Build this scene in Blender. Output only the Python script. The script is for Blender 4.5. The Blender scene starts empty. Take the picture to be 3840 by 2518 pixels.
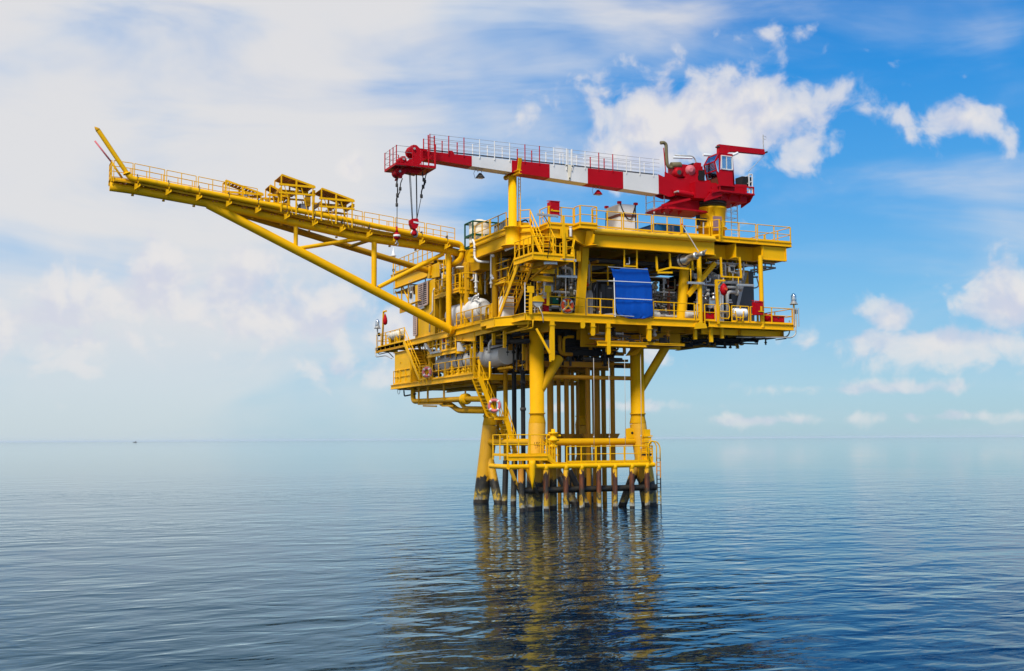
import bpy, bmesh, math, random
from mathutils import Vector as V, Matrix as M4
R_ = random.Random(7)
scene = bpy.context.scene
rad = math.radians

# ------------------------------------------------------------------ camera
FOC, PCX, PCY, HOR, ROLL, PHI = 4356.0, 1920.0, 1259.0, 1648.0, 0.0055, rad(24.7)
CAM = V((-36.0, -65.0, 4.4))
PITCH = math.atan((HOR - PCY) / FOC)
_f = V((math.sin(PHI), math.cos(PHI), 0)); _r = V((math.cos(PHI), -math.sin(PHI), 0)); _u = V((0, 0, 1))
FW = _f * math.cos(PITCH) + _u * math.sin(PITCH)
_up = -_f * math.sin(PITCH) + _u * math.cos(PITCH)
RT = _r * math.cos(ROLL) - _up * math.sin(ROLL)
UP = _r * math.sin(ROLL) + _up * math.cos(ROLL)
cd = bpy.data.cameras.new('camera'); cam = bpy.data.objects.new('camera', cd)
scene.collection.objects.link(cam)
cd.sensor_width = 36.0; cd.lens = 36.0 * FOC / 3840.0; cd.clip_start = 0.5; cd.clip_end = 120000
cam.matrix_world = M4(((RT.x, UP.x, -FW.x, CAM.x), (RT.y, UP.y, -FW.y, CAM.y), (RT.z, UP.z, -FW.z, CAM.z), (0, 0, 0, 1)))
scene.camera = cam

# ------------------------------------------------------------------ sun, sky, exposure
SUN_EL, SUN_DIR_XY = rad(52), V((-0.72, -0.69, 0)).normalized()     # towards the sun: left of the camera, a little behind it
TS = V((SUN_DIR_XY.x * math.cos(SUN_EL), SUN_DIR_XY.y * math.cos(SUN_EL), math.sin(SUN_EL)))
sd = bpy.data.lights.new('sun', 'SUN'); sd.energy = 3.7; sd.angle = rad(15); sd.color = (1.0, 0.94, 0.83)
sun = bpy.data.objects.new('sun', sd); scene.collection.objects.link(sun)
sun.rotation_mode = 'QUATERNION'; sun.rotation_quaternion = TS.to_track_quat('Z', 'Y')
sun.location = (-60, -40, 80)

scene.view_settings.view_transform = 'Standard'; scene.view_settings.look = 'None'
scene.view_settings.exposure = 0.25; scene.view_settings.gamma = 1.0
scene.cycles.use_denoising = True
scene.cycles.max_bounces = 5; scene.cycles.diffuse_bounces = 2; scene.cycles.glossy_bounces = 3; scene.cycles.volume_bounces = 2
scene.cycles.sample_clamp_indirect = 6.0

class NT:
    """small helper to write node graphs as expressions"""
    def __init__(s, tree): s.t = tree; tree.nodes.clear()
    def n(s, kind, **kw):
        nd = s.t.nodes.new(kind)
        for k, v in kw.items(): setattr(nd, k, v)
        return nd
    def put(s, sock, v):
        if hasattr(v, 'is_linked') or isinstance(v, bpy.types.NodeSocket): s.t.links.new(v, sock)
        elif isinstance(v, (tuple, list)) and len(v) == 3 and sock.type == 'RGBA': sock.default_value = (*v, 1)
        else: sock.default_value = v
    def m(s, op, a, b=0.0, c=0.0, clamp=False):
        nd = s.n('ShaderNodeMath', operation=op, use_clamp=clamp)
        for i, v in enumerate((a, b, c)): s.put(nd.inputs[i], v)
        return nd.outputs[0]
    def mix(s, f, a, b, blend='MIX'):
        nd = s.n('ShaderNodeMix', data_type='RGBA', blend_type=blend)
        s.put(nd.inputs[0], f); s.put(nd.inputs[6], a); s.put(nd.inputs[7], b)
        return nd.outputs[2]
    def noise(s, vec, scale, detail=4, rough=0.5, dist=0.0):
        nd = s.n('ShaderNodeTexNoise'); s.put(nd.inputs['Vector'], vec)
        nd.inputs['Scale'].default_value = scale; nd.inputs['Detail'].default_value = detail
        nd.inputs['Roughness'].default_value = rough; nd.inputs['Distortion'].default_value = dist
        return nd.outputs[0]
    def map(s, vec, scale=(1, 1, 1), loc=(0, 0, 0), rot=(0, 0, 0)):
        nd = s.n('ShaderNodeMapping'); s.put(nd.inputs[0], vec)
        nd.inputs['Location'].default_value = loc; nd.inputs['Rotation'].default_value = rot; nd.inputs['Scale'].default_value = scale
        return nd.outputs[0]
    def step(s, x, a, b):
        nd = s.n('ShaderNodeMapRange', interpolation_type='SMOOTHSTEP')
        s.put(nd.inputs[0], x); s.put(nd.inputs[1], a); s.put(nd.inputs[2], b)
        return nd.outputs[0]
    def xyz(s, vec):
        nd = s.n('ShaderNodeSeparateXYZ'); s.put(nd.inputs[0], vec); return nd.outputs
    def comb(s, x, y, z):
        nd = s.n('ShaderNodeCombineXYZ')
        for i, v in enumerate((x, y, z)): s.put(nd.inputs[i], v)
        return nd.outputs[0]
    def ramp(s, x, stops):
        nd = s.n('ShaderNodeValToRGB'); s.put(nd.inputs[0], x)
        el = nd.color_ramp.elements
        while len(el) < len(stops): el.new(0.5)
        for e, (p, c) in zip(el, stops): e.position = p; e.color = (*c, 1) if len(c) == 3 else c
        return nd.outputs[0]

world = bpy.data.worlds.new('World'); scene.world = world; world.use_nodes = True
world.cycles.sampling_method = 'NONE'
SKY = 0.085
def build_sky():
    t = NT(world.node_tree)
    def vm(op, *v):
        nd = t.n('ShaderNodeVectorMath', operation=op)
        for i, q in enumerate(v): t.put(nd.inputs[i], q)
        return nd.outputs['Value'] if op == 'DOT_PRODUCT' else nd.outputs[0]
    d = t.n('ShaderNodeTexCoord').outputs['Generated']
    x, y, z = t.xyz(d)
    # direction -> tens of degrees: a = bearing (0 along the camera's heading), e = elevation
    e = t.m('MULTIPLY', t.m('ARCSINE', z), 18 / math.pi)
    a = t.m('SUBTRACT', t.m('MULTIPLY', t.m('ARCTAN2', x, y), 18 / math.pi), math.degrees(PHI) / 10)
    P = t.comb(a, e, 0.0)
    sky = t.n('ShaderNodeTexSky', sky_type='NISHITA'); sky.sun_disc = False
    sky.sun_elevation = SUN_EL; sky.sun_rotation = math.atan2(TS.x, TS.y)
    sky.air_density = 1.0; sky.dust_density = 0.6; sky.ozone_density = 2.5; sky.altitude = 0
    hs = t.n('ShaderNodeHueSaturation'); hs.inputs['Saturation'].default_value = 1.4; t.put(hs.inputs['Color'], sky.outputs[0])
    air = t.ramp(t.m('MULTIPLY', e, 1 / 2.4), [(0.0, (.37, .60, .72)), (.10, (.36, .61, .79)), (.28, (.20, .52, .84)), (.48, (.085, .40, .85)), (.72, (.028, .30, .79)), (1.0, (.008, .19, .64))])
    air = t.mix(1.0, air, (10, 10, 10), 'MULTIPLY')
    base = t.mix(0.80, hs.outputs[0], air)
    hz = t.m('POWER', t.m('SUBTRACT', 1.0, t.m('MULTIPLY', t.m('ABSOLUTE', e), 1 / 0.9), clamp=True), 2.0)
    # thin veil of cirrus, thick towards the left, streaked along gently tilted bands
    streak = t.noise(t.map(P, (0.40, 1.7, 1), (3.1, 0.4, 0), (0, 0, rad(-13))), 1.4, 6, 0.56, 0.6)
    soft = t.noise(t.map(P, (0.55, 0.9, 1), (8.3, 2.0, 0)), 1.5, 4, 0.5, 0.3)
    left = t.step(t.m('ADD', t.m('MULTIPLY_ADD', t.m('MAXIMUM', t.m('SUBTRACT', e, 2.1), 0.0), 1.9, a), t.m('MULTIPLY', t.m('SUBTRACT', t.m('MINIMUM', e, 2.1), 1.0), -0.75)), 1.25, -1.75)
    v = t.m('MULTIPLY_ADD', streak, 0.95, t.m('MULTIPLY_ADD', soft, 0.55, t.m('MULTIPLY', left, t.m('MULTIPLY_ADD', t.step(e, 4.6, 2.2), 0.44, 0.08))))
    veil = t.m('MULTIPLY', t.step(v, 0.70, 1.30), t.m('MULTIPLY_ADD', t.step(e, 0.0, 0.8), 0.47, 0.46))
    base = t.mix(veil, base, t.mix(t.step(t.m('MULTIPLY_ADD', left, 0.30, t.m('MULTIPLY_ADD', streak, 0.5, soft)), 0.62, 1.08), (5.0, 6.4, 8.2), (7.8, 7.65, 7.6)))
    # heaped cumulus: soft ellipses of cloud (bearing, elevation, half widths in degrees, weight) broken up by noise; a wide band of them carries on round the horizon
    big = t.noise(P, 5.0, 6, 0.52, 0.3)
    puffs = [(9.7, 15.3, 5.6, 2.2, 1.12), (6.4, 13.6, 4.4, 1.3, .95), (12.7, 19.0, 2.4, 1.1, .40), (2.9, 14.9, 1.2, .7, .62), (21.6, 14.5, 2.5, 1.1, .85), (-7.9, 13.4, .9, .9, .7),
             (20.6, 4.4, 4.4, .9, 1.0), (23.4, 5.8, 1.9, 1.6, 1.05), (18.4, 5.5, 1.2, .9, .9), (-15.5, 7.0, 7.0, 2.4, .78), (-11.0, 6.0, 4.5, 2.0, .85), (-5.4, 5.4, 2.4, 2.3, .85),
             (-22, 5.0, 5.0, 2.2, .75), (-7.5, 3.4, 4.0, 1.1, .66), (6.5, 4.0, 2.4, .8, .62), (4.6, 1.6, 4.4, .42, .7), (12.0, .85, 3.4, .36, .72), (20.3, .95, 4.4, .40, .72), (16.5, 2.3, 7.0, .45, .62)]
    mask = t.m('MULTIPLY', t.step(t.m('ABSOLUTE', a), 2.6, 3.6), t.m('MULTIPLY', t.step(e, 2.6, 1.0), 0.5))
    for (pa, pe, wa, we, k) in puffs:
        u = vm('MULTIPLY_ADD', P, (10 / wa, 10 / we, 0), (-pa / wa, -pe / we, 0))
        q = vm('DOT_PRODUCT', u, u)
        mask = t.m('MAXIMUM', mask, t.m('DIVIDE', k, t.m('MULTIPLY_ADD', q, 0.85, 1.0)))
    den = t.m('ADD', mask, t.m('MULTIPLY', t.m('SUBTRACT', big, 0.5), 1.5))
    cov = t.step(den, 0.41, 0.68)
    body = t.step(den, 0.45, 1.05)
    lo = t.noise(t.map(P, (1, 1, 1), (0.03, 0.10, 0)), 5.0, 3, 0.52, 0.3)
    lit = t.step(t.m('SUBTRACT', big, lo), -0.17, 0.13)
    ccol = t.mix(lit, (6.3, 6.5, 7.6), (8.0, 7.8, 7.8))
    f = t.m('MULTIPLY', cov, t.m('MULTIPLY_ADD', body, 0.38, 0.60))
    f = t.m('MULTIPLY', f, t.m('SUBTRACT', 1.0, t.m('MULTIPLY', hz, t.m('MULTIPLY_ADD', left, 0.45, 0.25))))
    base = t.mix(f, base, ccol)
    bg = t.n('ShaderNodeBackground'); t.put(bg.inputs[0], base); bg.inputs[1].default_value = SKY
    out = t.n('ShaderNodeOutputWorld'); t.t.links.new(bg.outputs[0], out.inputs[0])
build_sky()

# ------------------------------------------------------------------ materials
MATS = {}
def mat(name, col, rough=0.45, metal=0.0, var=0.22, dirt=0.25, dirt_col=(0.16, 0.07, 0.025), scale=0.7, bump=0.0):
    m = bpy.data.materials.new(name); m.use_nodes = True; t = NT(m.node_tree)
    pos = t.n('ShaderNodeNewGeometry').outputs['Position']
    n1 = t.noise(pos, scale, 5, 0.6)
    c = t.mix(t.m('MULTIPLY', t.step(n1, 0.3, 0.72), var), col, tuple(k * 0.55 for k in col))
    if dirt:
        st = t.noise(t.map(pos, (2.6, 2.6, 0.34)), 1.0, 6, 0.65)
        c = t.mix(t.m('MULTIPLY', t.step(st, 0.60, 0.76), dirt), c, dirt_col)
    b = t.n('ShaderNodeBsdfPrincipled'); t.put(b.inputs['Base Color'], c)
    b.inputs['Specular IOR Level'].default_value = .5 if metal else .14
    t.put(b.inputs['Roughness'], t.m('ADD', rough - 0.08, t.m('MULTIPLY', n1, 0.2))); b.inputs['Metallic'].default_value = metal
    if bump:
        bp = t.n('ShaderNodeBump'); bp.inputs['Strength'].default_value = bump; bp.inputs['Distance'].default_value = 0.02
        t.put(bp.inputs['Height'], t.noise(pos, 9, 3)); t.put(b.inputs['Normal'], bp.outputs[0])
    o = t.n('ShaderNodeOutputMaterial'); t.t.links.new(b.outputs[0], o.inputs[0])
    MATS[name] = m; return m
mat('yellow', (0.85, 0.445, 0.0003), 0.5, dirt=0.30, var=0.22)
mat('leg_yellow_shaded', (0.68, 0.345, 0.0006), 0.55, dirt=0.45, var=0.3)  # yellow darkened in place of deck shade on the legs, with heavier dirt
mat('yellow_dark', (0.55, 0.275, 0.001), 0.55, dirt=0.4)  # darker, dirtier yellow, mostly on undersides and inner parts
mat('conductor', (0.42, 0.19, 0.010), 0.55, dirt=0.5)
mat('red', (0.43, 0.001, 0.008), 0.5, dirt=0.22, var=0.25)
mat('white', (0.72, 0.71, 0.69), 0.45, dirt=0.2)
mat('cream', (0.78, 0.70, 0.54), 0.5, dirt=0.2)
mat('grey', (0.34, 0.34, 0.33), 0.45, dirt=0.25)
mat('light_grey', (0.50, 0.49, 0.46), 0.45, dirt=0.22)
mat('vessel_grey', (0.46, 0.46, 0.45), 0.5, dirt=0.4)
mat('slate', (0.09, 0.10, 0.11), 0.5, dirt=0.2)
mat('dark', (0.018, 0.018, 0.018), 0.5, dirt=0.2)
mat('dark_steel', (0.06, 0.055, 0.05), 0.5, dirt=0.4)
mat('silver', (0.62, 0.61, 0.58), 0.34, 0.85, dirt=0.15)
mat('steel', (0.42, 0.42, 0.41), 0.42, 0.6, dirt=0.3)
mat('galv', (0.46, 0.45, 0.42), 0.5, 0.3, dirt=0.2)
mat('blue', (0.008, 0.12, 0.32), 0.45, dirt=0.15)
mat('tarp', (0.002, 0.070, 0.40), 0.42, dirt=0.05, var=0.3, scale=1.6)
mat('green', (0.005, 0.11, 0.055), 0.45, dirt=0.1)
mat('frame_green', (0.006, 0.07, 0.035), 0.45, dirt=0.1)
mat('orange', (0.62, 0.07, 0.015), 0.5, dirt=0.1)
mat('brown', (0.16, 0.055, 0.03), 0.6, dirt=0.2)
mat('rust', (0.20, 0.055, 0.015), 0.75, dirt=0.5, bump=0.4)
mat('khaki', (0.18, 0.15, 0.08), 0.55, dirt=0.4)
mat('lamp_white', (0.82, 0.83, 0.82), 0.25, dirt=0.05)
mat('purple_grey', (0.28, 0.17, 0.19), 0.5)
mat('pink', (0.62, 0.16, 0.18), 0.5)
mat('blade', (0.52, 0.38, 0.33), 0.5)

def m_leg(name, top=(0.68, 0.345, 0.001), z_black=1.75, z_mot=0.75):  # default top tone matches the leg yellow, painted deck shade included
    m = bpy.data.materials.new(name); m.use_nodes = True; t = NT(m.node_tree)
    pos = t.n('ShaderNodeNewGeometry').outputs['Position']; x, y, z = t.xyz(pos)
    n1 = t.noise(pos, 2.6, 6, 0.65); n2 = t.noise(t.map(pos, (3, 3, .7), (5, 1, 2)), 1.0, 6, 0.7); n3 = t.noise(pos, 0.7, 5, .6)
    zz = t.m('ADD', z, t.m('MULTIPLY', t.m('SUBTRACT', n1, 0.5), 1.5))
    zz = t.m('ADD', zz, t.m('MULTIPLY', t.m('SUBTRACT', n2, 0.5), 1.1))
    yel = t.mix(t.m('MULTIPLY', t.step(n3, .3, .7), .3), top, tuple(k * .55 for k in top))
    yel = t.mix(t.m('MULTIPLY', t.step(n2, .58, .74), .4), yel, (.16, .07, .02))
    blk = t.mix(t.step(n1, .4, .7), (.010, .009, .007), (.035, .028, .016))
    mot = t.mix(t.step(t.m('ADD', n1, t.m('MULTIPLY', t.m('SUBTRACT', n2, .5), .6)), .44, .56), (.05, .045, .02), (.42, .27, .02))
    wht = t.mix(t.step(n2, .35, .65), (.10, .085, .05), (.34, .32, .26))
    c = t.mix(t.step(zz, z_black - .12, z_black + .12), blk, yel)
    c = t.mix(t.step(zz, z_mot, z_mot + .35), mot, c)
    c = t.mix(t.step(zz, .30, .42), wht, c)
    c = t.mix(t.step(t.m('ADD', z, t.m('MULTIPLY', t.m('SUBTRACT', n1, .5), .2)), .18, .26), (.018, .012, .006), c)
    b = t.n('ShaderNodeBsdfPrincipled'); t.put(b.inputs['Base Color'], c); b.inputs['Roughness'].default_value = .55
    bp = t.n('ShaderNodeBump'); bp.inputs['Strength'].default_value = .35; bp.inputs['Distance'].default_value = .03
    t.put(bp.inputs['Height'], n1); t.put(b.inputs['Normal'], bp.outputs[0])
    o = t.n('ShaderNodeOutputMaterial'); t.t.links.new(b.outputs[0], o.inputs[0]); MATS[name] = m
m_leg('leg_paint'); m_leg('pile_paint', (0.60, 0.24, 0.01), 1.95, 0.85); m_leg('riser_paint', (0.012, 0.011, 0.010), 1.6, .4); m_leg('brace_paint', (0.40, 0.20, 0.01), 1.9, 0.5)
def m_pile():   # fender posts: yellow paint flaking to rust brown, black growth, mottled and bleached foot
    m = bpy.data.materials.new('fender_paint'); m.use_nodes = True; t = NT(m.node_tree)
    pos = t.n('ShaderNodeNewGeometry').outputs['Position']; x, y, z = t.xyz(pos)
    n1 = t.noise(t.map(pos, (1, 1, .6)), 2.3, 6, .65); n2 = t.noise(t.map(pos, (4, 4, 1.1), (5, 1, 2)), 1.0, 6, .7)
    w = t.m('ADD', t.m('MULTIPLY', t.m('SUBTRACT', n1, .5), 2.6), t.m('MULTIPLY', t.m('SUBTRACT', n2, .5), 1.6)); zz = t.m('ADD', z, w)
    brn = t.mix(t.step(n2, .35, .65), (.022, .010, .006), (.15, .038, .008))
    yel = t.mix(t.step(n2, .5, .7), (.78, .41, .003), (.42, .15, .006))
    mot = t.mix(t.step(t.m('ADD', n1, t.m('MULTIPLY', t.m('SUBTRACT', n2, .5), .8)), .46, .54), (.03, .024, .012), (.46, .27, .01))
    wht = t.mix(t.step(n2, .4, .6), (.16, .14, .10), (.42, .40, .34))
    c = t.mix(t.step(zz, 2.22, 2.34), brn, yel)
    c = t.mix(t.step(zz, .85, 1.2), mot, c)
    c = t.mix(t.step(t.m('ADD', z, t.m('MULTIPLY', w, .35)), .32, .44), wht, c)
    c = t.mix(t.step(t.m('ADD', z, t.m('MULTIPLY', w, .12)), .12, .20), (.018, .012, .006), c)
    b = t.n('ShaderNodeBsdfPrincipled'); t.put(b.inputs['Base Color'], c); b.inputs['Roughness'].default_value = .6
    bp = t.n('ShaderNodeBump'); bp.inputs['Strength'].default_value = .5; bp.inputs['Distance'].default_value = .03
    t.put(bp.inputs['Height'], n2); t.put(b.inputs['Normal'], bp.outputs[0])
    o = t.n('ShaderNodeOutputMaterial'); t.t.links.new(b.outputs[0], o.inputs[0]); MATS['fender_paint'] = m
m_pile()
def m_tube(name):   # edge pipe: yellow with the paint flaked to rust in patches along its top
    m = bpy.data.materials.new(name); m.use_nodes = True; t = NT(m.node_tree)
    pos = t.n('ShaderNodeNewGeometry').outputs['Position']; x, y, z = t.xyz(pos)
    n1 = t.noise(t.map(pos, (.9, 2, 5)), 2.2, 7, .7)
    hi = t.step(z, 17.80, 17.95); mid = t.step(x, -1.0, 3.0); mid2 = t.step(x, 8.4, 5.0)
    f = t.m('MULTIPLY', t.step(t.m('ADD', n1, t.m('MULTIPLY', t.m('MULTIPLY', hi, t.m('MULTIPLY', mid, mid2)), .18)), .62, .68), .9)
    c = t.mix(f, (.80, .44, .004), (.22, .06, .015))
    b = t.n('ShaderNodeBsdfPrincipled'); t.put(b.inputs['Base Color'], c); b.inputs['Roughness'].default_value = .45
    o = t.n('ShaderNodeOutputMaterial'); t.t.links.new(b.outputs[0], o.inputs[0]); MATS[name] = m
m_tube('edge_pipe')
def m_glass(name, col, alpha):
    m = bpy.data.materials.new(name); m.use_nodes = True; t = NT(m.node_tree)
    tr = t.n('ShaderNodeBsdfTransparent'); tr.inputs[0].default_value = (*col, 1)
    gl = t.n('ShaderNodeBsdfGlossy'); gl.inputs['Roughness'].default_value = .05; gl.inputs[0].default_value = (.8, .85, .9, 1)
    mx = t.n('ShaderNodeMixShader'); mx.inputs[0].default_value = alpha
    t.t.links.new(tr.outputs[0], mx.inputs[1]); t.t.links.new(gl.outputs[0], mx.inputs[2])
    o = t.n('ShaderNodeOutputMaterial'); t.t.links.new(mx.outputs[0], o.inputs[0]); MATS[name] = m
m_glass('glass', (.55, .62, .66), .45); m_glass('dome', (.85, .88, .9), .35)

def m_sea():
    m = bpy.data.materials.new('sea_water'); m.use_nodes = True; t = NT(m.node_tree)
    pos = t.n('ShaderNodeNewGeometry').outputs['Position']
    big = t.noise(t.map(pos, (.6, 1, 1), (4, 0, 0), (0, 0, rad(-24.7))), 0.035, 3, .5)           # patches of calmer water
    w1 = t.noise(t.map(pos, (.7, 1.1, 1), (0, 0, 0), (0, 0, rad(-24.7))), 0.36, 2, .4, .3)
    w2 = t.noise(t.map(pos, (.75, 1.15, 1), (3, 7, 0), (0, 0, rad(-14))), .90, 2, .45, .5)
    w3 = t.noise(t.map(pos, (.6, 1.2, 1), (9, 2, 0), (0, 0, rad(-34))), 4.2, 2, .5, .3)
    dd = t.n('ShaderNodeVectorMath', operation='DISTANCE'); t.put(dd.inputs[0], pos); dd.inputs[1].default_value = (-22, -30, 0)
    near = t.m('MULTIPLY_ADD', t.step(dd.outputs['Value'], 170.0, 25.0), .92, .10)     # the breeze ruffles the water round the platform, farther out it lies calm
    amp = t.m('ADD', .30, t.m('MULTIPLY', t.step(big, .34, .62), 1.0))
    h = t.m('MULTIPLY', near, t.m('ADD', t.m('MULTIPLY', w1, .12), t.m('MULTIPLY', t.m('ADD', t.m('MULTIPLY', w2, .088), t.m('MULTIPLY', w3, .010)), amp)))
    bp = t.n('ShaderNodeBump'); bp.inputs['Strength'].default_value = 1.0; bp.inputs['Distance'].default_value = 1.0
    t.put(bp.inputs['Height'], h)
    body = t.n('ShaderNodeBsdfDiffuse'); body.inputs[0].default_value = (.0001, .009, .025, 1)      # light scattered back out of deep clear water
    gl = t.n('ShaderNodeBsdfGlossy'); gl.inputs['Roughness'].default_value = .03
    fr = t.n('ShaderNodeFresnel'); fr.inputs[0].default_value = 1.20
    mx = t.n('ShaderNodeMixShader'); t.put(mx.inputs[0], fr.outputs[0])
    t.put(gl.inputs[0], t.mix(t.m('MULTIPLY', fr.outputs[0], 1.25, clamp=True), (.30, .72, 1.0), (.95, .99, 1.0)))   # bluish at steep angles, neutral when grazing
    for nd in (gl, fr): t.put(nd.inputs['Normal'], bp.outputs[0])
    t.t.links.new(body.outputs[0], mx.inputs[1]); t.t.links.new(gl.outputs[0], mx.inputs[2])
    o = t.n('ShaderNodeOutputMaterial'); t.t.links.new(mx.outputs[0], o.inputs[0]); MATS['sea'] = m
m_sea()

# ------------------------------------------------------------------ builders
COL = scene.collection
WM = {}
def put(name, me, mw, parent=None):
    o = bpy.data.objects.new(name, me); COL.objects.link(o)
    if parent is not None:
        o.parent = parent; o.matrix_parent_inverse = WM[parent.name].inverted()
    o.matrix_basis = mw; WM[o.name] = mw.copy()
    return o
def thing(name, label, cat, loc, group=None):
    o = put(name, None, M4.Translation(V(loc))); o.empty_display_size = .3
    o['label'] = label; o['category'] = cat
    if group: o['group'] = group
    return o
def tag(o, label, cat, group=None):
    o['label'] = label; o['category'] = cat
    if group: o['group'] = group
    return o
def mk(name, verts, faces, m, smooth=False):
    me = bpy.data.meshes.new(name); me.from_pydata([tuple(v) for v in verts], [], faces); me.update()
    me.materials.append(MATS[m])
    if smooth is True: me.polygons.foreach_set('use_smooth', [True] * len(me.polygons))
    elif smooth: me.polygons.foreach_set('use_smooth', smooth)
    return me
CACHE = {}
def u_box(m):
    k = ('b', m)
    if k not in CACHE:
        v = [(x, y, z) for x in (-.5, .5) for y in (-.5, .5) for z in (-.5, .5)]
        CACHE[k] = mk('box_' + m, v, [(0, 1, 3, 2), (4, 6, 7, 5), (0, 4, 5, 1), (2, 3, 7, 6), (0, 2, 6, 4), (1, 5, 7, 3)], m)
    return CACHE[k]
def u_cyl(m, n):
    k = ('c', m, n)
    if k not in CACHE:
        v = []; f = []
        for i in range(n):
            a = 2 * math.pi * i / n; v += [(math.cos(a), math.sin(a), 0), (math.cos(a), math.sin(a), 1)]
        for i in range(n):
            j = (i + 1) % n; f.append((2 * i, 2 * j, 2 * j + 1, 2 * i + 1))
        f.append(tuple(2 * i for i in reversed(range(n)))); f.append(tuple(2 * i + 1 for i in range(n)))
        CACHE[k] = mk('tube_' + m, v, f, m, [True] * n + [False] * 2)
    return CACHE[k]
def box(name, p, m, lo, hi):
    lo, hi = V(lo), V(hi); c = (lo + hi) / 2; s = hi - lo
    return put(name, u_box(m), M4.Translation(c) @ M4.Diagonal((abs(s.x), abs(s.y), abs(s.z), 1)), p)
def frame(d, up=V((0, 0, 1))):
    z = d.normalized()
    if abs(z.dot(up)) > .999: up = V((0, 1, 0))
    x = up.cross(z).normalized(); y = z.cross(x)
    return M4(((x.x, y.x, z.x, 0), (x.y, y.y, z.y, 0), (x.z, y.z, z.z, 0), (0, 0, 0, 1)))
def tube(name, p, m, a, b, r, n=10):
    a, b = V(a), V(b); d = b - a
    return put(name, u_cyl(m, n), M4.Translation(a) @ frame(d) @ M4.Diagonal((r, r, d.length, 1)), p)
def bar(name, p, m, a, b, w, h=None, up=V((0, 0, 1))):
    a, b = V(a), V(b); d = b - a; h = h or w
    return put(name, u_box(m), M4.Translation((a + b) / 2) @ frame(d, up) @ M4.Diagonal((w, h, d.length, 1)), p)
I4 = M4.Identity(4)
def obj(name, p, me): return put(name, me, I4, p)
def prism(name, p, m, pts, ext):
    """polygon pts extruded along vector ext"""
    pts = [V(q) for q in pts]; ext = V(ext); n = len(pts)
    v = pts + [q + ext for q in pts]
    f = [tuple(range(n)), tuple(reversed(range(n, 2 * n)))] + [(i, i + n, (i + 1) % n + n, (i + 1) % n) for i in range(n)]
    return obj(name, p, mk(name, v, f, m))
def ibeam(name, p, m, a, b, h, w, t=.035):
    """I-section hanging below the line a-b"""
    a, b = V(a), V(b); d = b - a; s = V((0, 0, 1)).cross(d).normalized()
    prof = [(-w / 2, 0), (w / 2, 0), (w / 2, -t), (t / 2, -t), (t / 2, -h + t), (w / 2, -h + t), (w / 2, -h), (-w / 2, -h), (-w / 2, -h + t), (-t / 2, -h + t), (-t / 2, -t), (-w / 2, -t)]
    u = (s.cross(d) * -1).normalized() if abs(d.z) < .01 else V((0, 0, 1))
    u = V((0, 0, 1)) if u.z < .5 else u
    v = [a + s * x + u * y for x, y in prof] + [b + s * x + u * y for x, y in prof]; n = len(prof)
    f = [tuple(range(n)), tuple(reversed(range(n, 2 * n)))] + [(i, i + n, (i + 1) % n + n, (i + 1) % n) for i in range(n)]
    return obj(name, p, mk(name, v, f, m))
def rounded(pts, rb):
    pts = [V(q) for q in pts]; out = [pts[0]]
    for i in range(1, len(pts) - 1):
        A, B, C = pts[i - 1], pts[i], pts[i + 1]; d1 = (A - B); d2 = (C - B)
        k = min(rb, d1.length * .48, d2.length * .48); s, e = B + d1.normalized() * k, B + d2.normalized() * k
        for j in range(6):
            u = j / 5; out.append(s * (1 - u) ** 2 + B * 2 * u * (1 - u) + e * u * u)
    return out + [pts[-1]]
def pipe(name, p, m, pts, r, n=10, bend=None, rnd=True):
    q = rounded(pts, bend or r * 3) if rnd else [V(z) for z in pts]
    v = []; f = []; sm = []; x = None
    for i, c in enumerate(q):
        d = (q[min(i + 1, len(q) - 1)] - q[max(i - 1, 0)]).normalized()
        if x is None:
            x = d.orthogonal().normalized()
        x = (x - d * x.dot(d)).normalized(); y = d.cross(x)
        v += [c + (x * math.cos(2 * math.pi * k / n) + y * math.sin(2 * math.pi * k / n)) * r for k in range(n)]
    for i in range(len(q) - 1):
        for k in range(n):
            l = (k + 1) % n; f.append((i * n + k, i * n + l, (i + 1) * n + l, (i + 1) * n + k)); sm.append(True)
    f.append(tuple(reversed(range(n)))); f.append(tuple((len(q) - 1) * n + k for k in range(n))); sm += [False, False]
    return obj(name, p, mk(name, v, f, m, sm))
def lathe(name, p, m, a, b, prof, n=20, smooth=True):
    """profile of (radius, distance along a->b)"""
    a, b = V(a), V(b); fr = M4.Translation(a) @ frame(b - a)
    v = []; f = []
    for r, h in prof:
        v += [fr @ V((r * math.cos(2 * math.pi * k / n), r * math.sin(2 * math.pi * k / n), h)) for k in range(n)]
    for i in range(len(prof) - 1):
        for k in range(n):
            l = (k + 1) % n; f.append((i * n + k, i * n + l, (i + 1) * n + l, (i + 1) * n + k))
    sm = []
    for i in range(len(prof) - 1):
        flat = abs(prof[i][1] - prof[i + 1][1]) < 1e-4; sm += [smooth and not flat] * n
    f.append(tuple(reversed(range(n)))); f.append(tuple((len(prof) - 1) * n + k for k in range(n))); sm += [False, False]
    return obj(name, p, mk(name, v, f, m, sm))
def torus(name, p, m, c, ax, R, r, n=20, k=8, arc=1.0):
    fr = M4.Translation(V(c)) @ frame(V(ax)); pts = []
    cnt = n if arc >= 1 else int(n * arc) + 1; v = []; f = []
    for i in range(cnt):
        t = 2 * math.pi * i / n
        for j in range(k):
            s = 2 * math.pi * j / k; v.append(fr @ V(((R + r * math.cos(s)) * math.cos(t), (R + r * math.cos(s)) * math.sin(t), r * math.sin(s))))
    for i in range(cnt if arc >= 1 else cnt - 1):
        for j in range(k):
            a, b = i, (i + 1) % cnt; l = (j + 1) % k; f.append((a * k + j, b * k + j, b * k + l, a * k + l))
    return obj(name, p, mk(name, v, f, m, True))

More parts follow.
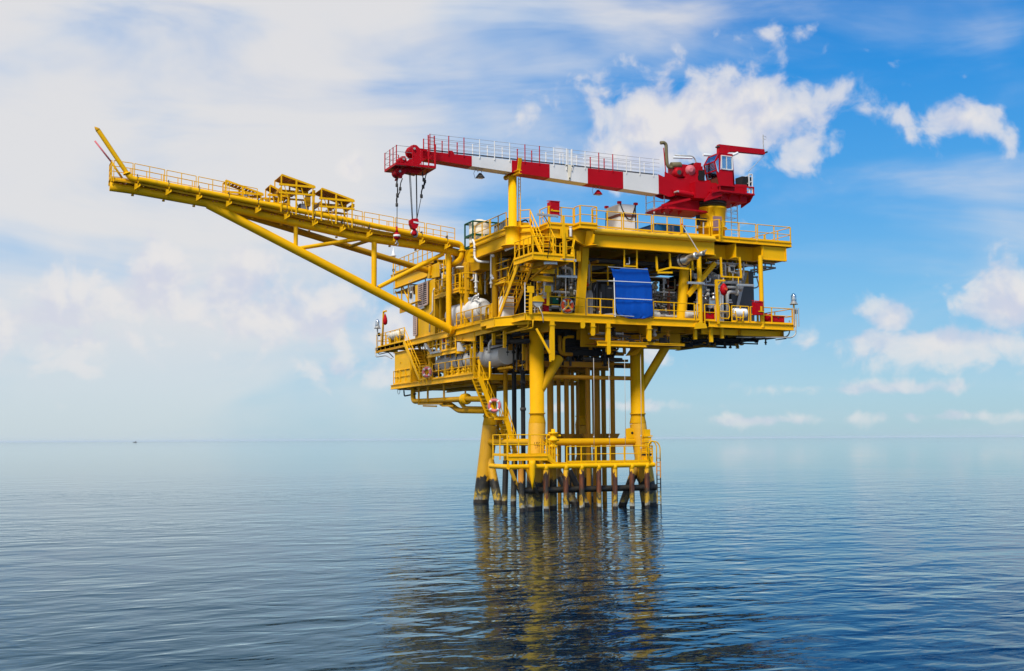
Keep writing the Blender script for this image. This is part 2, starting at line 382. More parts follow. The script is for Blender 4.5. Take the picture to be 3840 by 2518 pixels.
# survey of the photograph: sighting points in enlarged views (origin x, origin y, enlargement) laid onto real planes of the platform
VIEW = dict(A=(300, 440, 2.975), B=(1000, 560, 2.975), C=(1400, 460, 2.975), D=(2100, 480, 2.975), E=(1350, 880, 2.975), F=(2000, 740, 3.9667), G=(2450, 780, 2.8383),
            H=(1380, 1100, 3.1217), I=(1900, 1100, 2.8386), J=(1700, 1500, 2.6012), K=(1700, 780, 3.902), L=(2080, 960, 3.9667), M=(1940, 780, 7.9866), N=(1600, 900, 7.9866),
            O=(1440, 500, 7.9866), Q=(2450, 520, 5.535), R=(1630, 1040, 5.95), T=(2040, 1120, 3.9667))
def sight(c, x, y, ax, val):
    v = VIEW[c]; u, w = v[0] + x / v[2], v[1] + y / v[2]
    d = FW + RT * ((u - PCX) / FOC) + UP * ((PCY - w) / FOC)
    return CAM + d * ((val - CAM[ax]) / d[ax])
def wx(c, x, y, X): return sight(c, x, y, 0, X)
def wy(c, x, y, Y): return sight(c, x, y, 1, Y)
def wz(c, x, y, Z): return sight(c, x, y, 2, Z)

XL, ZT, ZM, ZC = -5.15, 18.0, 12.25, 8.9        # left face, upper / main / cellar deck levels

def rail(label, pts, h=1.1, r=.032, m='yellow', panel=3.0, gap=.14, name='railing', mid=(.52,), toe=True, par=None):
    """guard rail along a polyline in panels with a pair of posts where panels meet"""
    pts = [V(q) for q in pts]
    t = par or thing(name, label, 'railing', pts[0])
    Z = V((0, 0, h))
    for a, b in zip(pts[:-1], pts[1:]):
        L = (b - a).length; k = max(1, round(L / panel)); d = (b - a) / L
        for i in range(k):
            s = a + d * (L * i / k + (gap / 2 if k > 1 or i else .03)); e = a + d * (L * (i + 1) / k - (gap / 2 if k > 1 else .03))
            l = (e - s).length
            posts = [0, 1] if l < 1.3 else ([0, .5, 1] if l < 4 else [0, 1 / 3, 2 / 3, 1])
            for q in posts:
                c = s + (e - s) * q; bar('post', t, m, c - V((0, 0, .28)), c + Z, r * 1.9)
            tube('top_rail', t, m, s + Z, e + Z, r, 8)
            for q in mid: tube('mid_rail', t, m, s + Z * q, e + Z * q, r * .85, 8)
            if toe: bar('toe_board', t, m, s + V((0, 0, .06)), e + V((0, 0, .06)), .02, .11)
    return t

def stairs(label, foot, head, across, n, m='yellow', rails=(1, 1), name='stairway', rh=1.0, depth=.24):
    """flight from foot to head (centre of left stringer), across = vector to the other stringer"""
    foot, head, across = V(foot), V(head), V(across)
    t = thing(name, label, 'stairs', foot)
    d = head - foot; run = V((d.x, d.y, 0)).normalized()
    for s in (0, 1):
        o = across * s
        a, b = foot + o, head + o
        prism('stringer', t, m, [a - run * .05 + V((0, 0, -.03)), a + run * .28 + V((0, 0, -.03)), b + run * .12 + V((0, 0, -.2)), b + run * .12 + V((0, 0, .06)), b - run * .12 + V((0, 0, .06))], across.normalized() * .06 * (1 if s else -1))
        if rails[s]:
            Z = V((0, 0, rh)); a2, b2 = a + d * .06, b
            tube('handrail', t, m, a2 + Z, b2 + Z, .033, 8); tube('mid_rail', t, m, a2 + Z * .52, b2 + Z * .52, .027, 8)
            for q in (0, .25, .5, .75, 1): tube('post', t, m, a2 + (b2 - a2) * q, a2 + (b2 - a2) * q + Z, .03, 8)
    up = V((0, 0, 1)); w = across.length
    for i in range(1, n + 1):
        c = foot + across * .5 + d * (i / (n + .3))
        bar('tread', t, m, c - across * .5, c + across * .5, depth, .045)
    return t
def strip_light(label, a, b, arm=None):
    a, b = V(a), V(b); t = thing('strip_light', label, 'lamp', (a + b) / 2, 'strip lights round the platform')
    d = (b - a).normalized()
    bar('housing', t, 'galv', a + V((0, 0, .05)), b + V((0, 0, .05)), .15, .08)
    tube('diffuser', t, 'lamp_white', a + d * .04, b - d * .04, .065, 10)
    for e in (a, b): bar('end_cap', t, 'silver', e - d * .05, e + d * .02, .13, .15)
    if arm: pipe('bracket', t, 'yellow', arm, .028, 8, .12)
    return t
# ================================================================== sea
def sea():
    n, rings = 96, [0, 40, 90, 160, 300, 700, 2000, 6000, 20000, 60000]
    v = [(0, 0, 0)]; f = []
    for r in rings[1:]:
        v += [(r * math.cos(2 * math.pi * i / n) - 10, r * math.sin(2 * math.pi * i / n) - 20, 0) for i in range(n)]
    for i in range(n): f.append((0, 1 + i, 1 + (i + 1) % n))
    for k in range(len(rings) - 2):
        for i in range(n):
            j = (i + 1) % n; a = 1 + k * n; b = a + n; f.append((a + i, b + i, b + j, a + j))
    o = obj('sea', None, mk('sea', v, f, 'sea', True)); o['kind'] = 'structure'
sea()

# ================================================================== jacket
LEGS = {'near': (-3.42, 2.0, -1, -1), 'right': (3.92, 2.0, 1, -1), 'left': (-3.14, 10.0, -1, 1), 'far': (4.1, 10.0, 1, 1)}
def legpt(k, z):
    x, y, sx, sy = LEGS[k]; s = max(0, 6.0 - z) * .095
    return V((x + sx * s, y + sy * s, z))
J = thing('jacket', 'yellow four-legged steel jacket standing in the sea, legs blackened at the waterline', 'jacket', (0, 6, 0))
for k in LEGS:
    top = 11.3 if k != 'left' else 8.2
    a, b = legpt(k, -5), legpt(k, 5.4)
    m = 'leg_paint'
    L = (b - a).length
    tube('leg', J, m, a, b, .545, 24)
    lathe('leg_sleeve', J, 'leg_yellow_shaded', b, b + V((0, 0, 1)), [(.545, -.02), (.55, .05), (.47, .42), (.47, .6), (.53, .6), (.53, .68), (.465, .68), (.46, top - 5.4)], 24)
    # lifting trunnion beside the pile top
    if k in ('left', 'right'):
        o = V((.75, 0, 0)) if k == 'left' else V((-.72, -.1, 0)); c = legpt(k, 4.75) + o
        prism('padeye', J, 'yellow', [c + V((x, -.06, z)) for x, z in ((-.35, -.35), (.25, -.3), (.36, 0), (.25, .3), (-.05, .36), (-.35, .3))], (0, .12, 0))
        tube('padeye_hole', J, 'dark', c + V((.08, -.075, .02)), c + V((.08, .075, .02)), .09, 12)
def jb(a, b, r=.22, m='yellow_dark', name='brace'): return tube(name, J, m, a, b, r, 16)
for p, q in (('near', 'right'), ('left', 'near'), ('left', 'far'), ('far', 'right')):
    jb(legpt(p, 4.2), legpt(q, 4.2), .23, 'leg_yellow_shaded')
# splash-zone diagonals running under water
jb(legpt('left', 3.7), legpt('left', 3.7) + V((.75, -2.0, -7.2)), .31, 'leg_paint')
jb(legpt('right', 3.6), legpt('right', 3.6) + V((-2.3, .5, -6.0)), .27, 'brace_paint')
jb(legpt('far', 4.0), legpt('far', 4.0) + V((-2.6, -.4, -6.5)), .25, 'brace_paint')
jb(wy('J', 1130, 690, 3.5), wy('J', 1275, 930, 3.0) + V((.5, 0, -1.2)), .2, 'riser_paint')
jb(wy('J', 1010, 690, 6), wy('J', 1210, 1010, 4) + V((.4, 0, -1)), .27, 'brace_paint')
jb(wy('J', 1770, 680, 3), wy('J', 1900, 900, 3.4) + V((.8, 0, -1.6)), .2, 'riser_paint')
# knee braces up to the main deck
jb(wy('I', 355, 1030, 1.8), wy('I', 560, 690, 2.2), .31, 'leg_yellow_shaded')
jb(wy('I', 1415, 1040, 2.0), wy('I', 1720, 530, 2.0), .29, 'leg_yellow_shaded')
for y in (2, 10):   # plan framing under the jacket top
    jb((-3.3, y, 8.4), (4, y, 8.4), .14, 'conductor')
# well conductors
for i, (ix, ybot, rr) in enumerate(((465, 5.0, .155), (555, 7.0, .10), (638, 5.4, .115), (702, 7.8, .09), (866, 4.6, .12), (955, 6.4, .185), (1032, 7.4, .12), (1128, 5.2, .115), (755, 8.6, .08), (925, 8.9, .08))):
    t = wy('I', ix, 1200, ybot); c = thing('well_conductor', '%s brown well conductor from the near yellow leg' % ['first', 'second', 'third', 'fourth', 'sixth', 'stout eighth', 'ninth', 'tenth', 'thin fifth', 'thin seventh'][i], 'pipe', (t.x, t.y, -2), 'well conductors')
    tube('casing', c, 'conductor', (t.x, t.y, -4), (t.x, t.y, 10.6), rr * 1.4, 14)
    if i in (2, 7):
        for z in (5.2, 8.0): tube('marker_band', c, 'yellow', (t.x, t.y, z), (t.x, t.y, z + .95), rr + .02, 14)
    else:
        for z in (4.6, 7.9): tube('coupling', c, 'conductor', (t.x, t.y, z), (t.x, t.y, z + .25), rr + .035, 14)
    for z in (4.45,): prism('guide_cone', c, 'conductor', [V((t.x - .5, t.y - .1, z + .3)), V((t.x + .5, t.y - .1, z + .3)), V((t.x + .25, t.y - .1, z - .1)), V((t.x - .25, t.y - .1, z - .1))], (0, .2, 0))
for i, (jx, y) in enumerate(((500, 8.2), (585, 7.2))):
    a = wy('J', jx, 700, y); c = thing('riser', ['black riser pipe nearest the far left leg', 'black riser pipe nearer the landing stage'][i], 'pipe', (a.x, y, 0), 'black risers')
    tube('lower_pipe', c, 'riser_paint', (a.x - .12, y, -3), (a.x + .1, y, 2.95), .2, 14)
    tube('upper_pipe', c, 'yellow_dark' if i == 0 else 'dark', (a.x + .1, y, 2.95), (a.x + .1, y, 9.2), .16, 14)
c = thing('riser', 'tall dark export riser standing behind the stairway from cellar deck', 'pipe', (-2.2, 5.2, 0), 'black risers')
a = wy('I', 172, 800, 5.2); tube('lower_pipe', c, 'dark', (a.x, 5.2, -3), (a.x, 5.2, 10.8), .15, 14)
for z in (6.3, 8.1): tube('coupling', c, 'dark_steel', (a.x, 5.2, z), (a.x, 5.2, z + .2), .2, 14)

# ================================================================== boat landing
BL = thing('boat_landing', 'yellow boat landing with rusty fender posts round the near legs', 'landing stage', (-1, -.4, 0))
yr = -.4
A0, A1 = wy('J', 540, 655, yr), wy('J', 1955, 636, yr)
zr = 2.72
tube('fender_ring', BL, 'yellow', (A0.x, yr, zr), (A1.x, yr, zr), .155, 16)
tube('fender_ring', BL, 'yellow', (A0.x, yr, zr), (A0.x + .3, yr + 3.4, zr), .155, 16)
tube('fender_ring', BL, 'yellow', (A1.x, yr, zr), (A1.x, yr + 2.6, zr), .155, 16)
tube('lower_ring', BL, 'riser_paint', (wy('J', 650, 888, .1).x, .1, 1.25), (wy('J', 1980, 860, .1).x, .1, 1.25), .2, 14)
for jx, top in ((905, 2.7), (1100, 2.7), (1255, 2.7), (1422, 2.7), (1580, 2.7), (1745, 2.7), (1893, 2.7)):
    x = wy('J', jx, 1000, yr - .02).x
    tube('fender_post', BL, 'fender_paint', (x, yr - .02, -2), (x, yr - .02, top), .165, 14)
    tube('post_saddle', BL, 'yellow', (x, yr - .02, zr - .22), (x, yr - .02, zr + .05), .172, 14)
x = wy('J', 665, 900, yr).x; tube('fender_post', BL, 'pile_paint', (x + .12, yr, -2), (x - .05, yr, 2.6), .18, 14)
x = wy('J', 760, 700, yr - .1).x
lathe('fender_post', BL, 'yellow', (x, yr - .25, 1.35), (x, yr - .25, 3), [(.02, 0), (.1, .45), (.19, .9), (.2, 1.5), (.2, 1.75)], 14)
for dx in (0, .85): tube('knee_brace', BL, 'leg_paint', (A0.x + .1 + dx * 1.3, yr, zr - .1), (A0.x + 1.0 + dx * 1.3, yr + .3, .9), .12, 12)
x = wy('J', 762, 980, .3).x; tube('fender_post', BL, 'pile_paint', (x, .35, -2), (x, .35, 2.6), .25, 16)
x = wy('J', 975, 980, 1.2).x; tube('fender_post', BL, 'leg_paint', (x, 1.2, -2), (x, 1.2, 2.6), .24, 16)
# upper stage on short posts, lower stage on the ring
zu, zl = 3.42, 2.93
ux0, ux1 = wy('J', 527, 520, yr).x, wy('J', 900, 540, yr).x
box('upper_stage', BL, 'yellow', (ux0, yr - .05, zu - .05), (ux1 + .1, yr + 2.3, zu))
ibeam('stage_beam', BL, 'yellow', (ux0, yr - .08, zu - .05), (ux1 + .1, yr - .08, zu - .05), .28, .12)
for q in (.03, .18, .33, .4, .55, .66, .9):
    xx = ux0 + (ux1 - ux0) * q; tube('stage_post', BL, 'yellow', (xx, yr + .05, zr), (xx, yr + .05, zu - .3), .07, 10)
lx0, lx1 = wy('J', 1020, 620, yr).x, wy('J', 1945, 600, yr).x
box('lower_stage', BL, 'yellow', (lx0, yr, zl - .04), (lx1, yr + 1.6, zl))
for i in range(8):
    xx = lx0 + (lx1 - lx0) * i / 7; box('stage_bearer', BL, 'yellow_dark', (xx - .05, yr + .1, zl - .2), (xx + .05, yr + 1.6, zl - .045))
rail('low yellow railing round the upper stage of the boat landing', [(ux0, yr + 2.2, zu), (ux0, yr, zu), (wy('J', 745, 520, yr).x, yr, zu), (ux1 + .1, yr, zu)], h=1.25, panel=2.2)
rail('long yellow railing along the lower stage of the boat landing', [(lx0 + .6, yr, zl), (lx1, yr, zl), (lx1, yr + 1.5, zl)], h=1.0, panel=1.85, gap=.05)
stairs('short yellow steps between the two stages of the boat landing', (lx0 + .05, yr + .05, zl - .15), (ux1 + .12, yr + .05, zu), (0, .9, 0), 3)
# sloping apron plate between stages
prism('apron', BL, 'yellow', [(ux1 - .1, yr - .03, zu - .1), (ux1 + .15, yr - .03, zu - .1), (lx0 + .1, yr - .03, zl - .05), (lx0 - .2, yr - .03, zl - .05)], (0, .06, 0))
# swing-rope ladder at the right end
LD = thing('landing_ladder', 'tall yellow ladder with hooped top at right end of boat landing', 'ladder', (4.1, -.4, 0))
xa, xb = wy('J', 1985, 700, yr - .2).x, wy('J', 2020, 700, yr - .2).x
for q, xx in enumerate((xa, xb)):
    tube('stile', LD, 'pile_paint', (xx, yr - .2, -.6), (xx, yr - .2, 2.95), .04, 8)
pipe('hoop', LD, 'yellow', [(xa - .55, yr - .2, 2.95), (xa - .62, yr - .2, 4.05), (xa - .3, yr - .2, 4.3), (xa, yr - .2, 4.0), (xa, yr - .2, 2.95)], .04, 8, .3)
pipe('hoop', LD, 'yellow', [(xa - .5, yr - .1, 3.9), (xa - .4, yr - .15, 4.2), (xb - .25, yr - .2, 4.22), (xb, yr - .2, 3.9), (xb, yr - .2, 2.95)], .04, 8, .3)
for i in range(13): tube('rung', LD, 'pile_paint', (xa, yr - .2, -.1 + i * .27), (xb, yr - .2, -.1 + i * .27), .025, 6)
# navigation/pump skid on the far right of the landing
VS = thing('valve_stack', 'yellow stacked valve column beside the right leg above boat landing', 'valve', (4.6, .6, zl))
vx = wy('J', 1890, 500, .6).x
for i, (w, z0, z1) in enumerate(((.34, 2.95, 3.25), (.28, 3.3, 3.45), (.33, 3.5, 3.62), (.26, 3.66, 3.8), (.33, 3.84, 3.95), (.26, 4.0, 4.14), (.34, 4.18, 4.28), (.25, 4.3, 4.5), (.33, 4.52, 4.6), (.2, 4.6, 5.0))):
    box('valve_ring' if i % 2 else 'valve_body', VS, 'yellow' if i != 1 else 'dark', (vx - w, .6 - w * .6, z0), (vx + w, .6 + w * .6, z1))
VS2 = thing('capstan', 'yellow capped bollard winch on the upper stage beside the near leg', 'winch', (-3, .2, zu))
c = wy('J', 975, 380, .1)
lathe('drum', VS2, 'yellow', (c.x, .1, 3.9), (c.x, .1, 5), [(.28, 0), (.28, .1), (.2, .12), (.2, .35), (.36, .38), (.36, .5), (.22, .55), (.2, .8), (.3, .82), (.3, .92), (.12, .95), (.12, 1.12)], 14)
tube('pedestal', VS2, 'yellow', (c.x, .1, zl), (c.x, .1, 3.95), .16, 12)
tube('spindle', VS2, 'yellow', (c.x - .42, .1, 4.66), (c.x + .5, .1, 4.6), .07, 8)
# swing ropes
for i, (jx, y) in enumerate(((1372, .2), (1525, .2), (1678, .2), (1832, .2))):
    t0, t1 = wy('I', (925, 1085, 1255, 1425)[i], (690, 690, 700, 650)[i], y), wy('J', jx, 610, y)
    rp = thing('swing_rope', ['pale swing rope hanging leftmost over the lower stage', 'second pale swing rope from the left over the lower stage', 'third pale swing rope hanging past the round padeye', 'pale swing rope hanging in front of the right leg'][i], 'rope', (t1.x, y, t1.z), 'swing ropes over the boat landing')
    pipe('rope', rp, 'galv', [t0, (t0 + t1) / 2 + V((.03, 0, 0)), t1], .018, 6)
    for q in (.75, .86): tube('knot', rp, 'galv', t0 + (t1 - t0) * q, t0 + (t1 - t0) * (q + .015), .05, 8)
# leg lettering "LEG"
def text(name, par, s, loc, size, m, rot=(math.pi / 2, 0, 0)):
    cu = bpy.data.curves.new(name, 'FONT'); cu.body = s; cu.size = size; cu.extrude = .004; cu.align_x = 'CENTER'
    o = bpy.data.objects.new(name, cu); COL.objects.link(o); dg = bpy.context.evaluated_depsgraph_get()
    me = bpy.data.meshes.new_from_object(o.evaluated_get(dg)); bpy.data.objects.remove(o); me.materials.clear(); me.materials.append(MATS[m])
    return put(name, me, M4.Translation(V(loc)) @ M4.Rotation(rot[2], 4, 'Z') @ M4.Rotation(rot[0], 4, 'X'), par)
p = legpt('near', 4.05); text('lettering', J, 'LEG A1', p + V((.02, -.60, -.05)), .30, 'dark', (math.pi / 2, 0, 0))
p = legpt('right', 4.4); text('lettering', J, 'B', p + V((-.1, -.62, 0)), .30, 'dark', (math.pi / 2, 0, 0))
# ================================================================== main deck (z = 12.25)
MD = thing('main_deck', 'yellow main deck with its edge beams, columns and hangers, middle level of the platform', 'deck', (5, 10, ZM))
YB = 20.0
prism('deck_plate', MD, 'yellow_dark', [(XL + .06, .06, ZM - .03), (15.4, .06, ZM - .03), (15.4, 14, ZM - .03), (8, YB, ZM - .03), (XL + .06, 26, ZM - .03)], (0, 0, -.05))
ibeam('edge_beam', MD, 'yellow', (XL + .0, 0, ZM), (7.55, 0, ZM), .48, .22)
ibeam('edge_beam', MD, 'yellow', (8.45, 0, ZM - .0), (15.5, 0, ZM), .42, .22)
ibeam('edge_beam', MD, 'yellow', (XL, .12, ZM), (XL, 30, ZM), .46, .22)
ibeam('edge_beam', MD, 'yellow', (15.45, .12, ZM), (15.45, 14, ZM), .4, .2)
# joint block below post three
prism('joint_block', MD, 'yellow', [wy('G', x, y, -.12) for x, y in ((440, 1240), (500, 1212), (560, 1235), (575, 1280), (440, 1290))], (0, .5, 0))
ibeam('edge_girder', MD, 'yellow', (8.3, .7, 11.82), (14.95, .7, 11.82), .42, .2)
# deep girders and cross beams below the plate
for x in (-3.4, .2, 3.9, 7.6, 11.3, 14.9):
    ibeam('floor_beam', MD, 'yellow_dark', (x, .35, ZM - .09), (x, 19, ZM - .09) if x < 8 else (x, 14, ZM - .09), .75 if x > 4 else 1.0, .3)
for y in (1.6, 4.2, 6.8, 10, 13.4, 17):
    ibeam('floor_beam', MD, 'yellow_dark', (XL + .2, y, ZM - .12), (14.85 if y < 14 else 8, y, ZM - .12), .62, .28)
for y in (2.9, 5.5, 8.4, 11.7, 15.2):
    ibeam('stringer', MD, 'yellow_dark', (XL + .2, y, ZM - .09), (14.8 if y < 14 else 8, y, ZM - .09), .3, .18)
# left-side deep girder below the edge
prism('deep_girder', MD, 'yellow', [wx('R', x, y, XL + .12) for x, y in ((440, 1080), (1000, 960), (1750, 1080), (1400, 1190), (900, 1320), (900, 1430), (440, 1410), (380, 1300))], (.04, 0, 0))
bar('girder_flange', MD, 'yellow', wx('R', 440, 1410, XL + .14), wx('R', 905, 1432, XL + .14), .3, .04)
# stair bump-out on the left corner
b0 = [wz('R', 1280, 890, ZM), wz('R', 1030, 960, ZM)]
BP = [(-5.85, 5.6), (-5.85, 3.6), (-5.15, 1.1), (XL, 5.6)]
prism('stair_foot_plate', MD, 'yellow', [(-5.85, 5.4, ZM), (-5.85, 3.2, ZM), (-4.9, 1.0, ZM), (XL + .02, 1.0, ZM), (XL + .02, 5.4, ZM)], (0, 0, -.05))
for a, b, h in (((-5.85, 5.5), (-5.85, 4.55), .42), ((-5.87, 4.5), (-5.87, 3.2), .62), ((-5.85, 3.15), (-4.5, .6), .6)):
    ibeam('foot_beam', MD, 'yellow', (a[0], a[1], ZM - .02), (b[0], b[1], ZM - .02), h, .16)
ibeam('foot_beam', MD, 'yellow', (-5.8, 5.5, ZM - .02), (-4.6, 5.5, ZM - .02), .62, .16)
# hangers and brackets below the right face
def hanger(x, z, w=.26, diag=None):
    h = thing if False else None
    ibx = prism('hanger', MD, 'yellow', [(x - w / 2, -.16, ZM - .42), (x + w / 2, -.16, ZM - .42), (x + w / 2, -.16, z + .12), (x + w * .25, -.16, z), (x - w / 2, -.16, z)], (0, .05, 0))
    prism('hanger_web', MD, 'yellow', [(x, -.1, ZM - .42), (x, .3, ZM - .42), (x, .3, z + .2), (x, -.1, z + .05)], (.04, 0, 0))
    box('hanger_clip', MD, 'yellow', (x - w * .75, -.2, ZM - .74), (x + w * .75, -.1, ZM - .70)) if ZM - z > .9 else None
hanger(-3.38, 9.3, .3); hanger(-1.2, 11.4, .3); hanger(-.47, 10.95, .28); hanger(3.71, 10.72, .28); hanger(.66, 9.78, .26)
bar('hanger_brace', MD, 'yellow', wy('E', 1965, 1050, .1), wy('E', 2120, 1330, -.1), .14)
bar('hanger_brace', MD, 'yellow', wy('E', 2120, 1330, -.1), wy('E', 2125, 1420, -.1), .1)
for hx in (475, 0): pass
for gx, gz, g0 in ((620, 1430, 1310), (735, 1390, 1305), (450, 1400, 1300)):
    p = wy('G', gx, gz, .3); q = wy('G', gx, g0, .3); box('hanger', MD, 'yellow', (p.x - .1, .25, p.z), (p.x + .1, .45, ZM - .4))
# drip-pan level hung below the edge
PZ = 10.62
ibeam('pan_beam', MD, 'yellow', (-.13, -.05, PZ), (3.5, -.05, PZ), .30, .2)
ibeam('pan_beam', MD, 'yellow', (3.5, .15, PZ + .02), (6.55, .15, PZ + .02), .14, .2)
box('pan_plate', MD, 'conductor', (-.1, .1, PZ - .1), (6.5, 1.7, PZ - .06))
prism('pan_web', MD, 'yellow_dark', [(3.55, .2, PZ - .1), (3.55, 1.8, PZ - .1), (3.0, 1.8, PZ - .75), (3.3, .9, PZ - .75)], (.05, 0, 0))
for y, z0, z1 in ((1.9, 10.4, 11.6), (2.4, 10.9, 11.9)):
    box('pan_fascia', MD, 'yellow_dark', (-.3, y, z0), (7.4, y + .06, z1))
for lx in (795, 1550):
    p = wy('L', lx, 1110, 1.6); box('bolt_stub', MD, 'dark', (p.x - .09, 1.5, p.z - .2), (p.x + .09, 1.86, p.z + .2)); box('bolt_stub', MD, 'dark', (p.x - .17, 1.5, p.z + .2), (p.x + .17, 1.86, p.z + .26))
for i, lx in enumerate((925, 1085)):
    p = wy('L', lx, 1200, 1.0); t = thing('pump_motor', ['small dark pump under main deck edge, left one', 'small dark pump under main deck edge, right one'][i], 'pump', (p.x, 1, PZ), 'pumps on the drip pan')
    lathe('casing', t, 'dark', (p.x, 1.0, PZ - .06), (p.x, 1.0, PZ + .5), [(.16, 0), (.18, .1), (.16, .3), (.05, .42)], 12); tube('gauge', t, 'silver', (p.x, .8, PZ + .2), (p.x, .84, PZ + .2), .06, 10)
# columns between main and upper deck
def col(a, b, w, m='yellow', rnd=False, name='column'):
    return tube(name, MD, m, a, b, w, 20) if rnd else bar(name, MD, m, a, b, w * 2, w * 2, V((0, 1, 0)))
c1b, c1t = wy('L', 367, 900, 1.1), wy('F', 762, 780, 1.1)
col(V((c1b.x, c1b.y, ZM - .02)), V((c1t.x, c1t.y, 16.9)), .235, rnd=False)
c2b, c2t = wy('L', 1880, 950, 1.1), wy('L', 1928, 230, 1.1)
col(V((c2b.x, 1.1, ZM - .02)), c2t + (c2t - c2b) * .45, .34, rnd=True)
for X in (7.83, 12.87): tube('column', MD, 'yellow', (X, .05, ZM - .3), (X - .03, .05, 16.95), .16, 16)
bar('column_brace', MD, 'yellow', wy('G', 360, 935, .9), wy('G', 650, 590, .9), .34, .3)
for y in (6, 11, 17): tube('column', MD, 'yellow_dark', (-4.6, y, ZM), (-4.6, y, 16.9), .2, 14)
for x, y in ((2, 10), (7.5, 11), (13, 11), (-1, 17)): tube('column', MD, 'yellow_dark', (x, y, ZM), (x, y, 16.9), .22, 14)
# dark backing walls added deep inside to keep the interior dark against the sky
for n, lab, lo, hi, m in (('backing_wall', 'added dark backing wall closing off the sky behind the middle of main deck', (-2.4, 9.0, ZM), (9.3, 9.3, 16.9), 'dark_steel'), ('backing_wall', 'added dark backing wall under main deck behind the near leg', (-2.7, 8.9, 9.0), (.6, 9.2, 11.5), 'dark_steel'),
                          ('backing_wall', 'added low slate backing wall behind the diesel engine', (9.35, 9.05, ZM), (12.2, 9.3, 14.0), 'slate')):
    t = thing(n, lab, 'backing wall', (lo[0], lo[1], ZM), 'added dark backing walls inside the platform'); box('wall_panel', t, m, lo, hi)
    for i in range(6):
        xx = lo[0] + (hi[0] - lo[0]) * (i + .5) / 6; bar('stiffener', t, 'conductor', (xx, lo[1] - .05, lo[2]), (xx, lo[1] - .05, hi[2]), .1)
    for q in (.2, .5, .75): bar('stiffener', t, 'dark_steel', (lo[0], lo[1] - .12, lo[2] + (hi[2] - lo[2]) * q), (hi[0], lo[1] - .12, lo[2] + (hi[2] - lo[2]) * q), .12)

# ================================================================== upper deck (z = 18)
UD = thing('upper_deck', 'yellow upper deck with deep plate girders and rusty edge pipe', 'deck', (5, 10, ZT))
outline = [(XL + .05, 26), (XL + .05, 16.2), (-4.3, 16.2), (-4.3, 9.0), (XL + .05, 9.0), (XL + .05, 2.6), (-4.1, 1.4), (-3.5, 1.4), (-3.5, .05), (-1.65, .05), (-1.65, -.75), (-.5, -.75), (-.5, .05), (15.5, .05), (15.5, 14), (8, 20), (2, 26)]
prism('deck_plate', UD, 'yellow_dark', [(x, y, ZT - .04) for x, y in outline], (0, 0, -.06))
def edge(a, b, h=.30, w=.16, z=ZT): return ibeam('edge_channel', UD, 'yellow', (a[0], a[1], z), (b[0], b[1], z), h, w)
edge((XL, 9.0), (XL, 2.6)); edge((XL, 2.55), (-4.08, 1.32)); edge((-3.5, 1.35), (-3.5, .08)); edge((-3.5, 0), (-1.62, 0)); edge((-1.68, -.06), (-1.68, -.76)); edge((-1.7, -.8), (-.45, -.8)); edge((9.1, 0), (15.5, 0)); edge((15.5, .1), (15.5, 14)); edge((XL, 26), (XL, 16.2)); edge((XL + .1, 9.02), (-4.2, 9.02))
# girders
def girder(a, b, z1, h, w=.34, m='yellow'): return ibeam('girder', UD, m, (a[0], a[1], z1), (b[0], b[1], z1), h, w, .045)
girder((-.62, .0), (9.0, .0), 17.70, .98)                 # right face
girder((XL + .1, 8.2), (XL + .1, 2.7), 17.68, .86)        # left face
girder((XL + .1, 2.6), (-4.05, 1.4), 17.68, .86)
girder((XL + .1, 25.3), (XL + .1, 16.6), 17.62, .85)
prism('girder', UD, 'yellow', [wy('M', x, y, .08) for x, y in ((1010, 470), (2280, 560), (2250, 1080), (2005, 1135), (1640, 940), (1010, 900))], (0, .05, 0))
bar('girder_flange', UD, 'yellow', wy('M', 1010, 622, .02), wy('M', 2060, 702, .02), .2, .04)
bar('girder_flange', UD, 'yellow', wy('M', 2005, 1135, .02), wy('M', 1640, 940, .02), .3, .04)
# beam-end gusset standing proud at the corner
g = [wx('F', x, y, -.7) for x, y in ((835, 480), (890, 470), (890, 530), (925, 540), (905, 640), (890, 690), (835, 700))]
prism('beam_end', UD, 'yellow', [(-.72, .05, 17.62), (-.72, -.62, 17.62), (-.72, -.62, 17.45), (-.72, -.95, 17.3), (-.72, -.8, 16.85), (-.72, .05, 16.72)], (.05, 0, 0))
prism('beam_end_flange', UD, 'yellow', [(-.95, .1, 16.72), (-.95, -.5, 16.72), (-.62, -.98, 16.72), (-.4, -.9, 16.72), (-.4, .1, 16.72)], (0, 0, -.04))
prism('beam_end_plate', UD, 'yellow', [(-1.0, -.45, 17.62), (-.62, -.6, 17.62), (-.62, -.6, 16.74), (-1.0, -.1, 16.74)], (0, .04, 0))
tube('edge_pipe', UD, 'edge_pipe', wy('F', 893, 500, -.16), wy('G', 645, 335, -.16), .2, 20)
girder((9.0, 1.25), (15.0, 1.25), 17.68, .95)
for gx in (640, 878, 1170):
    x = wy('G', gx, 480, 0).x
    prism('beam_end', UD, 'yellow', [(x, 1.2, 17.68), (x, .02, 17.68), (x, .02, 16.72), (x, 1.2, 16.72)], (.05, 0, 0))
    box('beam_end_flange', UD, 'yellow', (x - .14, -.05, 16.68), (x + .16, 1.2, 16.72))
prism('beam_end', UD, 'yellow', [(15.0, 1.3, 17.68), (15.0, .0, 17.68), (15.02, .0, 16.72), (15.0, 1.3, 16.72)], (.05, 0, 0))
box('side_web', UD, 'yellow', (13.0, .1, 16.74), (15.0, .14, 17.66)); box('side_web', UD, 'yellow', (12.9, .02, 16.68), (15.1, .3, 16.72))
for x in (-3.4, .2, 3.9, 7.6, 11.3, 14.9):
    ibeam('deck_beam', UD, 'yellow_dark', (x, 1.35 if x > 8 else .3, 17.86), (x, 19 if x < 8 else 14, 17.86), .95, .3)
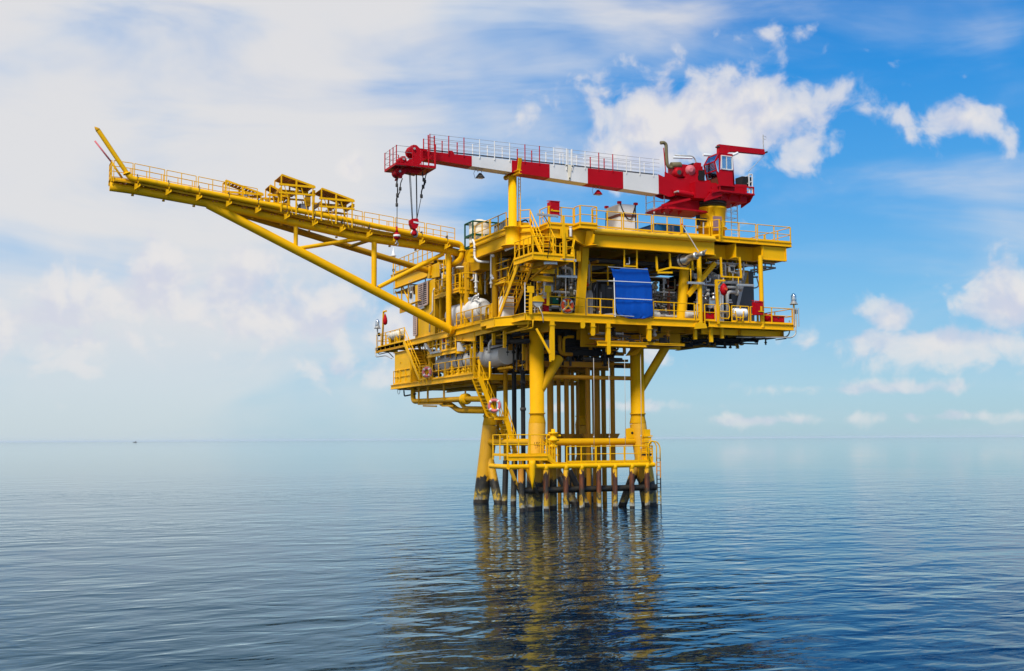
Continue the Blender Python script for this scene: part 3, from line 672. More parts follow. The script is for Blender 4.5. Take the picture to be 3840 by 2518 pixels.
for y in (2.2, 4.4, 6.6, 8.8, 11, 13.2, 16):
    ibeam('deck_beam', UD, 'yellow_dark', (-4.2 if 9 < y < 16 else XL + .3, y, 17.88), (14.9 if y < 14 else 8, y, 17.88), .55, .24)
for y in (3.3, 5.5, 7.7, 9.9, 12.1):
    ibeam('stringer', UD, 'yellow_dark', (-4.2, y, 17.88), (14.9, y, 17.88), .28, .16)
# boom-root column block on the left face and brackets for the side strut
box('root_block', UD, 'yellow_dark', (-4.6, 8.6, 16.2), (-3.7, 12.6, 17.85))
prism('root_plate', UD, 'yellow', [wx('N', x, y, -4.62) for x, y in ((1180, 510), (1300, 270), (1420, 270), (1420, 680), (1260, 690), (1215, 690))], (.05, 0, 0))
for ny in (350, 470): bar('root_stiffener', UD, 'yellow', wx('N', 1300, ny, -4.66), wx('N', 1410, ny, -4.66), .04, .12)
tube('tie_pipe', UD, 'yellow_dark', wx('N', 830, 760, -4.4), wx('N', 1330, 760, -4.4), .28, 16)
prism('strut_bracket', UD, 'yellow', [wx('E', x, y, XL + .03) for x, y in ((770, 350), (790, 345), (880, 310), (880, 470), (770, 495), (745, 490))], (.06, 0, 0))
prism('strut_bracket', UD, 'yellow', [wx('E', x, y, XL - .1) for x, y in ((765, 350), (790, 352), (770, 490), (745, 490))], (.5, 0, 0))
box('under_plating', UD, 'yellow_dark', (-4.9, 15.6, 16.5), (-.5, 26, 16.56))
# hangers below the left roof
for ex, e1 in ((465, 740), (540, 760)):
    p, q = wx('E', ex, 560, XL + .2), wx('E', ex, e1, XL + .2); bar('roof_post', UD, 'yellow', p, q, .1)
bar('roof_brace', UD, 'yellow', wx('E', 395, 630, XL + .2), wx('E', 440, 740, XL + .2), .08); bar('roof_brace', UD, 'yellow', wx('E', 480, 590, XL + .2), wx('E', 540, 740, XL + .2), .08)
# upper-deck rails
rail('railing along the left edge of upper deck by the green-framed tank', [(XL, 8.2, ZT), (XL, 2.8, ZT)], panel=2.9)
rail('short railing by the crane rest at head of the upper stairs', [(-4.6, 1.95, ZT), (-4.1, 1.4, ZT), (-4.1, 1.4, ZT)][:2], panel=2)
rail('railing with the red cabinet at the near corner of upper deck', [(-3.5, 1.3, ZT), (-3.5, 0, ZT), (-1.72, 0, ZT)], panel=2.2)
rail('railing boxed out over the stubby beam end at the near corner', [(-1.68, -.02, ZT), (-1.68, -.8, ZT), (-.45, -.8, ZT), (-.45, -.1, ZT)], panel=2, h=1.15)
rail('long railing above the rusty edge pipe on upper deck', [(-.4, -.02, ZT), (8.7, -.02, ZT)], panel=2.45)
rail('railing round the crane pedestal end of upper deck', [(8.8, -.02, ZT), (9.1, -.55, ZT), (9.6, 0, ZT)][:2] + [(9.6, -.02, ZT), (15.48, -.02, ZT), (15.48, 6, ZT)], panel=2.6)
rail('railing on the far left roof beside the tall mast', [(XL, 24.9, ZT), (XL, 16.4, ZT)], panel=2.4, gap=.02)
rail('far railing across the left roof behind the flare boom', [(XL, 24.9, ZT - .9), (-2.5, 24.9, ZT - .9)], panel=2.4)
# ================================================================== flare boom
YF = 12.0
FB = thing('flare_boom', 'long yellow flare boom reaching out to the left with walkway and inclined flare tips', 'flare boom', (-4.6, YF, 17.5))
Zr = V((0, 0, .27))
ctr = [wy('A', 335, 815, YF - .2) + Zr, wy('A', 585, 848, YF - .2) + Zr, wy('A', 1480, 1008, YF - .2) + Zr, wy('B', 1000, 1010, YF - .2) + Zr, wy('N', 0, 302, YF - .2) + Zr, wy('N', 560, 392, YF - .2) + Zr, wy('N', 1240, 560, YF - .2) + Zr]
ctr = [V((c.x, YF, c.z)) for c in ctr]
pipe('main_tube', FB, 'yellow', ctr, .285, 20, .6)
def zc(x):
    for a, b in zip(ctr[:-1], ctr[1:]):
        if a.x <= x <= b.x: return a.z + (b.z - a.z) * (x - a.x) / (b.x - a.x)
    return ctr[-1].z
XT, XR = ctr[0].x, -4.9
tube('root_flange', FB, 'yellow', (-4.35, YF, zc(-4.4)), (-4.1, YF, zc(-4.2)), .42, 20)
# walkway: channel sides, grating plates, cable tray
WZ = .42
def seg(x0, x1, f):
    xs = [x0] + [c.x for c in ctr if x0 < c.x < x1] + [x1]
    for a, b in zip(xs[:-1], xs[1:]): f(a, b)
for yy in (11.62, 13.0):
    seg(XT, XR, lambda a, b: bar('walkway_channel', FB, 'yellow', (a, yy, zc(a) + WZ), (b, yy, zc(b) + WZ), .07, .26))
k = 22
for i in range(k):
    a = XT + (XR - XT) * i / k; b = XT + (XR - XT) * (i + 1) / k - .03
    bar('walkway_plate', FB, 'yellow_dark', (a, 12.3, zc(a) + WZ + .1), (b, 12.3, zc(b) + WZ + .1), 1.3, .04)
bar('tray', FB, 'yellow_dark', (XT + .2, 11.5, zc(XT) + .32), (ctr[1].x, 11.5, zc(ctr[1].x) + .32), .16, .1)
bar('tray', FB, 'yellow_dark', (ctr[1].x, 11.5, zc(ctr[1].x) + .32), (XR, 11.5, zc(XR) + .32), .16, .1)
# gas pipe on brackets
gp = [wy('A', 1000, 762, 11.4), wy('A', 2380, 1032, 11.4), wy('B', 1000, 810, 11.4), wy('B', 1800, 985, 11.4), wy('N', 760, 70, 11.4)]
tip0 = wy('A', 530, 635, 11.4)
e1, e2, e3, e4 = wy('N', 1062, 130, 11.4), wy('N', 1068, 330, 11.4), wy('N', 1060, 560, 11.4), wy('N', 740, 760, 12.2)
pipe('gas_pipe', FB, 'yellow', [tip0, wy('A', 580, 690, 11.4), wy('A', 700, 702, 11.4)] + gp + [e1, e3, e4], .185, 16, .5)
tube('flare_tip', FB, 'yellow', tip0, wy('A', 205, 150, 11.4), .145, 14)
lathe('flare_tip_mouth', FB, 'yellow_dark', wy('A', 205, 150, 11.4), wy('A', 190, 135, 11.4), [(.145, 0), (.15, .05), (.09, .2), (.02, .32)], 14)
for q in ('A',): tube('pipe_flange', FB, 'yellow', tip0 - V((.02, 0, .02)), tip0 + (wy('A', 205, 150, 11.4) - tip0).normalized() * .1, .24, 14)
tube('pipe_flange', FB, 'yellow', e2 + V((0, 0, .04)), e2 - V((0, 0, .06)), .27, 16)
pipe('pilot_pipe', FB, 'pink', [wy('A', 165, 265, 12.7), wy('A', 350, 500, 12.7), ], .055, 8)
pipe('pilot_pipe', FB, 'yellow', [wy('A', 350, 500, 12.7), wy('A', 470, 680, 12.7)], .07, 8)
for cx in (720, 1180, 1900): pass
for i in range(12):
    x = XT + 1.6 + i * 1.93; z = zc(x)
    prism('pipe_bracket', FB, 'yellow', [(x, 11.55, z + .25), (x, 11.1, z + .42), (x, 11.1, z + .3), (x, 11.62, z - .18)], (.05, 0, 0))
    prism('pipe_bracket', FB, 'yellow', [(x - .16, 11.36, z + .28), (x + .16, 11.16, z + .24), (x + .16, 11.12, z + .1), (x - .16, 11.5, z - .1)], (0, -.03, .02))
    box('pipe_clamp', FB, 'dark_steel', (x - .012, 11.2, z + .5), (x + .012, 11.6, z + .9))
    tube('tube_foot', FB, 'yellow_dark', (x - .2, 12.05, z - .28), (x - .2, 12.05, z - .38), .09, 8)
    for dx in (-1.05, -.8): box('clamp_bolt', FB, 'rust', (x + dx, 11.4, z + .19), (x + dx + .1, 11.5, z + .25))
tube('sleeve', FB, 'yellow', wy('A', 1170, 795, 11.4), wy('A', 1235, 808, 11.4), .2, 16)
# triangulated support
lo = wx('E', 1030, 1085, -5.2); lo = V((-5.3, YF, lo.z + .05))
jt = wy('A', 1530, 1020, YF); jt = V((jt.x, YF, jt.z))
tube('lower_strut', FB, 'yellow', lo, jt + V((-.6, 0, .25)), .31, 20)
def zs(x): return lo.z + (jt.z + .1 - lo.z) * (x - lo.x) / (jt.x - .3 - lo.x)
sd0 = V((XL, 17.25, 17.2)); sd1 = wy('A', 1780, 1075, 12.3); sd1 = V((sd1.x, 12.3, sd1.z))
tube('side_strut', FB, 'yellow_dark', sd0, sd1, .23, 18)
for src in (('B', 325), ('B', 1200)):
    x = wy('B', src[1], 950, YF).x; tube('strut_post', FB, 'yellow', (x, YF, zs(x)), (x, YF, zc(x)), .15 if src[1] < 500 else .19, 14)
x = wx('E', 990, 400, XL).y; xp = wy('E', 990, 500, YF).x
tube('strut_post', FB, 'yellow', (xp, YF, lo.z + .1), (xp, YF, zc(xp)), .2, 16)
tube('strut_diagonal', FB, 'yellow', wy('B', 360, 1108, YF), wy('B', 1130, 985, YF), .14, 14)
tube('strut_diagonal', FB, 'yellow', wy('E', 205, 590, YF), wy('E', 930, 215, YF), .15, 14)
def onside(x): q = (x - sd0.x) / (sd1.x - sd0.x); return sd0 + (sd1 - sd0) * q
tube('side_tie', FB, 'yellow_dark', wy('B', 1165, 1012, YF + .1), onside(wy('B', 965, 1120, 14).x), .12, 12)
tube('side_tie', FB, 'yellow_dark', wy('B', 300, 845, YF + .1), onside(wy('B', 225, 895, 13.5).x), .1, 12)
prism('foot_plate', FB, 'yellow', [wx('R', q, w, XL - .1) for q, w in ((430, 1100), (475, 1100), (470, 1170), (430, 1260), (370, 1330), (360, 1290), (420, 1220))], (-.3, 0, 0))
# walkway rails
def zr_(x, y): return V((x, y, zc(x) + WZ + .1))
for lab, yy in (('near walkway railing along the flare boom', 11.55), ('far walkway railing along the flare boom', 13.05)):
    t = thing('railing', lab, 'railing', zr_(XT, yy))
    rail(lab, [zr_(XT + .15, yy), zr_(ctr[1].x, yy), zr_(-19.4, yy)], par=t, panel=2.3, r=.026, mid=(.36, .68), toe=False)
    rail(lab, [zr_(-14.4, yy), zr_(-5.2, yy)], par=t, panel=2.25, r=.026, mid=(.36, .68), toe=False)
rail('end railing across the outer tip of the flare boom', [zr_(XT + .05, 13.05), zr_(XT + .05, 11.55)], panel=2, r=.03, mid=(.36, .68), toe=False)
pipe('fire_hose', FB, 'galv', [zr_(-14.2, 13.1) + V((0, 0, .1)), zr_(-10, 13.1) + V((0, 0, .1)), zr_(-6.2, 13.1) + V((0, 0, .1))], .045, 8)
# slatted heat shields over the walkway
def canopy(label, a, b, y0, y1, zb0, lv=None, slats=13):
    t = thing('heat_shield', label, 'heat shield', (a.x, y0, zb0), 'slatted shields on the flare boom')
    a, b = V((a.x, y0, a.z)), V((b.x, y0, b.z)); w = V((0, y1 - y0, 0))
    for s in (0, 1): bar('rafter', t, 'yellow', a + w * s, b + w * s, .09, .12)
    for i in range(slats):
        c = a + (b - a) * (i + .5) / slats
        bar('slat', t, 'conductor' if i % 4 else 'yellow_dark', c, c + w, .2, .035)
    zl = lv if lv else b.z - .05
    for s in (0, 1):
        o = w * s; bar('beam', t, 'yellow', V((a.x - .15, y0, zl)) + o, V((b.x + .05, y0, zl)) + o, .12, .14)
        bar('beam', t, 'yellow', V((a.x - .15, y0, zl - .55)) + o, V((b.x + .05, y0, zl - .55)) + o, .09, .12)
        for q in (0, .45, .95):
            x = a.x + (b.x - a.x) * q; bar('post', t, 'yellow', V((x, y0, zc(x) + .35)) + o, V((x, y0, a.z + (b.z - a.z) * q)) + o, .1 if q == .45 else .08)
        for q in (0.0, .5):
            x0, x1 = a.x + (b.x - a.x) * q, a.x + (b.x - a.x) * (q + .35); bar('knee', t, 'yellow', V((x1, y0, zc(x1) + .3)) + o, V((x0 + .2, y0, zl)) + o, .05)
    for q in (0, .5, 1):
        x = a.x + (b.x - a.x) * q; bar('cross_beam', t, 'yellow_dark', (x, y0, zl - .3), (x, y1, zl - .3), .12, .22)
    return t
canopy('tall slatted heat shield, highest one in the middle of the flare boom', wy('B', 165, 285, 11.2), wy('B', 535, 418, 11.2), 11.2, 13.1, 19.6)
canopy('slatted heat shield nearest the platform on the flare boom', wy('B', 612, 438, 11.2), wy('B', 972, 572, 11.2), 11.2, 13.1, 19.2)
canopy('half-hidden slatted heat shield just left of the tallest one', wy('A', 2120, 760, 12.3), wy('B', 250, 520, 12.3), 12.3, 13.6, 19.8, slats=11)
canopy('low slatted heat shield nearest the boom tip', wy('A', 1625, 705, 12.3), wy('A', 2040, 858, 12.3), 12.3, 13.2, 20, slats=11)
for i, (c, x, y, n) in enumerate((('A', 1840, 885, 'dark'), ('B', 405, 650, 'dark'))):
    p = wy(c, x, y, 11.9); t = thing('floodlight', ['small black floodlight on the outer heat shield of the boom', 'black floodlight beside the tall heat shield of the boom'][i], 'floodlight', p, 'boom floodlights')
    s = .13 + .12 * i; box('housing', t, 'dark', p - V((s * 1.1, s, s * .8)), p + V((s * 1.1, s, s * .8))); box('lens', t, 'steel', p + V((-s * .9, -s - .03, -s * .6)), p + V((s * .9, -s - .005, s * .6)))
    bar('bracket', t, 'yellow', p + V((0, 0, s)), p + V((0, .3, .45)), .05)
p = wy('B', 450, 590, 11.7); t = thing('ignition_box', 'yellow control box between the two tall heat shields', 'box', p); box('cabinet', t, 'yellow', p - V((.15, .2, .3)), p + V((.2, .2, .3))); box('cabinet_door', t, 'yellow_dark', p - V((.11, .23, .25)), p + V((.16, -.2, .25))); tube('conduit', t, 'dark_steel', p + V((.1, 0, -.3)), p + V((.1, 0, -.9)), .03, 8)

# ================================================================== crane
YC, HN = 2.1, .45
yn = YC - HN
CR = thing('crane', 'red and white pedestal crane with box boom resting level over upper deck', 'crane', (10.3, YC, ZT))
def hexa(name, par, m, x0, x1, zt0, zb0, zt1, zb1, y0, y1, inset=0):
    v = [(x0, y0, zb0), (x0, y1, zb0), (x0, y1, zt0), (x0, y0, zt0), (x1, y0, zb1), (x1, y1, zb1), (x1, y1, zt1), (x1, y0, zt1)]
    return obj(name, par, mk(name, v, [(0, 1, 2, 3), (4, 7, 6, 5), (0, 3, 7, 4), (1, 5, 6, 2), (0, 4, 5, 1), (3, 2, 6, 7)], m))
bnd = [wy('C', 1100, 360, yn), wy('C', 1545, 415, yn), wy('C', 1968, 465, yn), wy('D', 310, 455, yn), wy('D', 705, 495, yn), wy('D', 1100, 541, yn)]
bx = [b.x for b in bnd]; ztop = sum(b.z for b in bnd) / len(bnd)
zb_ = lambda x: wy('C', 1095, 487, yn).z + (wy('D', 1085, 738, yn).z - wy('C', 1095, 487, yn).z) * (x - bx[0]) / (bx[-1] - bx[0])
bmat = ['white', 'red', 'white', 'red', 'white']
for i in range(5):
    hexa('boom_section', CR, bmat[i], bx[i], bx[i + 1] - .012, ztop, zb_(bx[i]), ztop, zb_(bx[i + 1]), yn, YC + HN)
xt = wy('O', 1160, 480, yn).x
hexa('boom_section', CR, 'red', xt, bx[0] - .012, ztop + .02, zb_(xt) + .05, ztop, zb_(bx[0]), yn, YC + HN)
# boom head: cheek plates, sheaves, folded nose
head = [(770, 480), (800, 410), (880, 345), (980, 360), (1060, 440), (1110, 480), (1300, 480), (1300, 760), (1230, 790), (1100, 880), (1080, 930), (790, 910), (660, 870), (900, 690), (800, 590)]
for yy in (yn, YC + HN - .06): prism('cheek_plate', CR, 'red', [wy('O', x, y, yn) + V((0, yy - yn, 0)) for x, y in head], (0, .06, 0))
def sheave(x, y, r, m='red'):
    c = wy('O', x, y, yn); c = V((c.x, YC, c.z))
    s = lathe('sheave', CR, m, c - V((0, .3, 0)), c + V((0, .3, 0)), [(r * .3, 0), (r, .02), (r, .1), (r * .86, .2), (r * .86, .4), (r, .5), (r, .58), (r * .3, .6)], 24)
    tube('sheave_pin', CR, 'galv', c - V((0, .55, 0)), c + V((0, .5, 0)), .07, 10)
sheave(900, 470, .27); sheave(585, 780, .22); sheave(470, 1150, .28)
prism('nose_plate', CR, 'red', [wy('O', x, y, yn) for x, y in ((500, 870), (480, 770), (540, 690), (640, 690), (680, 800), (690, 870))], (0, .06, 0))
prism('nose_plate', CR, 'red', [wy('O', x, y, yn) for x, y in ((380, 1060), (700, 1080), (660, 1190), (560, 1270), (540, 1350), (450, 1350), (480, 1250), (400, 1190))], (0, .06, 0))
prism('nose_plate', CR, 'red', [wy('O', x, y, yn) + V((0, .8, 0)) for x, y in ((380, 1060), (700, 1080), (660, 1190), (560, 1270), (540, 1350), (450, 1350), (480, 1250), (400, 1190))], (0, .06, 0))
# service basket at the head
ya, yb = yn - .55, YC + HN + .75
c1, c2 = wy('O', 370, 900, ya), wy('O', 1545, 1010, ya); zbk = (c1.z + c2.z) / 2 - .02
BK = box('basket', CR, 'red', (c1.x, ya, zbk - .06), (c2.x, yb, zbk - .02))
for y in (ya, yb): bar('basket_beam', BK, 'red', (c1.x, y, zbk), (c2.x, y, zbk), .06, .15)
for x in (c1.x, c2.x): bar('basket_beam', BK, 'red', (x, ya, zbk), (x, yb, zbk), .06, .15)
for i in range(3): box('basket_slot', BK, 'lamp_white', (c1.x + .05 + i * .95, ya + .1, zbk - .068), (c1.x + .7 + i * .95, ya + .16, zbk - .061))
prism('head_web', CR, 'red', [(c1.x + .7, YC - .3, zbk - .06), (c2.x - .5, YC - .3, zbk - .06), (c2.x - .95, YC - .3, zbk - .38), (c1.x + 1.0, YC - .3, zbk - .3)], (0, .6, 0))
for x, y, h in ((c1.x, ya, 1.15), (c1.x, ya + .63, 1.15), (c1.x, ya + 1.25, 1.15), (c1.x, yb, 1.15), (c1.x + 1.05, ya, 1.1), (c1.x + 1.6, ya, 1.0), (c2.x, ya, 1.45), (c1.x + .9, yb, 1.1), (c2.x, yb, 1.1)):
    tube('basket_post', BK, 'red', (x, y, zbk), (x, y, zbk + h), .035, 8)
for q in (.38, .75, 1.12):
    pipe('basket_wire', BK, 'galv', [(c1.x + 1.05, ya, zbk + q), (c1.x, ya, zbk + q), (c1.x, yb, zbk + q), (c1.x + .9, yb, zbk + q)], .014, 6, .02)
for s in (-.2, .2):
    x = c2.x - .25 + s; tube('ladder_stile', BK, 'red', (x, ya, zbk), (x, ya + .1, zbk + 2.0), .045, 8)
for i in range(8): tube('ladder_rung', BK, 'red', (c2.x - .45, ya + .05, zbk + .25 + i * .23), (c2.x - .05, ya + .05, zbk + .25 + i * .23), .018, 6)
BW = box('boom_walkway', CR, 'galv', (xt, YC + HN, ztop - .12), (bx[-1], YC + HN + .4, ztop - .08))
xs = [wy('C', q, 345, yn).x for q in (630, 840, 1010, 1185, 1352, 1520, 1690, 1852, 2012, 2170)] + [wy('D', q, 455, yn).x for q in (125, 280, 432, 588, 740, 890, 1040)]
cols = ['red', 'red', 'red', 'white', 'white', 'white', 'red', 'red', 'white', 'white', 'white', 'white', 'red', 'red', 'white', 'white', 'white']
for x, c in zip(xs, cols):
    tube('guard_post', BW, c, (x, yn - .02, ztop - .12), (x, yn - .02, ztop + 1.12), .035, 8)
    tube('guard_post', BW, c, (x + .05, YC + HN + .35, ztop - .05), (x + .05, YC + HN + .35, ztop + 1.12), .04, 8)
for yy in (yn - .02, YC + HN + .35):
    for q in (.3, .58, .85, 1.1): tube('guard_wire', BW, 'galv', (xs[0], yy, ztop + q), (xs[-1] + .5, yy, ztop + q), .013, 6)
for q, yy in ((.16, yn + .15), (.22, YC + .1)): tube('boom_cable', CR, 'dark', (xt - .2, yy, ztop + q), (bx[-1], yy, ztop + q - .05), .022, 6)
# white fold joint half way along
jx = wy('C', 2185, 480, yn).x
prism('joint_plate', CR, 'cream', [(jx - .35, yn - .05, ztop + .08), (jx + .35, yn - .05, ztop + .08), (jx + .12, yn - .05, ztop - .15), (jx + .06, yn - .05, zb_(jx) + .05), (jx - .06, yn - .05, zb_(jx) + .05), (jx - .12, yn - .05, ztop - .15)], (0, .05, 0))
for dz, dx in ((.0, -.2), (.0, .2), (-.82, .0)): tube('joint_bolt', CR, 'dark', (jx + dx, yn - .08, ztop + dz), (jx + dx, yn - .04, ztop + dz), .05, 8)
for x in (jx - .2, jx + .2): tube('joint_post', CR, 'white', (x, yn - .03, ztop - .3), (x, yn - .03, ztop + 1.15), .045, 8)
# lugs on the top
for sx in (870, ): pass
for cx, m in ((wy('C', 868, 330, yn).x, 'red'), (wy('C', 1630, 420, yn).x, 'red')):
    prism('lug', CR, m, [(cx - .22, yn, ztop), (cx + .22, yn, ztop), (cx + .1, yn, ztop + .2), (cx - .1, yn, ztop + .2)], (0, .05, 0))
# boom root and slewing house
rb = [(110, 795), (240, 795), (240, 690), (330, 730), (440, 800), (640, 830), (730, 730), (920, 740), (930, 870), (1190, 870), (1200, 1060), (440, 1190), (330, 1215), (110, 1125)]
for yy in (yn, YC + HN - .05): prism('boom_root', CR, 'red', [wy('Q', x, y, yn) + V((0, yy - yn, 0)) for x, y in rb], (0, .05, 0))
r0, r1 = wy('Q', 110, 800, yn), wy('Q', 1195, 1060, yn)
hexa('boom_root_box', CR, 'red', r0.x + .01, r1.x - .02, ztop - .03, wy('Q', 110, 1120, yn).z, ztop - .12, r1.z, yn + .02, YC + HN - .02)
pa, pb = wy('Q', 480, 1120, yn - .25), wy('Q', 1120, 1230, yn - .25)
tube('luffing_ram', CR, 'red', pa, pb, .2, 16); tube('ram_pin', CR, 'galv', pa - V((.05, .3, -.02)), pa + V((-.05, .5, .02)), .07, 10)
tube('luffing_ram', CR, 'red', pa + V((0, 1.4, 0)), pb + V((0, 1.4, 0)), .2, 16)
prism('ram_bracket', CR, 'red', [wy('Q', x, y, yn - .1) for x, y in ((400, 1060), (1190, 1030), (1190, 1090), (540, 1105), (440, 1190))], (0, .1, 0))
TX, TZ = 10.28, 20.62
tube('slew_ring', CR, 'dark_steel', (TX, YC, TZ - .02), (TX, YC, TZ + .22), 1.06, 32); tube('slew_ring_flange', CR, 'khaki', (TX, YC, TZ - .12), (TX, YC, TZ - .02), 1.0, 32)
hexa('slew_house', CR, 'red', 8.3, 12.6, 21.95, TZ + .22, 22.1, TZ + .22, YC - 1.05, YC + 1.3)
# rear-left platform under the boom root
pl = [(70, 1430), (300, 1310), (440, 1260), (700, 1180), (1060, 1290), (960, 1400), (920, 1560), (630, 1545), (420, 1525), (95, 1510)]
q0 = wy('Q', 85, 1440, YC - .4); q1 = wy('Q', 930, 1400, YC - .4)
prism('lower_platform', CR, 'red', [(q0.x, YC + 1.2, q0.z - .02), (q0.x, YC - .9, q0.z - .02), (q0.x + .9, YC - 1.2, q0.z - .02), (9.4, YC - .9, q0.z - .02), (9.4, YC + 1.2, q0.z - .02)], (0, 0, -.12))
prism('lower_platform_web', CR, 'red', [wy('Q', x, y, YC - .1) for x, y in ((95, 1450), (480, 1220), (1090, 1280), (960, 1400), (930, 1545), (95, 1510))], (0, .5, 0))
for x in (.35, 1.0, 1.7): prism('platform_rib', CR, 'red', [(q0.x + x, YC - 1.15, q0.z + .02), (q0.x + x, YC - .3, q0.z + .02), (q0.x + x, YC - .3, q0.z - .35)], (.05, 0, 0))
bar('platform_edge', CR, 'red', (q0.x, YC - .95, q0.z + .06), (q0.x + 2.1, YC - 1.25, q0.z + .62), .08, .16)
rail('x', [(q0.x, YC + 1.1, q0.z), (q0.x + .05, YC + .1, q0.z), (q0.x + .9, YC + .1, q0.z)], par=CR, m='white', r=.028, panel=2)
# cab
yc0, yc1 = .75, 2.05
P = lambda x, y, yy=yc0: wy('Q', x, y, yc0) + V((0, yy - yc0, 0))
CAB = prism('cab', CR, 'red', [P(1372, 950), P(1690, 980), P(1690, 980, yc1), P(1372, 950, yc1)], (0, 0, -.06))
def wall(yy, th):
    prism('cab_panel', CAB, 'red', [P(*q, yy) for q in ((1372, 950), (1690, 982), (1662, 672), (1405, 640), (1372, 720), (1300, 640))], (0, th, 0))
    prism('cab_panel', CAB, 'red', [P(*q, yy) for q in ((1362, 312), (1640, 345), (1645, 375), (1400, 348), (1390, 640), (1405, 655), (1368, 720), (1362, 400))], (0, th, 0))
    prism('cab_panel', CAB, 'red', [P(*q, yy) for q in ((1640, 345), (1648, 345), (1692, 980), (1664, 980), (1640, 660))], (0, th, 0))
    for a, b in (((1362, 312), (1272, 478)), ((1272, 478), (1372, 950)), ((1285, 470), (1345, 400))): bar('cab_frame', CAB, 'red', P(*a, yy), P(*b, yy), .07)
wall(yc0, .04); wall(yc1, .04)
for q in ((1362, 312), (1640, 345), (1272, 478), (1372, 950), (1300, 660), (1690, 980), (1650, 660)): bar('cab_frame', CAB, 'red', P(*q), P(*q, yc1), .08)
prism('cab_roof', CAB, 'red', [P(1362, 306), P(1645, 340), P(1645, 340, yc1), P(1362, 306, yc1)], (0, 0, .05))
prism('cab_front', CAB, 'brown', [P(1372, 950), P(1345, 800), P(1345, 800, yc1), P(1372, 950, yc1)], (.03, 0, 0))
prism('cab_back', CAB, 'red', [P(1690, 980), P(1660, 670), P(1660, 670, yc1), P(1690, 980, yc1)], (-.03, 0, 0))
prism('cab_glass', CAB, 'glass', [P(1340, 780), P(1276, 486), P(1276, 486, yc1), P(1340, 780, yc1)], (.015, 0, 0))
prism('cab_glass', CAB, 'glass', [P(1276, 470), P(1358, 318), P(1358, 318, yc1), P(1276, 470, yc1)], (.015, 0, 0))
prism('cab_glass', CAB, 'glass', [P(1405, 360), P(1632, 385), P(1638, 655), P(1412, 635)], (0, .015, 0))
prism('cab_glass', CAB, 'glass', [P(1292, 470), P(1355, 410), P(1362, 700)], (0, .015, 0))
fr = [P(1405, 355), P(1630, 382), P(1640, 655), P(1412, 632), P(1405, 355)]
for a, b in zip(fr[:-1], fr[1:]): bar('window_frame', CAB, 'white', a - V((0, .03, 0)), b - V((0, .03, 0)), .06)
bar('window_frame', CAB, 'white', P(1515, 368) - V((0, .03, 0)), P(1520, 645) - V((0, .03, 0)), .035)
s = P(1560, 800, 1.5); box('seat', CAB, 'dark', s - V((.25, .25, .1)), s + V((.25, .25, 0))); box('seat_back', CAB, 'dark', s + V((.15, -.25, 0)), s + V((.25, .25, .6)))
# walkway below and behind the cab
rail_z = P(1385, 965).z
z0 = wy('Q', 1380, 1080, yc0 - .1).z
for (a, b) in (((1210, 1030), (1380, 965)), ((1380, 965), (1690, 990)), ((1690, 990), (2090, 1020)), ((1210, 1120), (1380, 1080)), ((1380, 1080), (2100, 1165))):
    bar('cab_step_beam', CR, 'red', wy('Q', *a, yc0 - .1), wy('Q', *b, yc0 - .1), .07, .1)
for q in ((1380, 965, 1080), (1700, 990, 1110), (1895, 1005, 1140), (2080, 1020, 1160)): bar('cab_step_post', CR, 'red', wy('Q', q[0], q[1], yc0 - .1), wy('Q', q[0], q[2], yc0 - .1), .07)
e0, e1_ = wy('Q', 1200, 1180, yc0 - .1), wy('Q', 2100, 1170, yc0 - .1)
prism('cab_deck', CR, 'red', [(9.4, yc0 - .1, z0 - .05), (e1_.x, yc0 - .1, z0 - .05), (e1_.x, YC + 1.4, z0 - .05), (9.4, YC + 1.4, z0 - .05)], (0, 0, -.07))
for x in (10.3, 11.0, 11.9, 12.8): prism('deck_bracket', CR, 'red', [(x, yc0 - .1, z0 - .12), (x, YC, z0 - .12), (x, YC, z0 - .75), (x, yc0 + .3, z0 - .5)], (.06, 0, 0))
prism('deck_bracket', CR, 'red', [wy('Q', x, y, yc0) for x, y in ((1200, 1110), (1430, 1100), (1430, 1190), (1060, 1310), (1050, 1290))], (0, .06, 0))
rail('x', [(12.5, yc0 - .05, z0 + .3), (e1_.x - .1, yc0 - .05, z0 + .3), (e1_.x - .1, YC + 1.3, z0 + .3), (12.5, YC + 1.3, z0 + .3)], par=CR, m='white', r=.033, panel=3)
bx0 = wy('Q', 1900, 900, 1.6); box('radiator', CR, 'dark', bx0 - V((.45, .3, .3)), bx0 + V((.35, .5, .3)))
# stowed jib beam on top of the cab and aerial
prism('gantry_arm', CR, 'red', [wy('Q', x, y, 1.1) for x, y in ((1365, 118), (2305, 225), (2320, 330), (1690, 270), (1600, 270), (1510, 330), (1365, 312))], (0, .3, 0))
for q in ((1342, 168), (2335, 290)): p = wy('Q', *q, 1.2); tube('arm_pin', CR, 'dark_steel', p - V((0, .15, 0)), p + V((0, .25, 0)), .06, 10)
p = wy('Q', 2285, 225, 1.2); tube('aerial_mast', CR, 'galv', p, p + V((0, 0, 1.05)), .035, 8); torus('anemometer_ring', CR, 'galv', p + V((.14, 0, .85)), (0, 1, 0), .12, .015, 14, 6)
pipe('stay_wire', CR, 'galv', [wy('Q', 2300, 350, 1.2), wy('Q', 1960, 700, 1.2)], .018, 6)
for a, b in (((1035, 340), (1180, 350)), ((1640, 350), (1750, 300))): tube('work_lamp', CR, 'lamp_white', wy('Q', *a, 1.0), wy('Q', *b, 1.0), .09, 10)
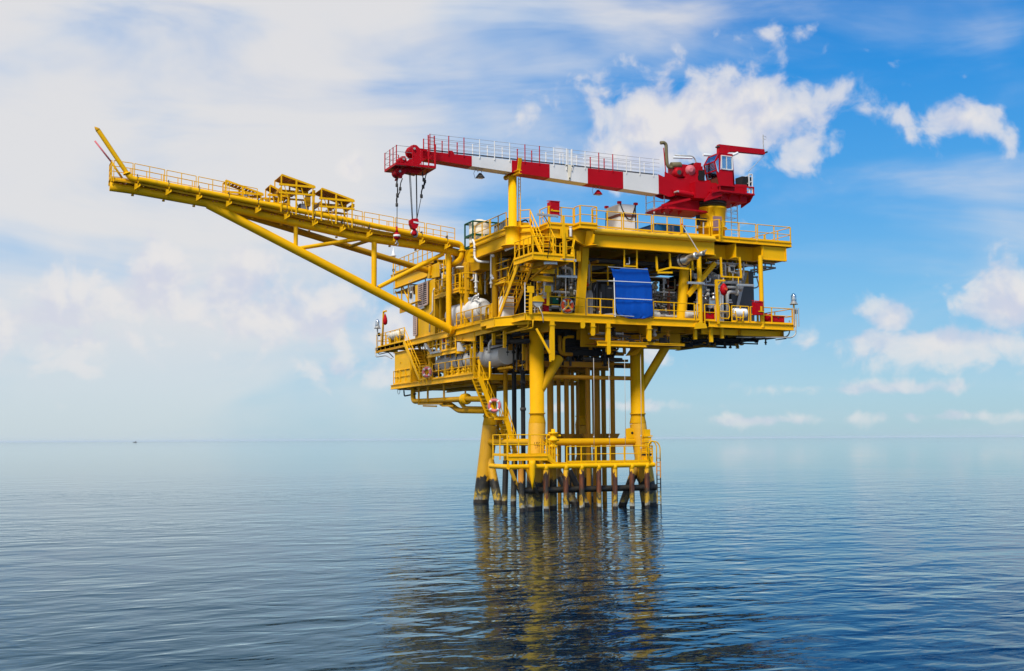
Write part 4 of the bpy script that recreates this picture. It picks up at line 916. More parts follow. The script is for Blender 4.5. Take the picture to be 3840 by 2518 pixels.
# diesel engine on the boom root
eg = lambda x, y, yy=YC - .2: wy('Q', x, y, yy)
p0, p1 = eg(420, 780), eg(1000, 560); EB = box('engine', CR, 'red', (p0.x, YC - .35, p0.z), (p1.x, YC + .5, p1.z - .1))
lathe('engine_drum', EB, 'red', eg(540, 700, yn - .1), eg(540, 700, yn - .1) + V((0, .9, 0)), [(.12, -.02), (.32, 0), (.34, .1), (.34, .8), (.3, .9)], 20)
lathe('engine_drum_cap', EB, 'dark_steel', eg(540, 700, yn - .16), eg(540, 700, yn) + V((0, .2, 0)), [(.16, 0), (.16, .06)], 12)
lathe('engine_fan', EB, 'pink', eg(790, 650, yn - .15), eg(790, 650, yn) + V((0, .5, 0)), [(.12, 0), (.18, .02), (.2, .1), (.36, .12), (.36, .3), (.3, .5)], 18)
p0, p1 = eg(860, 780), eg(960, 520); box('engine_rear', EB, 'red', (p0.x, YC - .4, p0.z), (p1.x, YC + .4, p1.z))
p0 = eg(950, 740); box('engine_pump', EB, 'dark', p0 - V((.2, .3, .5)), p0 + V((.25, .3, .2)))
pipe('engine_hose', EB, 'dark', [eg(1010, 700), eg(1040, 640), eg(1060, 760), eg(1040, 840)], .05, 8); pipe('engine_hose', EB, 'dark', [eg(600, 620), eg(700, 570), eg(830, 520)], .06, 8)
pipe('exhaust', EB, 'khaki', [eg(150, 92), eg(225, 85), eg(265, 130), eg(270, 330), eg(285, 540), eg(330, 610), eg(400, 600)], .12, 12, .2)
tube('silencer', EB, 'khaki', eg(370, 560), eg(560, 555), .22, 14)
tube('exhaust_stay', EB, 'red', eg(213, 195), eg(265, 800), .035, 8)
tube('work_lamp', CR, 'lamp_white', eg(405, 395), eg(805, 408), .075, 10)
pipe('lamp_arm', CR, 'galv', [eg(450, 350), eg(800, 365), eg(865, 420), eg(890, 520), eg(890, 700)], .05, 8, .2)
# pedestal
PD = thing('crane_pedestal', 'fat yellow crane pedestal column on upper deck', 'pedestal', (TX, YC, ZT))
lathe('column', PD, 'yellow', (TX, YC, ZT - .1), (TX, YC, 21), [(.92, 0), (.92, 1.0), (1.08, 1.02), (1.08, 1.1), (.92, 1.12), (.97, 1.6), (1.02, 2.35), (1.06, 2.4), (1.06, 2.52), (.95, 2.52)], 36)
p = wy('D', 1755, 1070, YC - 1.05); box('meter_cabinet', PD, 'purple_grey', p - V((.3, .12, .5)), p + V((.3, .08, .5)))
p = wy('D', 1600, 1030, YC - 1.0); box('lamp_box', PD, 'dark', p - V((.28, .1, .1)), p + V((.25, .1, .12)))
p = wy('D', 1540, 1030, YC - .5); box('speaker', PD, 'dark', p - V((.1, .12, .35)), p + V((.1, .12, .35)))
tube('conduit', PD, 'galv', wy('D', 1600, 1050, YC - 1.02), wy('D', 1600, 1190, YC - 1.02), .05, 8)
for dx in (1650, 1715): p = wy('D', dx, 920, YC - 1.02); box('lifting_eye', PD, 'yellow_dark', p - V((.03, .04, .12)), p + V((.03, .05, .12)))
for sx in (-1, 1): box('side_lug', PD, 'yellow', (TX + sx * .95 - .1, YC - .2, 19.3), (TX + sx * .95 + .1, YC + .2, 19.65))
CL = thing('caged_ladder', 'white caged ladder from upper deck up to the crane house', 'ladder', (12, YC, ZT))
la, lb = wy('D', 1905, 1190, YC), wy('D', 1975, 1190, YC)
for x, t in ((la.x, 21.2), (lb.x, 21.2)): tube('stile', CL, 'white', (x, YC - .1, ZT), (x, YC - .1, t), .035, 8)
for i in range(11): tube('rung', CL, 'white', (la.x, YC - .1, ZT + .2 + i * .28), (lb.x, YC - .1, ZT + .2 + i * .28), .022, 6)
for z in (19.9, 20.4): pipe('cage_hoop', CL, 'white', [(lb.x, YC - .1, z), (lb.x - .05, YC + .45, z), (la.x - .5, YC + .4, z), (la.x - .55, YC - .1, z), (la.x, YC - .1, z)], .022, 6, .25)
for x, y in ((la.x - .55, YC + .1), (la.x - .35, YC + .4), (la.x, YC + .43), (la.x - .5, YC - .1)): tube('cage_bar', CL, 'white', (x, y, 19.85), (x, y, 20.6), .018, 6)
# hook block, headache ball, pennants
HB = thing('hook_block', 'red main hook block with grey hook hanging from the crane head', 'hook', wy('C', 460, 1250, YC))
h0 = wy('C', 460, 1120, YC); Y_ = YC
prism('block_body', HB, 'red', [wy('C', x, y, YC - .2) for x, y in ((430, 1075), (490, 1068), (505, 1085), (505, 1140), (490, 1175), (470, 1190), (440, 1180), (418, 1130), (415, 1090))], (0, .4, 0))
for q in ((440, 1105, 500, 1120),): bar('white_stripe', HB, 'white', wy('C', 448, 1110, YC - .215), wy('C', 504, 1122, YC - .215), .02, .1)
lathe('swivel', HB, 'red', wy('C', 455, 1185, YC), wy('C', 455, 1225, YC), [(.1, 0), (.12, .1), (.18, .3), (.18, .42)], 12)
torus('hook', HB, 'steel', wy('C', 457, 1240, YC), (.0, 1, 0), .2, .065, 20, 8, .8)
for x0, x1 in ((400, 432), (413, 440), (476, 484), (483, 490)): tube('wire', HB, 'dark_steel', wy('C', x0, 560, YC), wy('C', x1, 1080, YC), .022, 6)
HBL = thing('headache_ball', 'small red and white ball hook hanging left of the hook block', 'hook', wy('C', 262, 1330, YC))
cb = wy('C', 262, 1268, YC)
lathe('ball', HBL, 'red', cb - V((0, 0, .26)), cb + V((0, 0, .3)), [(.05, 0), (.14, .06), (.2, .15), (.215, .26), (.2, .36), (.13, .45), (.05, .52)], 18)
lathe('ball_band', HBL, 'white', cb - V((0, 0, .05)), cb + V((0, 0, .2)), [(.218, 0), (.222, .04), (.216, .13)], 18)
lathe('ball_cap', HBL, 'red', cb + V((0, 0, .25)), cb + V((0, 0, .6)), [(.1, 0), (.06, .15), (.05, .35)], 12); tube('hook_shank', HBL, 'steel', cb - V((0, 0, .26)), cb - V((0, 0, .42)), .05, 8); torus('hook', HBL, 'steel', cb - V((0, 0, .5)), (0, 1, 0), .09, .035, 14, 6, .85)
tube('wire', HBL, 'dark_steel', wy('C', 268, 610, YC), wy('C', 263, 1215, YC), .024, 6)
def chain(label, pts, r=.045):
    t = thing('sling', label, 'sling', pts[-1], 'slings on the crane head')
    for i, (a, b) in enumerate(zip(pts[:-1], pts[1:])):
        pipe('strand', t, 'dark', [a, (a + b) / 2 + V((.06 if i % 2 else -.06, 0, 0)), b], r * .7, 6, .3); tube('shackle', t, 'dark_steel', b - V((0, 0, .1)), b + V((0, 0, .1)), r * 1.9, 8)
    return t
chain('dark sling hanging beside the ball hook wire', [wy('C', q, w, YC - .15) for q, w in ((275, 625), (262, 700), (268, 810), (262, 920))])
chain('second dark sling hanging under the crane nose', [wy('C', q, w, YC - .1) for q, w in ((325, 625), (300, 740), (270, 820))])
chain('dark sling looped from the right side of the crane basket', [wy('C', q, w, YC - .1) for q, w in ((552, 545), (562, 640), (555, 715), (535, 820))])
chain('dark sling doubled beside it at the right of the basket', [wy('C', q, w, YC + .1) for q, w in ((608, 540), (575, 660), (557, 720), (538, 825))])
tube('wire', HB, 'dark_steel', wy('C', 535, 830, YC), wy('C', 490, 1060, YC), .022, 6)
# boom floodlights
for i, (c, x, y, m) in enumerate((('C', 1192, 590, 'dark_steel'), ('D', 425, 718, 'red'))):
    p = wy(c, x, y, YC); t = thing('boom_floodlight', ['dark bell floodlight hanging under the left white boom section', 'red bell floodlight hanging under the right red boom section'][i], 'floodlight', p, 'crane boom floodlights')
    lathe('bell', t, m, p + V((0, 0, -.16)), p + V((0, 0, .3)), [(.3, 0), (.27, .06), (.16, .2), (.08, .3)], 16); bar('lens', t, 'steel', p + V((-.2, 0, -.18)), p + V((.2, 0, -.18)), .3, .03)
    for s in (-.16, .1): tube('hanger', t, 'galv', p + V((s, 0, .2)), V((p.x + s, YC, zb_(p.x))), .03, 6)
    pipe('cable', t, 'galv', [V((p.x - .3, YC, zb_(p.x))), p + V((-.45, 0, .1)), p + V((-.35, 0, -.25)), p + V((-.2, 0, -.1))], .015, 6)
# crane rest
CRR = thing('crane_rest', 'slender yellow post with forked head holding up the crane boom', 'post', (-5.0, YC + .1, ZT))
rx = wx('K', 850, 300, XL).y
xc = -5.0
lathe('column', CRR, 'yellow', (xc, YC + .1, ZT - .02), (xc, YC + .1, 22), [(.36, 0), (.36, .08), (.28, .1), (.28, 3.35)], 20)
lathe('base_sleeve', CRR, 'yellow', (xc, YC + .1, 16.75), (xc, YC + .1, 18), [(.75, 0), (.75, .06), (.47, .07), (.47, 1.2), (.6, 1.21), (.6, 1.27)], 24)
zt_ = ZT + 3.35
ibeam('cradle_beam', CRR, 'yellow', (xc, YC - 1.0, zt_ + .2), (xc, YC + .85, zt_ + .2), .24, .3)
for yy, s in ((YC - .85, 1), (YC + .75, -1)): bar('cradle_horn', CRR, 'yellow', (xc, yy, zt_ + .15), (xc, yy - s * .25, zt_ + .95), .22, .08)
tube('roller', CRR, 'yellow_dark', (xc - .05, YC + .9, zt_ + .1), (xc - .05, YC + 1.05, zt_ + .1), .17, 12)
for dy in (-.14, .14): tube('ladder_stile', CRR, 'yellow', (xc + .5, YC + .1 + dy, ZT + .3), (xc + .5, YC + .1 + dy, zt_), .028, 6)
for i in range(12): tube('ladder_rung', CRR, 'yellow', (xc + .5, YC - .05, ZT + .45 + i * .25), (xc + .5, YC + .25, ZT + .45 + i * .25), .018, 6)
# ================================================================== stairs of the left corner
stairs('lower long yellow stairway from main deck up to the corner landing', (-5.1, 4.45, ZM), (-5.1, 1.0, 15.68), (.92, 0, 0), 13, rh=1.05)
LN = thing('stair_landing', 'yellow stair landing platform hanging at the near corner below upper deck', 'landing', (-4, -.5, 15.7))
lz, lx_, lr, ly0, ly1 = 15.7, -5.42, -2.62, -1.65, 1.05
prism('landing_plate', LN, 'yellow', [(lx_, ly0, lz - .02), (lr, ly0, lz - .02), (lr, .4, lz - .02), (-4.1, .4, lz - .02), (-4.1, ly1, lz - .02), (lx_, ly1, lz - .02)], (0, 0, -.05))
ibeam('landing_beam', LN, 'yellow', (lx_, ly0, lz), (lr, ly0, lz), .36, .14); ibeam('landing_beam', LN, 'yellow', (lx_, ly1, lz), (lx_, ly0 + .06, lz), .36, .14); ibeam('landing_beam', LN, 'yellow', (lr, .3, lz), (lr, ly0 + .06, lz), .3, .14)
ibeam('landing_bearer', LN, 'yellow_dark', (-4.1, ly0 + .1, lz - .08), (-4.1, 3.0, lz - .08), .4, .2); ibeam('landing_bearer', LN, 'yellow_dark', (-3.0, ly0 + .1, lz - .08), (-3.0, 3.0, lz - .08), .4, .2)
bar('landing_brace', LN, 'yellow', (lr - .1, ly0 + .1, lz + .0), (-1.75, -.1, 17.0), .13); bar('landing_brace', LN, 'yellow_dark', (-4.1, ly0 + .3, lz - .45), (-4.1, 1.5, 14.6), .12)
ibeam('landing_bearer', LN, 'yellow', wy('K', 1150, 890, 1.2), wy('K', 1480, 900, 1.2), .3, .2); ibeam('landing_bearer', LN, 'yellow', wy('K', 1150, 985, 1.2), wy('K', 1460, 1010, 1.2), .36, .2)
rail('railing round the corner stair landing below upper deck', [(lx_, 1.0, lz), (lx_, ly0, lz), (lr, ly0, lz), (lr, .2, lz)], panel=1.5, gap=.02)
stairs('upper short yellow stairway from corner landing to upper deck', (-4.35, -1.0, lz), (-4.1, 1.4, ZT), (.88, 0, 0), 9, rh=1.0)
bar('gate_post', LN, 'yellow', (-3.35, ly0 - .1, lz - .2), (-3.35, ly0 - .1, lz + 2.5), .13)
pipe('lamp_cable', LN, 'dark', [wy('M', 740, 150, -1.7), wy('M', 930, 440, -1.7), wy('M', 1010, 640, -1.7), wy('M', 960, 1150, -1.7), wy('M', 900, 1500, -1.7)], .022, 6, .3)
bar('bracket_arm', LN, 'yellow', wy('M', 1420, 760, ly0 - .05), wy('M', 1420, 1400, ly0 - .05), .15, .08); 
p = wy('M', 1410, 750, -.1); box('sign_plate', LN, 'yellow', p - V((.3, .03, .28)), p + V((.25, .03, .3)))
strip_light('white strip light on a yellow pole in front of the red cabinet', wy('M', 610, 205, -1.7), wy('M', 1210, 262, -1.7), [wy('M', 930, 165, -1.7), wy('M', 985, 260, -1.7), wy('M', 985, 560, -1.7), wy('M', 985, 1350, -1.7)])
strip_light('strip light under the corner stair landing', wy('K', 1340, 810, -1.5), wy('K', 1510, 815, -1.5)); strip_light('strip light beside the first, at right end of the corner landing', wy('K', 1560, 765, -1.6), wy('K', 1790, 775, -1.6))
strip_light('strip light below the girder next to the crane rest foot', wx('K', 770, 620, XL + .2), wx('K', 910, 570, XL + .2))

# ================================================================== upper deck cargo
TK = thing('tote_tank', 'cream plastic tank in a green tubular frame on upper deck', 'tank', (-4.2, 8, ZT))
ta, tb = wx('C', 1110, 1100, -4.5), wx('C', 1022, 1150, -4.5)
tx0, tx1 = -4.5, -2.5; ty0 = ta.y; ty1 = tb.y; tz = ta.z
for x in (tx0, tx1):
    for y in (ty0, ty1): tube('frame_post', TK, 'frame_green', (x, y, ZT), (x, y, tz), .06, 10)
for z in (tz, tz - .95, tz - 1.75):
    for a, b in (((tx0, ty0), (tx1, ty0)), ((tx1, ty0), (tx1, ty1)), ((tx1, ty1), (tx0, ty1)), ((tx0, ty1), (tx0, ty0))):
        if z == tz: tube('frame_rail', TK, 'frame_green', (*a, z), (*b, z), .06, 10)
        else: bar('frame_rail', TK, 'frame_green', (*a, z), (*b, z), .08, .14)
cx_, cy_ = (tx0 + tx1) / 2 - .15, (ty0 + ty1) / 2; rr = .78
lathe('tank_body', TK, 'cream', (cx_, cy_, ZT + .02), (cx_, cy_, tz), [(rr * .9, 0), (rr, .1), (rr, .62), (rr * .96, .66), (rr, .7), (rr, 1.35), (rr * .96, 1.4), (rr, 1.45), (rr, 1.75), (rr * .9, 1.95), (rr * .45, 2.0), (rr * .3, 2.1)], 28)
p = wx('C', 1190, 1265, -4.5); box('label_plate', TK, 'white', (cx_ - .1, cy_ - rr - .03, p.z - .08), (cx_ + .3, cy_ - rr + .05, p.z + .08))
pipe('tank_hose', TK, 'dark', [(tx1 - .1, ty0 - .05, ZT + .2), (tx1 - .15, ty0 - .08, ZT + .9), (tx1 + .1, ty0 - .08, ZT + 1.0), (tx1 + .1, ty0 - .08, ZT + .1)], .04, 8, .2)
SK = thing('skid_basket', 'low grey equipment basket on upper deck left of the crane rest', 'basket', (-4.2, 4, ZT))
sa, sb = wx('K', 610, 300, -4.7), wx('K', 800, 220, -4.7)
box('basket_side', SK, 'light_grey', (-4.7, sb.y, ZT + .1), (-4.64, sa.y, ZT + .75)); box('basket_base', SK, 'blue', (-4.75, sb.y, ZT), (-3.6, sa.y, ZT + .14))
for i in range(7): y = sb.y + (sa.y - sb.y) * i / 6; bar('basket_rib', SK, 'galv', (-4.74, y, ZT + .1), (-4.74, y, ZT + .8), .06)
tube('basket_rim', SK, 'dark', (-4.72, sb.y, ZT + .85), (-4.72, sa.y, ZT + .65), .05, 8)
GP = thing('fire_pump', 'small yellow pump skid with red cap behind the short railing', 'pump', (-3.9, 2.4, ZT))
p = wy('M', 90, 500, 2.5); box('skid', GP, 'yellow', p - V((.5, .3, .15)), p + V((.5, .3, .1))); pipe('hose', GP, 'dark', [p + V((-.4, 0, .15)), p + V((.1, 0, .2)), p + V((.4, 0, .35)), p + V((.55, 0, .2))], .05, 8); lathe('cap', GP, 'red', p + V((.75, 0, 0)), p + V((.75, 0, .5)), [(.08, 0), (.08, .2), (.12, .22), (.1, .38), (.03, .42)], 10)
CB = thing('fire_cabinet', 'tall red fire cabinet on the near corner railing of upper deck', 'cabinet', wy('F', 330, 260, -.12), 'red fire cabinets')
a, b = wy('F', 262, 62, -.15), wy('F', 392, 285, -.15)
box('cabinet_body', CB, 'red', (a.x, -.15, b.z + .06), (b.x, .4, a.z)); prism('cabinet_roof', CB, 'red', [(a.x - .02, -.18, a.z), (b.x + .02, -.18, a.z), (b.x + .02, .42, a.z + .1), (a.x - .02, .42, a.z + .1)], (0, 0, .05))
box('strap', CB, 'yellow', (a.x + .38, -.2, b.z + .35), (a.x + .56, -.155, a.z - .55)); box('strap', CB, 'yellow', (a.x - .02, -.19, b.z + .28), (b.x, -.155, b.z + .36)); box('strap', CB, 'yellow', (a.x + .02, -.19, b.z + .3), (a.x + .1, -.155, a.z - .5))
WB = thing('bag_stack', 'two stacked white bulk containers with brown band and lifting straps on upper deck', 'container', (3.4, 2.5, ZT))
wa, wb_, wt = wy('D', 665, 1130, 2.3), wy('D', 848, 1130, 2.3), wy('D', 700, 850, 2.3)
x0, x1, y0 = wa.x, wb_.x, 2.3; y1 = y0 + 1.75
zA, zB, zT_ = ZT, wy('D', 750, 985, 2.3).z, wt.z
box('container', WB, 'white', (x0, y0, zA), (x1, y1, zB - .06)); box('container', WB, 'white', (x0 - .01, y0 - .01, zB + .14), (x1 + .01, y1 + .01, zT_)); box('brown_band', WB, 'brown', (x0 - .03, y0 - .03, zB - .05), (x1 + .03, y1 + .03, zB + .13))
box('front_panel', WB, 'white', (x0 + .05, y0 - .03, zB + .2), (x1 - .05, y0 - .012, zT_ - .05)); box('front_panel', WB, 'white', (x0 + .05, y0 - .02, ZT + .1), (x1 - .05, y0 - .005, zB - .12))
for x, y in ((x0, y0), (x1, y0), (x0, y1)): box('corner_lug', WB, 'red', (x - .12, y - .1, zT_), (x + .12, y + .1, zT_ + .16))
for i in range(5): box('side_slat', WB, 'white', (x0 - .03, y0 + .3, zT_ - .15 - i * .12), (x0 - .012, y1 - .2, zT_ - .09 - i * .12))
pipe('strap', WB, 'dark', [(x0, y0 - .05, zT_ + .1), (x0 + .2, y0 - .06, zB + .4), (x0 + .55, y0 - .08, zB - .2), (x0 + .9, y0 - .08, zB - .25), (x1 - .25, y0 - .06, zB + .2), (x1, y0 - .05, zT_ + .1)], .035, 8, .3)
pipe('strap', WB, 'dark', [(x1, y0 - .03, zT_ + .1), (x1 - .08, y0 - .06, zB + .5), (x1 - .02, y0 - .05, ZT)], .035, 8, .3); pipe('strap', WB, 'dark', [(x0 - .05, y1, zB + .5), (x0 - .1, y1, ZT)], .03, 8)
BC = thing('blue_container', 'low blue steel container with louvre on upper deck by the crane', 'container', (6.8, 2.4, ZT))
ba, bb, bt = wy('D', 1080, 1150, 2.3), wy('D', 1390, 1175, 2.3), wy('D', 1085, 1072, 2.3)
box('body', BC, 'blue', (ba.x, 2.3, ZT), (bb.x, 4.6, bt.z)); 
for i in range(7):
    lx = wy('D', 1235, 1130, 2.3).x; box('louvre', BC, 'galv', (lx - .25, 2.26, bt.z - .12 - i * .09), (lx + .25, 2.29, bt.z - .08 - i * .09))
for i in range(5): x = ba.x + (bb.x - ba.x) * i / 4; box('rib', BC, 'blue', (x - .04, 2.25, ZT), (x + .04, 2.3, bt.z))
box('end_panel', BC, 'blue', (ba.x - .03, 2.4, ZT + .1), (ba.x - .005, 4.5, bt.z - .1)); box('rim', BC, 'blue', (ba.x - .05, 2.24, bt.z), (bb.x + .05, 4.65, bt.z + .06))
p = wy('D', 960, 1130, 3); HP = thing('hose_coil', 'dark coiled hose lying beside the blue container', 'hose', (p.x, 3, ZT)); [torus('coil', HP, 'dark', (p.x, 3, ZT + .3 + i * .12), (0, .2, 1), .35 - .05 * i, .07, 16, 8) for i in range(3)]
AN = thing('davit_stay', 'small yellow pad-eye post with stay wire over the muffler', 'post', wy('D', 1360, 1170, -.1))
bar('post', AN, 'yellow', wy('D', 1358, 1180, -.1), wy('D', 1355, 1085, -.1), .14); tube('eye', AN, 'orange', wy('D', 1360, 1082, -.15), wy('D', 1360, 1082, -.05), .09, 10)
tube('stay', AN, 'galv', wy('D', 1370, 1092, -.2), wy('D', 1545, 1380, -1.1), .03, 6)

# ================================================================== left face, main deck level
V1 = thing('white_vessel', 'white horizontal pressure vessel with bolted end flange on main deck', 'tank', (-4.1, 11, ZM))
v1c = wx('R', 1090, 690, -4.2); v1z = v1c.z; y0v = v1c.y
lathe('shell', V1, 'white', (-4.1, y0v + .35, v1z), (-4.1, y0v + 6, v1z), [(.52, 0), (.74, .15), (.78, .35), (.78, 5.2), (.68, 5.6), (.45, 5.9), (.1, 6.0)], 32)
fl1 = lathe('end_flange', V1, 'white', (-4.1, y0v, v1z), (-4.1, y0v + .4, v1z), [(.52, 0), (.52, .12), (.50, .13), (.50, .2), (.52, .21), (.52, .36), (.45, .38)], 32)
for i in range(24):
    a = 2 * math.pi * i / 24; tube('flange_bolt', fl1, 'galv', (-4.1 + .47 * math.cos(a), y0v - .04, v1z + .47 * math.sin(a)), (-4.1 + .47 * math.cos(a), y0v + .3, v1z + .47 * math.sin(a)), .025, 6)
lathe('manway', V1, 'white', (-4.1, y0v + 2.0, v1z + .5), (-4.1, y0v + 2.0, v1z + 1.2), [(.42, 0), (.42, .34), (.46, .34), (.46, .42)], 24)
pipe('vent_pipe', V1, 'white', [(-4.75, y0v + .9, v1z - .1), (-4.75, y0v + .9, v1z + .5), (-4.72, y0v + .3, v1z + .85), (-4.65, y0v - .1, v1z + .85)], .075, 10, .5); lathe('vent_nozzle', V1, 'silver', (-4.65, y0v - .15, v1z + .55), (-4.65, y0v - .15, v1z + 1.0), [(.09, 0), (.06, .15), (.03, .2), (.07, .3), (.07, .45)], 10)
for dy in (1.2, 4.2): box('saddle', V1, 'light_grey', (-4.6, y0v + dy, ZM), (-3.6, y0v + dy + .3, v1z - .5))
rail('railing along left edge of main deck in front of the white vessel', [(XL, 11.6, ZM), (XL, 5.6, ZM)], panel=3.0); 
rail('short kinked railing beside the foot of the lower stairway', [(XL, 5.5, ZM), (-5.3, 4.9, ZM)], panel=2)
rail('railing on the stair foot plate at the main deck corner', [(-4.15, 1.6, ZM), (-4.0, .2, ZM)], panel=2)
rail('small railing inside the flare boom foot on main deck', [(XL + .1, 15.4, ZM), (XL + .1, 13.4, ZM)], panel=2.5, h=1.0)
HS = thing('equipment_house', 'yellow equipment house with big louvre below the flare boom', 'building', (-4, 18, ZM))
w0, w1 = 15.9, 20.3
box('wall', HS, 'yellow', (-5.1, w0, ZM), (-5.04, w1, 16.45)); box('wall', HS, 'yellow_dark', (-5.1, w0, ZM + .001), (2.2, w0 + .06, 16.45)); box('wall', HS, 'yellow', (-5.04, w1 - .06, ZM), (-1.5, w1, 16.45)); box('roof', HS, 'dark_steel', (-5.0, w0 + .05, 16.46), (-1.5, w1, 16.49))  # near end wall runs past the house, added to block sky behind the bay
def louvre(par, y0, y1, z0, z1, n, x=-5.16):
    lb = box('louvre', par, 'dark', (x - .04, y0, z0), (x + .02, y1, z1))
    for a, b in (((y0, z0), (y1, z0)), ((y0, z1), (y1, z1)), ((y0, z0), (y0, z1)), ((y1, z0), (y1, z1)), (((y0 + y1) / 2, z0), ((y0 + y1) / 2, z1))): bar('louvre_frame', lb, 'blade', (x - .12, *a), (x - .12, *b), .09)
    for i in range(n):
        z = z0 + (z1 - z0) * (i + .5) / n; prism('louvre_blade', lb, 'blade', [(x - .16, y0, z - .06), (x - .05, y0, z + .05), (x - .05, y0, z + .08), (x - .17, y0, z - .03)], (0, y1 - y0, 0))
louvre(HS, 17.1, 19.06, 14.62, 16.35, 11); louvre(HS, 19.6, 20.25, 12.5, 14.3, 12, -5.12)
pipe('downpipe', HS, 'white', [wx('E', 830, 600, -5.2), wx('E', 812, 640, -5.2), wx('E', 808, 860, -5.2), wx('E', 780, 890, -5.2), wx('E', 775, 1090, -5.2)], .05, 8)
strip_light('strip light on the yellow house wall below the louvre', wx('E', 660, 838, -5.25), wx('E', 720, 812, -5.25))
bar('awning', HS, 'yellow', wx('E', 560, 780, -5.3), wx('E', 680, 735, -5.3), .3, .06)
p0 = wx('E', 580, 690, -5.0); CBX = thing('junction_panel', 'dark instrument panel with white front left of the louvre', 'panel', p0); box('panel', CBX, 'white', p0 - V((.1, .2, .6)), p0 + V((.05, .2, .4))); box('door', CBX, 'dark_steel', p0 - V((.16, .25, .15)), p0 + V((-.1, .15, .25))); [tube('conduit', CBX, 'galv', p0 + V((-.1, dy, .4)), p0 + V((-.1, dy, 1.3)), .03, 6) for dy in (-.3, .1, .4)]
sg = thing('name_board', 'yellow board with orange letter just visible below the boom strut', 'sign', wx('E', 460, 830, -5.3)); a, b = wx('E', 442, 790, -5.3), wx('E', 545, 850, -5.3)
box('board', sg, 'yellow_dark', (-5.3, b.y, b.z), (-5.24, a.y, a.z)); text('lettering', sg, 'Sa', (-5.31, (a.y + b.y) / 2 + .4, b.z + .12), .42, 'orange', (math.pi / 2, 0, -math.pi / 2))
# small pipe gallery platform above the vessel
PG = thing('pipe_gallery', 'small yellow pipe gallery above the white vessel', 'platform', (-4.8, 11.5, 14.6))
ga, gb = wx('E', 840, 650, XL), wx('E', 1340, 600, -4.6); gz = wx('E', 1090, 610, XL).z
gy0, gy1 = wx('E', 1110, 610, XL).y, wx('E', 835, 660, XL).y
box('gallery_floor', PG, 'yellow_dark', (XL, gy0, gz - .05), (-3.6, gy1, gz)); ibeam('gallery_beam', PG, 'yellow', (XL, gy0, gz), (XL, gy1, gz), .22, .12); ibeam('gallery_beam', PG, 'yellow', (XL, gy0, gz), (-3.4, gy0, gz), .34, .14)
for y in (gy0 + .3, gy1 - .5): bar('gallery_post', PG, 'yellow', (-4.9, y, ZM), (-4.9, y, gz), .12)
rail('railing round the small pipe gallery above the white vessel', [(XL, gy1, gz), (XL, gy0, gz), (-3.4, gy0, gz)], panel=1.8, gap=.04, mid=(.3, .42))
pipe('guard_frame', PG, 'yellow', [wy('E', 1145, 690, 9.5), wy('E', 1145, 425, 9.5), wy('E', 1340, 437, 9.5), wy('E', 1340, 610, 9.5)], .035, 8, .05)
# manifold of vertical pipes beside the boom post
MF = thing('pipe_manifold', 'cluster of yellow and white vertical pipes beside the flare boom root', 'pipework', (-4.4, 12.5, ZM))
for i, (nx, y0_, y1_, m, r) in enumerate(((325, 560, 1550, 'yellow', .05), (380, 740, 1500, 'light_grey', .1), (512, 580, 1557, 'yellow', .05), (300, 800, 1540, 'white', .09), (470, 1010, 1390, 'white', .07), (800, 480, 1557, 'white', .085), (575, 440, 760, 'yellow', .07), (555, 1050, 1250, 'yellow', .2), (860, 880, 1300, 'yellow_dark', .06), (915, 820, 1000, 'yellow', .05), (430, 1150, 1557, 'yellow', .06), (745, 1050, 1200, 'yellow', .05))):
    a = wx('N', nx, y0_, -4.75); b = wx('N', nx, y1_, -4.75); tube('riser_pipe', MF, m, b, V((b.x, b.y, a.z)), r, 10)
    if m in ('white', 'light_grey') and i % 2: [tube('pipe_joint', MF, m, V((b.x, b.y, b.z + (a.z - b.z) * q)), V((b.x, b.y, b.z + (a.z - b.z) * q + .08)), r * 1.5, 10) for q in (.2, .5, .8)]
for a, b, m, r in (((420, 940), (600, 870), 'yellow', .06), ((380, 860), (560, 830), 'white', .09), ((420, 745), (480, 745), 'lamp_white', .06), ((470, 1040), (600, 1000), 'white', .12)): tube('cross_pipe', MF, m, wx('N', *a, -4.5), wx('N', *b, -4.5), r, 10)
for nx, ny in ((540, 1100), (880, 1250), (560, 1390), (760, 1080), (470, 1400)):
    p = wx('N', nx, ny, -4.5); lathe('valve', MF, 'yellow', p - V((0, 0, .25)), p + V((0, 0, .3)), [(.08, 0), (.16, .05), (.16, .12), (.09, .18), (.1, .32), (.18, .36), (.18, .44), (.06, .5)], 12)
DP = thing('drain_pipe', 'pale drain pipe dropping from the green-framed tank to below deck', 'pipe', wx('N', 1440, 600, -5.2)); pipe('pipe', DP, 'white', [wx('N', 1380, 0, -5.22), wx('N', 1435, 110, -5.22), wx('N', 1435, 540, -5.22), wx('N', 1540, 650, -5.22), wx('N', 1880, 665, -4.6)], .085, 10, .2); [tube('clip', DP, 'dark', wx('N', 1435, y, -5.22), wx('N', 1435, y + 14, -5.22), .1, 10) for y in (260, 330, 500)]
GN = thing('dish_light', 'pale dish-shaped fitting on a thin post at the pipe gallery', 'lamp', wx('N', 1020, 1300, -4.9)); p = wx('N', 1020, 850, -4.9); lathe('dish', GN, 'cream', p - V((0, 0, .1)), p + V((0, 0, .3)), [(.06, 0), (.12, .06), (.36, .1), (.36, .18), (.2, .22)], 18); tube('post', GN, 'yellow', wx('N', 1020, 1500, -4.9), p, .05, 8)
